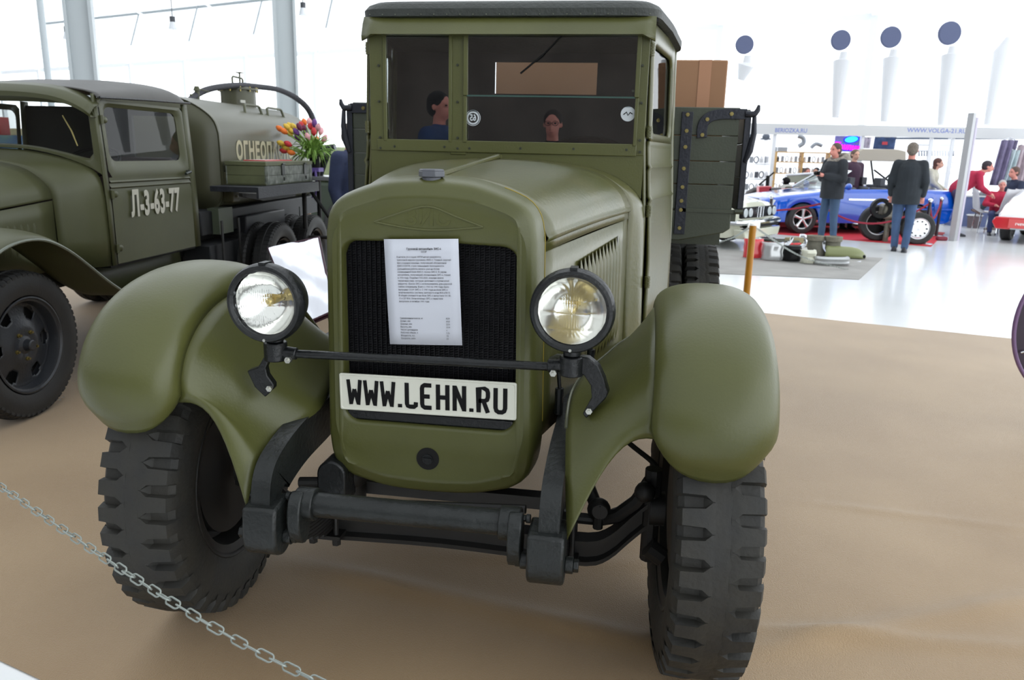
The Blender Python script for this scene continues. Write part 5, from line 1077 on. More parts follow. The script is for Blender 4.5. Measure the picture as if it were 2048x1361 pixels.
# ================================================================ CARS
def car_body(L_, W_, top, zs_, wx, wr, hwf, open_=None, crown=0.03, n=64):
    """top: [(x,z)] height of the side edge; returns side+top mesh; x=0 front .. L_; wheel arches cut for real"""
    def zt(x):
        for (a, b), (c, d) in zip(top, top[1:]):
            if a <= x <= c: u_ = (x-a)/(c-a); return lerp(b, d, u_)
        return top[-1][1]
    def hw(x):
        for (a, b), (c, d) in zip(hwf, hwf[1:]):
            if a <= x <= c: return W_/2*lerp(b, d, (x-a)/(c-a))
        return W_/2*hwf[-1][1]
    m = M(); xs = sorted(set([L_*i/n for i in range(n+1)]+[w_+wr*1.14*cos(pi*k/12) for w_ in wx for k in range(13)]))
    rows = []
    for x in xs:
        z0 = zs_+0.12*max(0, (0.25-x)/0.25)**2+0.14*max(0, (x-L_+0.4)/0.4)**2
        for w_ in wx:
            d = abs(x-w_)
            if d < wr*1.14-1e-6: z0 = max(z0, wr*0.97+sqrt((wr*1.14)**2-d*d)*1.0)
        h = hw(x); t = zt(x); z0 = min(z0, t-0.06); r = [(h*0.955, z0), (h*0.985, lerp(z0, t, 0.25)), (h, lerp(z0, t, 0.55)), (h*0.985, lerp(z0, t, 0.8)), (h*0.965, t-0.02), (h*0.935, t)]
        if open_ and open_[0] < x < open_[1]: r += [(h*0.87, t-0.01), (h*0.84, t-0.06), (h*0.82, t-0.40), (h*0.5, t-0.45), (0, t-0.45)]
        else: r += [(h*0.88, t+crown*0.4), (h*0.7, t+crown*0.8), (h*0.45, t+crown), (h*0.2, t+crown), (0, t+crown)]
        rows.append([(x, -y, z) for y, z in r]+[(x, y, z) for y, z in r[-2::-1]])
    m.grid(rows)
    for r in (rows[0], rows[-1]): m.add(r, [tuple(range(len(r)))])
    return m
def car_wheel(par, x, y, r, w_, kind, paintm, s):
    o = M().lathe([(-w_*0.4, r*0.62), (-w_*0.5, r*0.75), (-w_*0.48, r*0.93), (-w_*0.36, r), (w_*0.36, r), (w_*0.48, r*0.93), (w_*0.5, r*0.75), (w_*0.4, r*0.62)], 'y', 40).build('wheel', RUBD, par, sharp=30); o.location = (x, y, r)
    m = M(); yo = s*w_*0.42
    m.lathe([(-yo, r*0.63), (yo*0.6, r*0.58), (yo, r*0.62), (yo*1.08, r*0.66), (yo*1.0, r*0.68)], 'y', 40)
    if kind == 'spoke':
        for k in range(5):
            a = 2*pi*k/5+0.3; m.tube([V((0, yo*0.8, 0)), V((cos(a)*r*0.3, yo*0.95, sin(a)*r*0.3)), V((cos(a)*r*0.62, yo, sin(a)*r*0.62))], [r*0.12, r*0.09, r*0.13], 8)
        m.cyl((0, yo*0.2, 0), (0, yo*1.02, 0), r*0.16, n=16)
    elif kind == 'disc':
        m.lathe([(yo*0.95, r*0.60), (yo*1.05, r*0.52), (yo*0.8, r*0.2), (yo*0.95, 0.001)], 'y', 32)
    m.build('rim', mat('alloy', (206, 206, 208), 0.25, 0.8), o)
    if kind == 'disc':
        m = M()
        for k in range(10): a = 2*pi*k/10; m.cyl((cos(a)*r*0.46, yo*1.0, sin(a)*r*0.46), (cos(a)*r*0.46, yo*1.12, sin(a)*r*0.46), r*0.05, n=8)
        m.build('vent_holes', INK, o)
    else: M().cyl((0, -yo*0.2, 0), (0, yo*0.05, 0), r*0.58, n=24).build('inner_drum', INK, o)
    return o
# --- blue convertible
BLUE = mat('blue_paint', (6, 84, 196), 0.12, coat=1.0, spec=0.6)
fw = V((3.99, 15.17, 0)); rw_ = fw+V((cos(0.27), sin(0.27), 0))*2.55; th = atan2(rw_.y-fw.y, rw_.x-fw.x); wb = (rw_-fw).length
s_org = fw-V((cos(th), sin(th), 0))*0.84+V((-sin(th), cos(th), 0))*0.80
BC = thing('blue_convertible', 'shiny blue convertible car with open roof and grey seats at right', 'car', s_org, th)
car_body(4.35, 1.70, [(0, 0.60), (0.08, 0.70), (0.5, 0.78), (1.45, 0.90), (1.6, 0.94), (3.2, 0.965), (4.2, 0.93), (4.35, 0.86)], 0.24, (0.84, 0.84+wb), 0.315, [(0, 0.80), (0.25, 0.93), (0.9, 1), (3.4, 1), (4.2, 0.93), (4.35, 0.86)], (1.62, 3.0)).build('body', BLUE, BC, sharp=45)
for x in (0.84, 0.84+wb):
    for s in (-1, 1): car_wheel(BC, x, s*0.74, 0.315, 0.21, 'spoke', BLUE, s)
M().box(1.64, 2.98, -0.70, 0.70, 0.50, 0.56).build('cabin_floor', INT, BC)
for x in (1.95, 2.65):
    for s in (-1, 1):
        st = M().box(x-0.02, x+0.16, s*0.36-0.24, s*0.36+0.24, 0.52, 0.98).build('seat', mat('seat_grey', (70, 72, 76), 0.6), BC, bev=0.05)
        M().box(x+0.03, x+0.14, s*0.36-0.13, s*0.36+0.13, 1.02, 1.18).cyl((x+0.08, s*0.36-0.06, 0.9), (x+0.08, s*0.36-0.06, 1.05), 0.008, n=6).cyl((x+0.08, s*0.36+0.06, 0.9), (x+0.08, s*0.36+0.06, 1.05), 0.008, n=6).build('headrest', mat('seat_grey', (70, 72, 76), 0.6), st, bev=0.03)
wsm = M().grid([[V((1.28+0.02*abs(v_), v_*0.70, 0.93)), V((1.90+0.02*abs(v_), v_*0.60, 1.30))] for v_ in (-1, -0.5, 0, 0.5, 1)]); wsm.build('windscreen', GLD, BC, solid=0.004)
M().tube([V((1.28, -0.72, 0.92)), V((1.90, -0.62, 1.31)), V((1.90, 0.62, 1.31)), V((1.28, 0.72, 0.92))], 0.022, 8).build('windscreen_frame', CHROME, BC)
for s in (-1, 1): M().sph((1.72, s*0.93, 1.0), 0.06, 0.10, 0.07).cyl((1.72, s*0.80, 0.97), (1.72, s*0.88, 0.98), 0.02, n=8).build('wing_mirror', BLUE, BC)
for s in (-1, 1): M().prism([V((0.02, s*0.42, 0.55)), V((0.02, s*0.42, 0.69)), V((0.15, s*0.76, 0.70)), V((0.15, s*0.76, 0.56))], (0.12, 0, 0)).build('headlight', mat('headlight_glass', (196, 204, 206), 0.1, coat=1), BC, bev=0.01)
M().box(-0.01, 0.05, -0.38, 0.38, 0.56, 0.70).build('grille', INK, BC, bev=0.01)
gb = M()
for k in range(4): gb.tube([V((-0.015, -0.10+k*0.065+0.04*cos(a), 0.64+0.04*sin(a))) for a in [2*pi*q/16 for q in range(16)]], 0.006, 5, closed=True)
gb.build('badge_rings', CHROME, BC)
for s in (-1, 1): M().box(4.28, 4.37, s*0.62-0.14, s*0.62+0.12, 0.62, 0.80).build('tail_light', mat('tail_red', (150, 30, 44), 0.2), BC, bev=0.02)
for s in (-1, 1): M().box(0.95, 4.2, s*0.835-0.012, s*0.835+0.012, 0.545, 0.575).build('side_strip', BLUE, BC)
M().box(3.02, 3.30, -0.66, 0.66, 0.93, 1.02).build('folded_roof', mat('roof_fabric', (60, 62, 70), 0.8), BC, bev=0.03)
M().box(1.8, 2.9, -0.855, -0.845, 0.72, 0.755).build('door_reflector', CHROME, BC)
# --- cream coupe half hidden by the bed board
CREAM = mat('cream_paint', (214, 216, 196), 0.12, coat=1.0)
fl_, fr_ = onfloor(1460, 505), onfloor(1553, 488); cdir = (fr_-fl_).normalized(); head = V((cdir.y, -cdir.x, 0))
if head.x < 0: head = -head
cth = atan2(-head.y, -head.x); cc = (fl_+fr_)/2
CC = thing('cream_coupe', 'cream white coupe with four lamps, half hidden behind the wooden truck bed', 'car', cc, cth)
car_body(4.6, 1.62, [(0, 0.62), (0.06, 0.74), (0.4, 0.80), (1.5, 0.90), (3.4, 0.95), (4.6, 0.86)], 0.20, (0.86, 3.45), 0.315, [(0, 0.86), (0.2, 0.95), (0.9, 1), (3.8, 1), (4.6, 0.88)], None, 0.05).build('body', CREAM, CC, sharp=40)
for x in (0.86, 3.45):
    for s in (-1, 1): car_wheel(CC, x, s*0.70, 0.315, 0.20, 'spoke', CREAM, s)
gh = M().rings([[V((1.55, -0.72, 0.93)), V((1.55, 0.72, 0.93)), V((4.0, 0.72, 0.97)), V((4.0, -0.72, 0.97))], [V((2.25, -0.58, 1.33)), V((2.25, 0.58, 1.33)), V((3.35, 0.58, 1.32)), V((3.35, -0.58, 1.32))]]); gh.build('cabin', mat('coupe_glass', (40, 48, 54), 0.08, coat=1), CC, bev=0.02)
m = M(); m.box(-0.03, 0.03, -0.70, 0.70, 0.54, 0.72).build('nose_panel', INK, CC, bev=0.01)
for y in (-0.60, -0.40, 0.40, 0.60): M().cyl((-0.03, y, 0.63), (-0.055, y, 0.63), 0.075, n=20).build('headlight', mat('headlight_glass', (196, 204, 206), 0.1, coat=1), CC, bev=0.01)
for s in (-1, 1): M().tube([V((-0.045, s*0.02, 0.54)), V((-0.05, s*0.02, 0.72)), V((-0.05, s*0.11, 0.72)), V((-0.045, s*0.11, 0.54))], 0.008, 6, closed=True).build('kidney_frame', CHROME, CC)
m = M()
for k in range(-4, 5):
    if abs(k) > 1: m.box(-0.04, -0.032, k*0.075-0.004, k*0.075+0.004, 0.56, 0.70)
m.build('grille_bars', CHROME, CC)
M().tube([V((0.5, -0.80, 0.47)), V((0.0, -0.80, 0.47)), V((-0.10, -0.70, 0.47)), V((-0.12, 0, 0.47)), V((-0.10, 0.70, 0.47)), V((0.0, 0.80, 0.47)), V((0.5, 0.80, 0.47))], 0.045, 8).build('bumper', CHROME, CC)
M().box(-0.13, -0.02, -0.66, 0.66, 0.38, 0.45).build('bumper_rubber', INK, CC, bev=0.02)
M().prism([V((-0.12, y, z)) for y, z in ((-0.78, 0.36), (0.78, 0.36), (0.70, 0.20), (-0.70, 0.20))], (0.2, 0, 0)).build('front_spoiler', CREAM, CC, bev=0.02)
M().box(-0.19, -0.17, 0.30, 0.78, 0.36, 0.50).build('number_plate', WHT, CC, bev=0.004)
# --- red racing car at right edge
REDP = mat('red_paint', (196, 36, 44), 0.15, coat=1.0); WHP = mat('white_gloss', (228, 230, 232), 0.15, coat=1.0)
rc = onfloor(2070, 492); RC = thing('racing_car', 'white-topped red low racing car cut by the right frame edge', 'car', rc, 0.98)
car_body(3.4, 1.6, [(0, 0.46), (0.05, 0.54), (0.5, 0.64), (1.3, 0.86), (2.0, 1.0), (3.4, 0.9)], 0.24, (0.85, 2.8), 0.27, [(0, 0.90), (0.3, 0.97), (0.9, 1), (3.4, 0.95)], None, 0.04).build('body', WHP, RC, sharp=40)
M().prism([V((-0.03, y, z)) for y, z in ((-0.72, 0.28), (-0.80, 0.42), (-0.74, 0.52), (0.74, 0.52), (0.80, 0.42), (0.72, 0.28))], (0.1, 0, 0)).build('nose', REDP, RC, bev=0.02)
M().box(1.25, 2.4, -0.815, -0.80, 0.26, 0.50).build('side_skirt', REDP, RC)
np_ = M().box(-0.05, -0.03, -0.40, 0.50, 0.31, 0.49).build('front_sign', mat('sign_salmon', (214, 90, 90), 0.4), RC)
text('sign_script', 'New Celebration', WHT, np_, 0.10, frame((-0.052, 0.05, 0.40), (0, -1, 0), (0.2, 0, 1), (-1, 0, 0)), 0.95, 0.001, 0.001)
M().box(-0.045, -0.03, -0.36, 0.46, 0.282, 0.308).build('lower_strip', CHROME, RC)
for x in (0.85, 2.8):
    for s in (-1, 1): car_wheel(RC, x, s*0.66, 0.27, 0.2, 'spoke', WHP, s)
M().sph((0.03, 0.74, 0.46), 0.045).build('lamp', CHROME, RC)
# --- green off-road car with beige soft top
q = atd(1745, 440, 18.4); q.z = 0
JP = thing('offroad_car', 'drab open off-road car with beige soft top behind the blue convertible', 'car', q, -YAW*0)
DRAB = mat('drab_paint', (92, 92, 74), 0.3)
def W2(px, py, d=18.4): 
    p = atd(px, py, d)-q; return p
def poly3(mb, pts, dep=1.3): mb.prism([W2(*p) for p in pts], V((0.12, dep, 0)))
m = M(); poly3(m, [(1572, 373), (1700, 372), (1815, 372), (1815, 440), (1560, 440), (1560, 388)]); m.build('body', DRAB, JP, bev=0.03)
m = M(); poly3(m, [(1686, 321), (1700, 312), (1728, 298), (1795, 299), (1812, 303), (1812, 324), (1690, 321)]); m.build('soft_top', mat('canvas_beige', (168, 160, 146), 0.9), JP, bev=0.02)
for a, b in (((1690, 321), (1702, 372)), ((1742, 322), (1748, 372)), ((1748, 340), (1790, 372)), ((1790, 340), (1755, 372)), ((1812, 322), (1812, 372))): M().cyl(W2(*a), W2(*b), 0.022, n=6).build('top_strut', INK, JP)
m = M(); poly3(m, [(1566, 366), (1574, 352), (1628, 349), (1628, 364)], 0.06); m.build('windscreen', mat('drab_glass', (128, 130, 112), 0.25), JP)
M().tube([W2(1564, 366), W2(1572, 350), W2(1632, 347)], 0.03, 8).build('windscreen_edge', WHP, JP)
M().sph(W2(1572, 362), 0.10, 0.06, 0.09).build('wing_mirror', INK, JP)
for px in (1590, 1780):
    o = M().lathe([(-0.1, 0.25), (-0.11, 0.36), (0.11, 0.36), (0.1, 0.25)], 'y', 28).build('wheel', RUBD, JP); c_ = W2(px, 440); o.location = (c_.x, c_.y+0.1, 0.36)
# --- old car far left behind (fender arc and dark pillar)
q2 = atd(1505, 400, 19.6); q2.z = 0
t = thing('silver_roadster', 'silver-grey old open car with folded windscreen left of the blue convertible', 'car', q2)
def W3(px, py, d=19.6): return atd(px, py, d)-q2
m = M(); m.prism([W3(*p) for p in ((1478, 400), (1490, 388), (1520, 380), (1548, 384), (1548, 440), (1478, 440))], V((0, 0.8, 0))); m.build('body', mat('silver_paint', (150, 152, 150), 0.25, 0.4), t, bev=0.05)
m = M(); m.tube([W3(*p) for p in ((1488, 400), (1496, 386), (1508, 379), (1522, 381), (1530, 388))], 0.06, 8); m.build('fender', mat('fender_grey', (92, 88, 88), 0.35), t)
for px in (1492, 1535):
    o = M().lathe([(-0.09, 0.2), (-0.1, 0.33), (0.1, 0.33), (0.09, 0.2)], 'y', 24).build('wheel', RUBD, t); c_ = W3(px, 440); o.location = (c_.x, c_.y+0.15, 0.33)
M().cyl(W3(1534, 380), W3(1536, 352), 0.045, n=6).cyl(W3(1518, 370), W3(1548, 345), 0.02, n=6).build('windscreen_post', INK, t)
# --- loose drive train with two wheels in front of the blue car
q3 = V((5.35, 13.75, 0)); DTm = mat('engine_grey', (120, 116, 104), 0.4, 0.4, var=0.3, vscale=14)
DT = thing('drive_train', 'bare engine and axle with two car wheels standing before the blue convertible', 'engine', q3, 0.0)
c_ = at(1835, 457, y=13.85)-q3; r_ = c_.z
car_wheel(DT, c_.x, c_.y, r_, 0.19, 'disc', None, -1)
c2_ = at(1755, 446, y=14.3)-q3; car_wheel(DT, c2_.x, c2_.y, c2_.z, 0.19, 'plain', None, -1)
m = M(); ce_ = at(1778, 425, y=14.1)-q3
m.box(ce_.x-0.16, ce_.x+0.22, ce_.y-0.18, ce_.y+0.2, ce_.z-0.12, ce_.z+0.16).build('engine', DTm, DT, bev=0.05)
M().lathe([(-0.06, 0.12), (-0.07, 0.19), (0.07, 0.19), (0.06, 0.12)], 'y', 24, mx=T(ce_.x-0.20, ce_.y-0.15, ce_.z+0.08)).build('air_filter', INK, DT)
m = M(); m.cyl((c2_.x, c2_.y, c2_.z), (c_.x, c_.y, c_.z), 0.035, n=8).cyl((c2_.x+0.1, c2_.y, c2_.z), (c_.x-0.3, c_.y, c_.z-0.02), 0.06, n=10); m.cyl((ce_.x, ce_.y, 0.0), (ce_.x, ce_.y, ce_.z), 0.05, n=8); m.build('axle', DTm, DT)
# rope barrier of the blue car
ROPE = mat('rope_red', (140, 30, 50), 0.8)
def stanch(px, pyb, h, lab):
    p = onfloor(px, pyb); t = thing('rope_stanchion', lab, 'post', p); M().cyl((0, 0, 0), (0, 0, h), 0.03, n=14).build('pole', mat('stanchion_dark', (48, 34, 40), 0.3), t); M().sph((0, 0, h+0.03), 0.045).build('knob', CHROME, t); M().cyl((0, 0, 0), (0, 0, 0.02), 0.15, n=24).build('foot', CHROME, t); return p+V((0, 0, h-0.02))
sA = stanch(1848, 489, 0.80, 'dark rope stanchion in front of the loose car wheel')
sB = stanch(1872, 473, 0.76, 'dark rope stanchion near the tail of the blue convertible')
sC = stanch(1535, 478, 0.78, 'rope stanchion between the cream coupe and the blue convertible')
def rope(a, b, sag, lab): o = M().tube(cat(a, b, sag, 24), 0.018, 7).build('barrier_rope', ROPE); tag(o, lab, 'rope')
rope(sC, V((5.0, 13.6, 0.74)), 0.0, 'dark red rope rising in front of the blue car front wheel') if False else None
mid = at(1683, 420, y=13.7)
rope(at(1553, 421, y=13.9), at(1640, 408, y=13.7), 0.02, 'dark red rope by the front wheel of the blue convertible')
rope(at(1640, 408, y=13.7), sA, 0.38, 'dark red rope sagging along the side of the blue convertible')
rope(sA, sB, 0.32, 'dark red rope hanging in a U between the two right stanchions')
# bumpers laid out on the mat
def bumper(px0, px1, pyb, hgt, m_, lab, dep=0.10, arc=0.12, name='loose_bumper'):
    a, b = onfloor(px0, pyb), onfloor(px1, pyb+ (px1-px0)*0.02); ex = (b-a).normalized(); ey = V((-ex.y, ex.x, 0)); Lb = (b-a).length; G = []
    for i in range(17):
        u_ = i/16; cv = arc*(2*u_-1)**4; G.append([a+ex*(Lb*u_)+ey*(cv+d_)+V((0, 0, z_+0.012)) for d_, z_ in ((dep*0.5, 0.0), (0.0, 0.01), (-0.02, hgt*0.3), (0.01, hgt*0.5), (-0.015, hgt*0.8), (0.02, hgt), (dep, hgt))])
    o = M().grid(G).build(name, m_, None, solid=0.006, sharp=50); tag(o, lab, 'bumper', 'car bumpers laid out on the grey mat')
bumper(1490, 1530, 519, 0.30, mat('bumper_red', (206, 40, 50), 0.25, coat=0.5), 'red loose bumper, leftmost of the row on the mat')
bumper(1527, 1572, 523, 0.27, mat('bumper_silver', (186, 188, 188), 0.25, 0.5), 'silver grey loose bumper between the red and the black one')
bumper(1570, 1606, 526, 0.24, INK, 'black loose bumper in the row on the mat')
bumper(1606, 1636, 530, 0.20, mat('bumper_beige', (196, 196, 178), 0.4), 'pale beige loose bumper below the grey boots')
bumper(1634, 1705, 533, 0.12, mat('bumper_grey', (176, 178, 178), 0.3, 0.4), 'long light grey loose bumper at the right end of the row')
def chromearc(P, d, r, lab):
    o = M().tube(catmull([at(x, y, y=d) for x, y in P], 5), r, 8).build('chrome_bumper', CHROME); tag(o, lab, 'bumper')
chromearc([(1622, 517), (1650, 512), (1672, 506), (1674, 498)], 11.3, 0.035, 'bright chrome strip bumper between the boots and the beige bumper')
chromearc([(1583, 500), (1605, 492), (1611, 484), (1610, 473), (1600, 472)], 11.6, 0.03, 'curved chrome bumper left of the grey boots')
chromearc([(1545, 494), (1570, 490), (1580, 484), (1585, 475)], 11.9, 0.03, 'curved chrome and red trim behind the silver bumper')
chromearc([(1655, 531), (1690, 533), (1708, 527), (1722, 524)], 10.6, 0.015, 'thin chrome strip at the right end of the mat')
t = thing('bumper_shell', 'dark hollow bumper shell with red edge behind the red bumper', 'bumper', onfloor(1562, 492)); m = M(); m.tube([V((0.28*cos(a), 0.14*sin(a), 0.06)) for a in [2*pi*k/20 for k in range(20)]], 0.06, 6, closed=True); m.build('shell', mat('shell_dark', (70, 72, 62), 0.6), t)
M().tube([V((0.33*cos(a), 0.18*sin(a), 0.06)) for a in [pi+pi*k/12 for k in range(13)]], 0.02, 6).build('red_edge', mat('bumper_red', (206, 40, 50), 0.25), t)
t = thing('bumper_shell', 'tan padded shell left of the grey boots', 'bumper', onfloor(1598, 492)); M().tube([V((0.22*cos(a), 0.12*sin(a), 0.08)) for a in [2*pi*k/20 for k in range(20)]], 0.07, 6, closed=True).build('shell', mat('shell_tan', (140, 128, 96), 0.8), t)
p = onfloor(1690, 517); t = thing('green_fender', 'small olive green fender piece lying right of the grey boots', 'fender', p, -0.25)
G = [[V((-0.30+0.6*i/12, -0.10*cos(a)*sqrt(max(0.02, 1-max(0, (i-7)/5.2)**2)), 0.02+0.17*sin(a)*sqrt(max(0.02, 1-max(0, (i-7)/5.2)**2)))) for a in [pi*k/10 for k in range(11)]] for i in range(13)]
M().grid(G).build('panel', mat('fender_green', (132, 138, 96), 0.3), t, solid=0.008, sharp=180); M().sph((0.27, -0.03, 0.05), 0.03).build('lamp_hole', INK, t)
# tall grey felt boots
FELT = mat('boot_grey', (108, 106, 94), 0.9, var=0.2, vscale=10)
for q, (px, lb, ln) in enumerate(((1628, 'big grey felt boot, left of the pair on the bumpers', 0), (1664, 'big grey felt boot, right of the pair on the bumpers', 1))):
    p = onfloor(px, 512+ln*2); t = thing('felt_boot', lb, 'boot', p+V((0, 0, 0.0)), 0.2, 'big grey boots')
    M().rings([[V((a_*cos(k*pi/8)+dx, b_*sin(k*pi/8)+dy, z)) for k in range(16)] for z, a_, b_, dx, dy in ((0.0, 0.13, 0.11, 0.05, 0), (0.05, 0.14, 0.115, 0.05, 0), (0.13, 0.125, 0.11, 0.0, 0), (0.2, 0.115, 0.11, -0.01, 0), (0.27, 0.115, 0.115, -0.01, 0))]).build('boot_foot', FELT, t)
    M().lathe([(0.25, 0.11), (0.255, 0.135), (0.33, 0.14), (0.335, 0.11), (0.30, 0.09)], 'z', 24, T(-0.01, 0, 0)).build('boot_cuff', mat('cuff_grey', (124, 120, 106), 0.95, var=0.2, vscale=20, bump=0.5), t)
# ================================================================ BOOTHS
BW = mat('booth_white', (226, 228, 232), 0.6); BF = mat('booth_fascia', (206, 207, 208), 0.6); BLUET = mat('fascia_blue', (122, 136, 196), 0.6)
fa, fb = atd(1478, 262, 20.5), atd(2110, 262, 19.6)
bx = (fb-fa); bx.z = 0; BL = bx.length; bth = atan2(bx.y, bx.x); zt_ = atd(1800, 252, 20).z; zb_ = atd(1800, 274, 20).z
BO = thing('market_booth', 'long white sales booth with blue web addresses on its fascia', 'booth', (fa.x, fa.y, 0), bth)
def bl_(px, py, dep=0.0): # point on booth plane shifted back
    ex = V((cos(bth), sin(bth), 0)); ey = V((-sin(bth), cos(bth), 0)); o = V((fa.x, fa.y, 0)); d = ray(px, py); t = ((o+ey*dep-CP).dot(ey))/d.dot(ey); p = CP+d*t-o; return V((p.dot(ex), dep, p.z))
fsc = M().box(0, BL, -0.02, 0.02, zb_, zt_).build('fascia', BF, BO)
def ftext(s, px, py, size, nm, x_=1.0): p = bl_(px, py, -0.022); text(nm, s, BLUET, fsc, size, frame(p, (1, 0, 0), (0, 0, 1), (0, -1, 0)), x_, 0.002, 0.001)
ftext('BERIOZKA.RU', 1582, 261.5, 0.150, 'fascia_lettering', 0.88); ftext('WWW.VOLGA-21.RU', 1874, 262, 0.150, 'fascia_lettering', 1.02)
for px in (1478, 1548, 1724, 1862, 1905, 2020, 2100):
    x = bl_(px, 300).x; M().box(x-0.04, x+0.04, 0.03, 0.10, 0, zt_).build('booth_post', BW, BO)
M().add([(0, 2.4, 0), (BL, 2.4, 0), (BL, 2.4, zt_), (0, 2.4, zt_)], [(0, 1, 2, 3)]).build('back_panel', membrane('booth_sheet', (0.8, 0.8, 0.82), 0.5), BO)
for px in (1548, 1724, 1905): x = bl_(px, 300).x; M().add([(x, 0.1, 0), (x, 2.4, 0), (x, 2.4, zt_), (x, 0.1, zt_)], [(0, 1, 2, 3)]).build('side_panel', MATS['booth_sheet'], BO)
# wooden shelves with white goods
WOOD = mat('pine', (214, 172, 112), 0.6, var=0.1)
s0, s1 = bl_(1553, 310, 1.2), bl_(1660, 310, 1.2); 
SH = thing('wooden_shelf', 'pine shelf unit with rows of small white goods in the booth', 'shelf', BO.matrix_basis @ V((s0.x, 1.2, 0)) if False else (V((fa.x, fa.y, 0))+V((cos(bth), sin(bth), 0))*s0.x+V((-sin(bth), cos(bth), 0))*1.2), bth)
SWD = s1.x-s0.x; zz = [bl_(1600, y, 1.2).z for y in (304, 324, 347, 380)]
for z in zz: M().box(0, SWD, 0, 0.35, z-0.03, z).build('shelf_board', WOOD, SH)
for k in range(3): x = SWD*k/2; M().box(x-0.025, x+0.025, 0, 0.35, 0, zz[0]).build('upright', WOOD, SH)
gcol = [mat('goods_white', (232, 232, 234), 0.4), mat('goods_grey', (150, 154, 160), 0.3, 0.3), mat('goods_dark', (82, 84, 92), 0.4)]
gi = 0
ORD = ('first', 'second', 'third', 'fourth', 'fifth', 'sixth', 'seventh', 'eighth', 'ninth', 'tenth', 'eleventh', 'twelfth', 'thirteenth', 'fourteenth'); KND = ('pale jar', 'small grey carton', 'ring-shaped part')
ex_ = V((cos(bth), sin(bth), 0)); ey_ = V((-sin(bth), cos(bth), 0)); Bo = V((fa.x, fa.y, 0))
def good(x, dep, z, k, r, h, lab, grp, cat_='goods'):
    p = Bo+ex_*x+ey_*dep+V((0, 0, z)); m = M()
    if k % 3 == 0: m.lathe([(0, 0.001), (0, r), (h*0.7, r), (h*0.8, r*0.5), (h, r*0.5), (h, 0.001)], 'z', 10)
    elif k % 3 == 1: m.box(-r, r, -r, r, 0, h)
    else: m.tube([V((r*1.2*cos(a), 0, h/2+h/2*sin(a))) for a in [2*pi*q/14 for q in range(14)]], r*0.3, 6, closed=True); m.box(-r*0.3, r*0.3, -r*0.5, r*0.5, 0, h*0.12)
    nm = ('white_jar', 'small_carton', 'ring_part')[k % 3]
    o = m.build(nm, gcol[k % 3 if k % 7 else 2]); o.location = p; tag(o, lab, cat_, grp)
rowlab = ('upper', 'middle', 'lower')
for r_i, z in enumerate(zz[1:]):
    for k in range(11):
        if r_i == 2 and k > 7: continue
        good(s0.x+0.08+k*(SWD-0.1)/11, 1.35, z+0.0, k+r_i, 0.035, 0.15, '%s, %s from left on the %s pine shelf row' % (KND[(k+r_i) % 3], ORD[k], rowlab[r_i]), 'goods on the %s pine shelf row' % rowlab[r_i])
for k, px in enumerate((1552, 1562, 1571)): good(bl_(px, 300, 1.2).x, 1.35, zz[0], 1, 0.05+0.01*k, 0.12, 'dark stacked box on top of the pine shelf, number from the left edge' if False else ('leftmost', 'middle', 'rightmost')[k]+' dark carton on top of the pine shelf', 'cartons on top of the pine shelf', 'box')
# glass shelves left with grey goods
for k in range(14):
    px = 1492+(k % 5)*10; py = (326, 356, 380)[k // 5]; p_ = bl_(px, py, 1.0); good(p_.x, 1.0, p_.z, k, 0.05, 0.17, '%s, %s from left on the %s ledge left of the pine shelf' % (KND[k % 3], ORD[k % 5], ('top', 'middle', 'bottom')[k // 5]), 'goods left of the pine shelf')
p0, p1 = bl_(1486, 327, 1.0), bl_(1546, 327, 1.0)
for py in (327, 357, 381):
    p0, p1 = bl_(1486, py, 1.0), bl_(1546, py, 1.0); M().box(p0.x, p1.x, 0.9, 1.2, p0.z-0.02, p0.z).build('glass_ledge', mat('ledge_pale', (200, 206, 210), 0.3), BO)
# helmets, horn and hose hanging
for k, (px, py, lb) in enumerate(((1503, 274, 'left'), (1532, 274, 'right'))):
    p_ = bl_(px, py, 0.6); o = M().sph((0, 0, 0), 0.10, 0.12, 0.09, 14, 8).box(-0.13, 0.11, -0.10, 0.10, -0.07, -0.04).build('cap', mat('cap_dark', (96, 104, 116), 0.6)); o.location = Bo+ex_*p_.x+ey_*0.6+V((0, 0, p_.z)); tag(o, '%s dark round cap hanging near the booth corner' % lb, 'cap')
o = M().tube(catmull([bl_(1596, 272, 1.2), bl_(1606, 276, 1.2), bl_(1607, 286, 1.2), bl_(1597, 293, 1.2)], 4), 0.06, 8).build('curved_pipe', gcol[1]); o.location = (fa.x, fa.y, 0); o.rotation_euler = (0, 0, bth); tag(o, 'grey curved pipe hanging above the pine shelf', 'pipe')
o = M().tube(catmull([bl_(1622, 296, 1.2), bl_(1632, 288, 1.2), bl_(1644, 292, 1.2)], 4), 0.05, 8).build('curved_pipe', gcol[1]); o.location = (fa.x, fa.y, 0); o.rotation_euler = (0, 0, bth); tag(o, 'grey arched pipe hanging left of the neon sign', 'pipe')
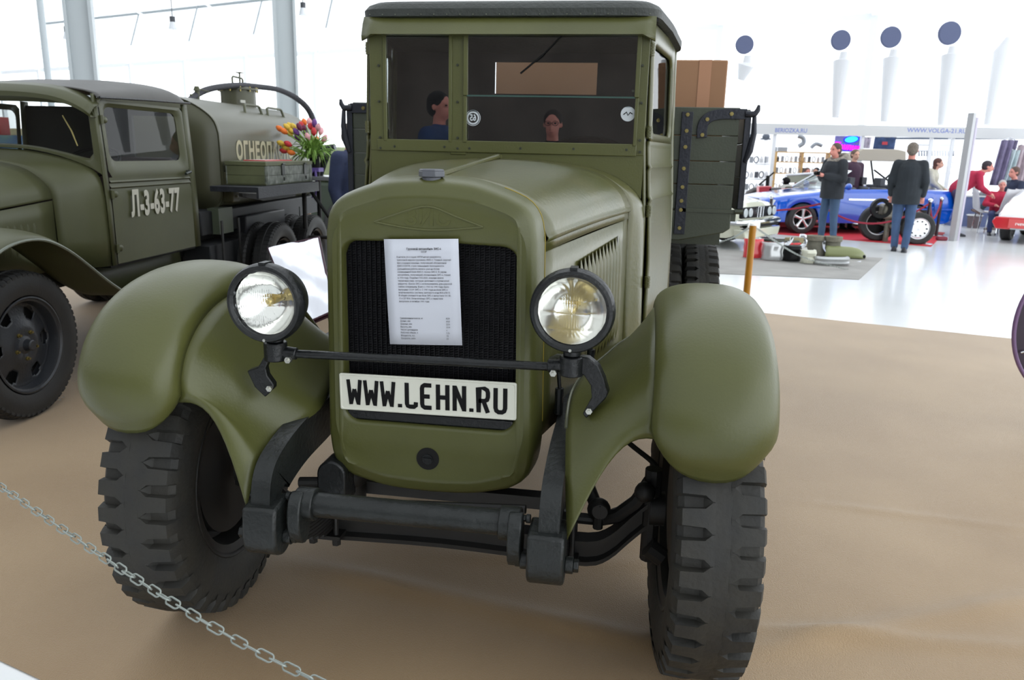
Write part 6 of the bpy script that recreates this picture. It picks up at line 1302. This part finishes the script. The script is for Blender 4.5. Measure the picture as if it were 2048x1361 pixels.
# neon sign
p_ = bl_(1694, 288, 0.2); nd = 0.2
NS_ = thing('neon_sign', 'glowing blue oval and magenta script neon sign on a violet board', 'sign', Bo+ex_*p_.x+ey_*nd+V((0, 0, p_.z)), bth)
hwn = (bl_(1719, 288, nd).x-bl_(1669, 288, nd).x)/2; hzn = (bl_(1694, 273, nd).z-bl_(1694, 304, nd).z)/2
M().box(-hwn, hwn, 0, 0.03, -hzn, hzn).build('board', mat('board_violet', (128, 126, 190), 0.5), NS_)
c_ = bl_(1703, 279, nd-0.03); cx, cz = c_.x-p_.x, c_.z-p_.z
M().rings([[V((cx+0.17*k*cos(a), -0.02, cz+0.085*k*sin(a)+0.02*k*cos(a))) for a in [2*pi*q/28 for q in range(28)]] for k in (1.0, 0.01)], cap=False).build('oval', mat('neon_cyan', (40, 190, 255), 0.4, emit=(30, 200, 255), estr=1.3), NS_)
M().tube([V((cx+0.18*cos(a), -0.025, cz+0.09*sin(a)+0.02*cos(a))) for a in [2*pi*q/28 for q in range(28)]], 0.014, 6, closed=True).build('oval_tube', mat('neon_blue', (20, 20, 220), 0.4, emit=(20, 20, 255), estr=1.1), NS_)
text('neon_script', 'Taunus', mat('neon_magenta', (255, 20, 240), 0.4, emit=(255, 10, 240), estr=1.4), NS_, 0.24, frame((0.0, -0.02, -0.07), (1, 0, -0.08), (0.25, 0, 1), (0, -1, 0)), 0.92, 0.010, 0.006)
text('neon_script_edge', 'Taunus', mat('neon_blue', (20, 20, 220), 0.4), NS_, 0.24, frame((0.0, -0.008, -0.07), (1, 0, -0.08), (0.25, 0, 1), (0, -1, 0)), 0.92, 0.026, 0.002)
# posters / shirts
for k, (x0, x1, y0, y1, c, lb) in enumerate(((1727, 1741, 275, 297, (190, 182, 196), 'pale patterned cloth hanging left of the navy shirt'), (1750, 1790, 274, 299, (62, 82, 122), 'navy printed shirt with red mark hanging above the soft top'), (1702, 1712, 322, 350, (214, 170, 90), 'small orange and white poster behind the soft top car'))):
    a, b = bl_(x0, y0, 0.6), bl_(x1, y1, 0.6); w_ = b.x-a.x; G = [[V((w_*i/8, 0.02*sin(i*1.7)+0.01*j, -(a.z-b.z)*j/4)) for j in range(5)] for i in range(9)]
    t = thing('hanging_cloth', lb, 'cloth', Bo+ex_*a.x+ey_*0.6+V((0, 0, a.z)), bth); M().grid(G).build('cloth', mat('cloth_%d' % k, c, 0.8, var=0.3, vscale=8), t, solid=0.01)
    M().cyl((0, 0, 0), (w_, 0, 0), 0.01, n=6).build('rail', gcol[1], t)
    if k == 1: M().box(w_*0.35, w_*0.6, -0.03, -0.02, -0.2, -0.12).build('print_mark', mat('mark_red', (190, 60, 70), 0.6), t)
# hooks rack with hanging chrome parts
for k in range(14):
    px = 1838+k*5.3; p_ = bl_(px, 302, 1.4); o = M().cyl((0, 0, 0), (0.02, 0, -0.14), 0.012, 0.02, n=6).build('hanging_tool', mat('tool_grey', (120, 126, 138), 0.4)); o.location = Bo+ex_*p_.x+ey_*1.4+V((0, 0, p_.z)); tag(o, 'grey hanging tool, %s from left in the rack behind the woman' % ORD[k], 'tool', 'tools hanging in a row behind the woman')
a, b = bl_(1836, 302, 1.42), bl_(1912, 303, 1.42)
for dz in (0, 0.16, -0.30, -0.42, -0.6): M().cyl(a+V((0, 0.03, dz)), b+V((0, 0.03, dz)), 0.01, n=5).build('rack_rod', mat('tool_grey', (120, 126, 138), 0.4), BO)
a, b = bl_(1792, 277, 0.4), bl_(2036, 277, 0.4); M().cyl(a, b, 0.03, n=6).build('light_rail', mat('rail_blue', (96, 106, 124), 0.4), BO)
# counters
def counter(px0, px1, py, dep_, mcol, name, lab, front=None):
    a, b = bl_(px0, py, dep_), bl_(px1, py, dep_); t = thing(name, lab, 'counter', Bo+ex_*a.x+ey_*dep_, bth); w_ = b.x-a.x
    M().box(0, w_, 0, 0.5, a.z-0.04, a.z).build('counter_top', WHP if front else mcol, t); M().box(0.02, w_-0.02, 0.03, 0.47, 0, a.z-0.04).build('counter_front', mcol, t)
counter(1478, 1530, 385, -0.7, mat('counter_wood', (190, 176, 150), 0.6), 'sales_counter', 'pale wooden counter with goods at the left end of the booth')
counter(1845, 1905, 375, -0.65, WHP, 'sales_counter', 'white counter behind the tail of the blue convertible')
counter(1912, 2060, 390, -1.1, mat('counter_blue', (106, 118, 160), 0.6), 'blue_table', 'table with blue-grey cloth behind the seated men', True)
for k in range(4): good(bl_(1958+k*18, 388, -1.0).x, -0.9, bl_(1958, 390, -1.1).z, 1, 0.09, 0.06, ('first', 'second', 'third', 'last')[k]+' red and white packet from the left on the blue table', 'packets on the blue table', 'packet')
# stack of red boxes
p_ = onfloor(1545, 425); p_ = atd(1548, 400, 18.2); p_.z = 0
for k in range(3):
    o = M().box(-0.14, 0.14, -0.2, 0.2, 0, 0.9-0.02*k).build('tall_binder', (mat('panel_red', (178, 50, 56), 0.4), mat('panel_grey', (110, 104, 100), 0.4), mat('panel_red', (178, 50, 56), 0.4))[k], bev=0.01); o.location = p_+V((k*0.22-0.2, 0, 0)); o.rotation_euler = (0, -0.06, 0); tag(o, ('left red', 'middle grey', 'right red')[k]+' upright binder behind the bonnet of the blue car', 'binder')
# leaning white pole and thin second pole
a = onfloor(1905, 482); b = at(1935, 226, y=a.y); b.x = a.x; t = thing('steel_pole', 'pale grey pole standing right of the blue convertible', 'pole', a)
M().tube([V((0, 0, 0)), (b-a)], 0.08, 4).build('pole', mat('pole_grey', (170, 172, 174), 0.35), t, sharp=30); M().tube([V((0.13, 0.15, 0)), (b-a)*0.97+V((0.14, 0.15, 0))], 0.05, 8).build('pole_side_tube', mat('pole_lilac', (196, 190, 206), 0.5), t)  # thinner lilac tube beside and behind the grey pole
M().box(-0.32, -0.12, -0.1, 0.05, 0, 0.08).build('foot_wrap', mat('wrap_maroon', (120, 40, 56), 0.7), t, bev=0.03)
# chairs, bin
CHW = mat('chair_pale', (206, 206, 210), 0.4)
def chair(px, py, rz, lab, d=None):
    p = onfloor(px, py); t = thing('shell_chair', lab, 'chair', p, rz, 'pale shell chairs')
    G = []
    for i in range(9):
        v_ = i/8; G.append([V((( -0.22+0.44*j/6)*(1 if v_ < 0.6 else 1-0.25*(v_-0.6)/0.4), (0.20-0.4*min(1, v_/0.45) if v_ < 0.45 else -0.20-0.10*(v_-0.45)/0.55)*-1+0.04*((j-3)/3)**2*(1 if v_ > 0.45 else -0.2), 0.45+0.02*((j-3)/3)**2+(0.55*(v_-0.42)/0.58 if v_ > 0.42 else 0))) for j in range(7)])
    M().grid(G).build('shell', CHW, t, solid=0.02, sharp=60)
    for x, y in ((-0.18, -0.18), (0.18, -0.18), (-0.18, 0.18), (0.18, 0.18)): M().cyl((x*1.15, y*1.15, 0), (x, y, 0.45), 0.012, n=6).build('leg', CHROME, t)
chair(1968, 466, 1.5, 'pale shell chair beside the bin, left of the seated men'); chair(1997, 470, 3.3, 'pale shell chair with tall back right in front of the man in red'); chair(2024, 470, 3.0, 'pale shell chair nearest the racing car')
p = onfloor(1946, 456); t = thing('waste_bin', 'grey mesh waste bin with pale rim beside the shell chair', 'bin', p); M().lathe([(0, 0.001), (0, 0.13), (0.30, 0.165)], 'z', 24).build('bin_body', mat('bin_grey', (112, 100, 104), 0.6), t); M().tube([V((0.175*cos(a), 0.175*sin(a), 0.31)) for a in [2*pi*k/24 for k in range(24)]], 0.018, 6, closed=True).build('rim', WHP, t)
# hanging jackets right
for k, (x0, x1, y0, y1, c, lb) in enumerate(((2003, 2020, 280, 372, (120, 112, 142), 'dark violet garment hanging at the booth end'), (2022, 2032, 300, 380, (190, 206, 210), 'pale turquoise garment hanging beside the violet one'), (2036, 2052, 290, 400, (176, 160, 168), 'pinkish grey garments at the right frame edge'))):
    a, b = bl_(x0, y0, -0.5), bl_(x1, y1, -0.5); w_ = b.x-a.x; G = [[V((w_*i/8-0.12*(j/4), 0.05*sin(i*2.1), -(a.z-b.z)*j/4)) for j in range(5)] for i in range(9)]
    t = thing('garment', lb, 'garment', Bo+ex_*a.x-ey_*0.5+V((0, 0, a.z)), bth); M().grid(G).build('fabric', mat('garment_%d' % k, c, 0.9, var=0.2), t, solid=0.03); M().tube([V((0, 0, -0.02)), V((w_/2, 0, 0.06)), V((w_, 0, -0.02))], 0.012, 6).build('hanger', CHROME, t)
# ================================================================ PEOPLE
SKIN = mat('skin', (206, 158, 136), 0.55); SKR = mat('skin_rosy', (210, 140, 126), 0.55)
def cap(m, a, b, r0, r1, n=12): m.cyl(a, b, r0, r1, n=n); m.sph(a, r0, nu=n, nv=8); m.sph(b, r1, nu=n, nv=8)
def flesh(m, name, mt, par, vox, sm=4, label=None):
    o = m.build(name, mt, par, fix=True, sharp=180); r = o.modifiers.new('r', 'REMESH'); r.mode = 'VOXEL'; r.voxel_size = vox; r.use_smooth_shade = True
    s = o.modifiers.new('m', 'SMOOTH'); s.iterations = sm; s.factor = 0.5
    if label: o['label'] = label
    return o
BASE = dict(pel=(0, 0, 0.95), che=(0, 0.0, 1.32), nk=(0, 0.0, 1.50), hd=(0, -0.01, 1.655), sl=(-0.185, 0, 1.43), sr=(0.185, 0, 1.43), el=(-0.23, 0.02, 1.14), er=(0.23, 0.02, 1.14), wl=(-0.24, -0.06, 0.90), wr=(0.24, -0.06, 0.90),
            hl=(-0.09, 0, 0.92), hr=(0.09, 0, 0.92), kl=(-0.10, -0.01, 0.50), kr=(0.10, -0.01, 0.50), al=(-0.10, 0.02, 0.09), ar=(0.10, 0.02, 0.09))
def person(label, loc, rz, pose={}, top=(40, 42, 50), legs=(50, 70, 110), shoe=(30, 30, 34), hair=(60, 50, 44), skin=None, scale=1.0, hem=0.0, collar=None, vox=0.013, headturn=0.0, long=False, bulk=1.0, glasses=False, topname='jacket', nolegs=False, hairlen=0):
    J = {k: V(v) for k, v in BASE.items()}
    for k, v in pose.items(): J[k] = V(v)
    t = thing('person', label, 'person', loc, rz); t.scale = (scale,)*3; sk = skin or SKIN
    m = M()
    cap(m, J['pel'], J['che'], 0.13, 0.13); cap(m, J['sl'], J['sr'], 0.06, 0.06); cap(m, J['che'], J['nk'], 0.11, 0.06); cap(m, J['nk']-(J['hd']-J['nk'])*0.2, J['hd']-V((0, 0, 0.04)), 0.055, 0.055)
    for s in 'lr':
        cap(m, J['s'+s], J['e'+s], 0.045, 0.036); cap(m, J['e'+s], J['w'+s], 0.036, 0.026)
        cap(m, J['h'+s], J['k'+s], 0.08, 0.05); cap(m, J['k'+s], J['a'+s], 0.05, 0.035)
        d = (J['w'+s]-J['e'+s]).normalized(); pp_ = J.get('p'+s, None); hd_ = V(pp_) if pp_ is not None else d
        hd_ = hd_.normalized(); q = J['w'+s]; side = hd_.cross(V((0, 0, 1))); side = side.normalized() if side.length > 0.2 else V((0, 1, 0)); up = side.cross(hd_)
        m.sph(q+hd_*0.05, 0.032, 0.036, 0.036, 10, 6)
        cap(m, q, q+hd_*0.07, 0.026, 0.028, 8)
        for i in range(4):
            o_ = side*(-0.027+0.018*i); b0_ = q+hd_*0.075+o_; b1_ = b0_+hd_*(0.038 if i in (0, 3) else 0.045)-up*0.008; b2_ = b1_+hd_*0.022-up*0.022; cap(m, b0_, b1_, 0.0095, 0.009, 6); cap(m, b1_, b2_, 0.009, 0.008, 6)
        cap(m, q+hd_*0.025-side*0.028, q+hd_*0.07-side*0.052-up*0.014, 0.011, 0.009, 6)
    H = J['hd']; Rh = RZ(headturn); hm = T(*H) @ Rh
    m.sph((0, 0.008, 0.03), 0.078, 0.096, 0.092, 18, 12, mx=hm); m.sph((0, -0.022, -0.035), 0.060, 0.070, 0.078, 16, 10, mx=hm); m.sph((0, -0.05, -0.085), 0.033, 0.028, 0.022, 10, 6, mx=hm)
    m.tube([V((0, -0.085, 0.02)), V((0, -0.103, -0.018)), V((0, -0.112, -0.036)), V((0, -0.09, -0.045))], [0.010, 0.013, 0.016, 0.014], 8, mx=hm)
    for s in (-1, 1): m.sph((s*0.080, 0.012, -0.005), 0.010, 0.020, 0.030, 8, 6, mx=hm); m.sph((s*0.035, -0.075, 0.03), 0.022, 0.014, 0.009, 8, 5, mx=hm)
    m.sph((0, -0.092, -0.060), 0.024, 0.012, 0.007, 8, 5, mx=hm); m.sph((0, -0.089, -0.073), 0.020, 0.012, 0.007, 8, 5, mx=hm)
    body = flesh(m, 'body', sk, t, 0.0085 if vox < 0.014 else 0.011, 3)
    for s in (-1, 1):
        M().sph((s*0.031, -0.083, 0.012), 0.012, 0.010, 0.008, 10, 6, mx=hm).build('eye', mat('eye_dark', (44, 36, 34), 0.2), body)
    M().sph((0, -0.099, -0.066), 0.022, 0.004, 0.003, 8, 4, mx=hm).build('lips', mat('lip', (160, 90, 84), 0.5), body)
    if glasses:
        g = M()
        for s in (-1, 1): g.tube([V((s*0.034+0.026*cos(a), -0.104, 0.010+0.020*sin(a))) for a in [2*pi*k/18 for k in range(18)]], 0.0022, 5, closed=True, mx=hm); g.cyl((s*0.06, -0.10, 0.014), (s*0.083, 0.0, 0.012), 0.002, n=5, mx=hm)
        g.cyl((-0.008, -0.106, 0.012), (0.008, -0.106, 0.012), 0.002, n=5, mx=hm); g.build('glasses', INK, t)
    m = M(); m.sph((0, 0.020, 0.042), 0.087, 0.100, 0.092, 18, 12, mx=hm); m.sph((0, 0.045, 0.0), 0.082, 0.075, 0.085-0.0, 16, 10, mx=hm)
    if hairlen: m.sph((0, 0.06, -0.08), 0.07, 0.055, 0.13, 12, 8, mx=hm)
    flesh(m, 'hair', mat('hair_%d_%d' % (hair[0], hair[1]), hair, 0.7, var=0.3, vscale=60, bump=0.4, bscale=200), t, 0.010, 1)
    m = M(); b_ = bulk
    cap(m, J['pel']+V((0, 0, 0.05)), J['che'], 0.165*b_, 0.175*b_, 16); cap(m, J['sl']+V((0.03, 0, -0.01)), J['sr']+V((-0.03, 0, -0.01)), 0.085, 0.085); cap(m, J['che'], J['nk']-V((0, 0, 0.03)), 0.15*b_, 0.075)
    for s in 'lr': cap(m, J['s'+s], J['e'+s], 0.075*b_, 0.062*b_); cap(m, J['e'+s], J['e'+s].lerp(J['w'+s], 0.94), 0.060*b_, 0.043*b_)
    if hem: 
        a = J['pel']+V((0, 0, 0.0)); m.rings([[V((a.x+0.19*b_*cos(k*pi/10), a.y+0.15*b_*sin(k*pi/10), a.z+z)) for k in range(20)] for z in (0.10, 0.0, -hem)]) if not long else None
    tc = mat('cloth_%d_%d_%d' % top, top, 0.85, var=0.18, vscale=7, bump=0.35, bscale=24)
    flesh(m, topname, tc, t, vox, 5)
    if collar:
        q = J['nk']; m = M(); m.tube([q+V((0.125*cos(a), 0.045+0.14*sin(a), 0.015+0.06*sin(a))) for a in [2*pi*k/20 for k in range(20)]], 0.052, 10, closed=True); flesh(m, 'hood_fur', mat('fur_grey', collar, 0.95, var=0.5, vscale=40, bump=1.0, bscale=90), t, 0.014, 1)
    if not nolegs:
        m = M(); cap(m, J['hl'], J['hr'], 0.115, 0.115)
        for s in 'lr': cap(m, J['h'+s], J['k'+s], 0.102, 0.072); cap(m, J['k'+s], J['a'+s], 0.070, 0.058)
        lc = mat('legs_%d_%d_%d' % legs, legs, 0.85, var=0.15, vscale=6, bump=0.25, bscale=30)
        flesh(m, 'trousers', lc, t, vox, 4)
        for s in 'lr':
            a = J['a'+s]; f = V(J.get('f'+s, (0, -1, 0))).normalized(); sd = V((-f.y, f.x, 0)); mm = M()
            mm.rings([[a+f*(yy+0.0)+sd*(w_*cos(q))+V((0, 0, -a.z*0+z0-0.09+h_*max(0, sin(q))+ (0.0 if sin(q) >= 0 else 0))) for q in [2*pi*k/12 for k in range(12)]] for yy, w_, z0, h_ in ((-0.075, 0.025, 0.005, 0.06), (-0.05, 0.042, 0.0, 0.10), (0.02, 0.045, 0.0, 0.10), (0.10, 0.05, 0.0, 0.07), (0.16, 0.045, 0.0, 0.05), (0.20, 0.022, 0.005, 0.03))])
            mm.build('shoe', mat('shoe_%d' % shoe[0], shoe, 0.4), t, sharp=60)
    return t, J
# man with fur hood holding a camera
p = onfloor(1652, 487); 
pt_, J_ = person('man in black jacket with fur hood looking down at a small camera', p, -1.05, dict(hd=(0, -0.035, 1.66), el=(-0.25, -0.04, 1.17), er=(0.25, -0.02, 1.16), wl=(-0.07, -0.27, 1.25), wr=(0.07, -0.27, 1.22), pl=(0.6, -0.8, 0.1), pr=(-0.6, -0.8, 0.1), kl=(-0.12, -0.03, 0.5), al=(-0.15, 0, 0.09), ar=(0.12, 0.04, 0.09), kr=(0.11, 0.0, 0.5)), (38, 42, 48), (62, 84, 112), (60, 62, 60), (84, 68, 60), SKR, 1.03, 0.14, (150, 142, 132), bulk=1.2)
M().box(-0.055, 0.055, -0.40, -0.36, 1.22, 1.29).cyl((0.0, -0.40, 1.255), (0, -0.45, 1.255), 0.025, n=12).build('camera', INK, pt_, bev=0.008)
# man from behind
p = onfloor(1797, 504)
person('man seen from behind in black waist coat and blue jeans with grey hair', p, pi-0.35, dict(hd=(0, 0.0, 1.655), el=(-0.25, 0.02, 1.15), er=(0.25, 0.02, 1.15), wl=(-0.24, -0.14, 0.93), wr=(0.24, -0.14, 0.93), ar=(0.08, -0.06, 0.09), al=(-0.08, 0.05, 0.09)), (34, 40, 46), (60, 82, 116), (30, 32, 40), (112, 102, 92), SKR, 1.04, 0.16, bulk=1.12)
# woman in beige
p = atd(1852, 400, 17.6); p.z = 0
person('woman with ponytail in beige cardigan behind the tail of the blue car', p, 1.2, dict(el=(-0.2, -0.1, 1.16), er=(0.2, -0.12, 1.16), wl=(-0.12, -0.3, 1.0), wr=(0.14, -0.34, 1.02), che=(0, -0.04, 1.30), nk=(0, -0.10, 1.46), hd=(0, -0.15, 1.61)), (196, 194, 178), (60, 60, 70), hair=(92, 58, 50), vox=0.018, scale=0.94, hem=0.12, hairlen=1, topname='cardigan')
# person in red leaning over the table
p = atd(1922, 400, 16.6); p.z = 0
person('person in red top leaning over the table right of the steel pole', p, 1.35, dict(pel=(0, 0.10, 0.95), hl=(-0.09, 0.1, 0.92), hr=(0.09, 0.1, 0.92), che=(0, -0.14, 1.22), nk=(0, -0.30, 1.36), hd=(0, -0.40, 1.47), sl=(-0.18, -0.24, 1.32), sr=(0.18, -0.24, 1.32), el=(-0.2, -0.30, 1.06), er=(0.2, -0.30, 1.06), wl=(-0.14, -0.50, 0.92), wr=(0.14, -0.50, 0.92)), (176, 40, 72), (70, 60, 90), hair=(52, 42, 50), skin=SKR, vox=0.018, topname='sweater')
# seated man in red with grey hair
SIT = dict(pel=(0, 0.05, 0.52), hl=(-0.10, 0.0, 0.50), hr=(0.10, 0.0, 0.50), kl=(-0.16, -0.42, 0.50), kr=(0.16, -0.42, 0.50), al=(-0.15, -0.45, 0.09), ar=(0.15, -0.45, 0.09), che=(0, 0.0, 0.86), nk=(0, -0.02, 1.05), hd=(0, -0.06, 1.20), sl=(-0.2, 0, 0.97), sr=(0.2, 0, 0.97), el=(-0.30, -0.08, 0.74), er=(0.30, -0.08, 0.74), wl=(-0.12, -0.28, 0.72), wr=(0.12, -0.28, 0.72))
p = atd(1996, 420, 17.3); p.z = 0
person('grey-haired man in red sweater sitting behind the pale chairs', p, -0.3, SIT, (186, 40, 70), (60, 70, 110), hair=(188, 182, 178), skin=SKR, vox=0.018, topname='sweater', bulk=1.15, scale=0.90)
p = onfloor(1935, 462)+V((0.6, 0.5, 0)); S2 = dict(SIT); S2.update(kl=(-0.12, -0.42, 0.62), al=(-0.12, -0.62, 0.40), fl=(0, -1, 0.4))
person('man in dark navy sweater seated at far right behind the man in red', (lambda q: V((q.x, q.y, 0)))(atd(2024, 400, 18.6)), -1.3, S2, (40, 48, 72), (40, 56, 66), (90, 70, 66), hair=(92, 70, 62), skin=SKR, vox=0.018, scale=1.12, topname='sweater')
p = onfloor(1955, 452)+V((0.3, 0.3, 0))
LG = thing('person', 'dark-trousered legs of a seated visitor left of the bin, body hidden', 'person', p, -1.25)
m = M(); cap(m, V((0, 0.25, 0.60)), V((0, -0.20, 0.80)), 0.12, 0.09); cap(m, V((0, -0.20, 0.80)), V((-0.05, -0.50, 0.42)), 0.085, 0.055); cap(m, V((0.12, 0.25, 0.58)), V((0.12, -0.2, 0.62)), 0.12, 0.09); cap(m, V((0.12, -0.2, 0.62)), V((0.12, -0.18, 0.10)), 0.09, 0.06); flesh(m, 'trousers', mat('legs_dk', (42, 56, 66), 0.85), LG, 0.018)
M().sph((-0.06, -0.62, 0.40), 0.05, 0.13, 0.05).sph((0.12, -0.26, 0.05), 0.05, 0.13, 0.05).build('shoe', mat('shoe_brown', (104, 76, 70), 0.5), LG)
# purple-clad visitor behind the man with the hood; heads behind the off-road car
p = atd(1699, 400, 17.6); p.z = 0
person('visitor in dark plum coat half hidden behind the man with the fur hood', p, 0.4, {}, (66, 44, 62), (50, 46, 60), hair=(110, 90, 80), vox=0.02, topname='coat', hem=0.2)
p = atd(1612, 350, 20.6); p.z = -0.16*0
person('visitor with reddish face low behind the off-road car windscreen, left one', p, 0.2, SIT, (120, 60, 60), hair=(92, 74, 66), skin=SKR, vox=0.02, topname='sweater')
p = atd(1633, 350, 21.4); p.z = 0
person('visitor with black hair low behind the off-road car windscreen, right one', p, -0.5, SIT, (70, 60, 60), hair=(36, 34, 40), vox=0.02, topname='sweater')
# man in dark blue suit left of the truck bed
p = atd(701, 300, 7.6); p.z = 0
person('man in dark blue suit partly hidden by the left end of the wooden bed', p, 1.25, dict(hd=(0, -0.03, 1.64)), (44, 54, 84), (36, 40, 58), hair=(58, 48, 44), skin=SKR, vox=0.014, hem=0.16, topname='suit_jacket', bulk=1.05)
# two visitors standing behind the photographer, mirrored in the windscreen
person('dark-haired visitor in blue jacket mirrored in the left windscreen pane', (-1.24, -2.55, 0), pi-1.25, {}, (44, 66, 108), (40, 42, 56), hair=(34, 30, 30), skin=SKR, scale=1.06, vox=0.016)
person('bearded visitor with round glasses mirrored in the main windscreen', (-0.22, -2.60, 0), pi, {}, (26, 28, 32), (36, 36, 44), hair=(52, 40, 34), skin=SKR, scale=0.98, vox=0.014, glasses=True)
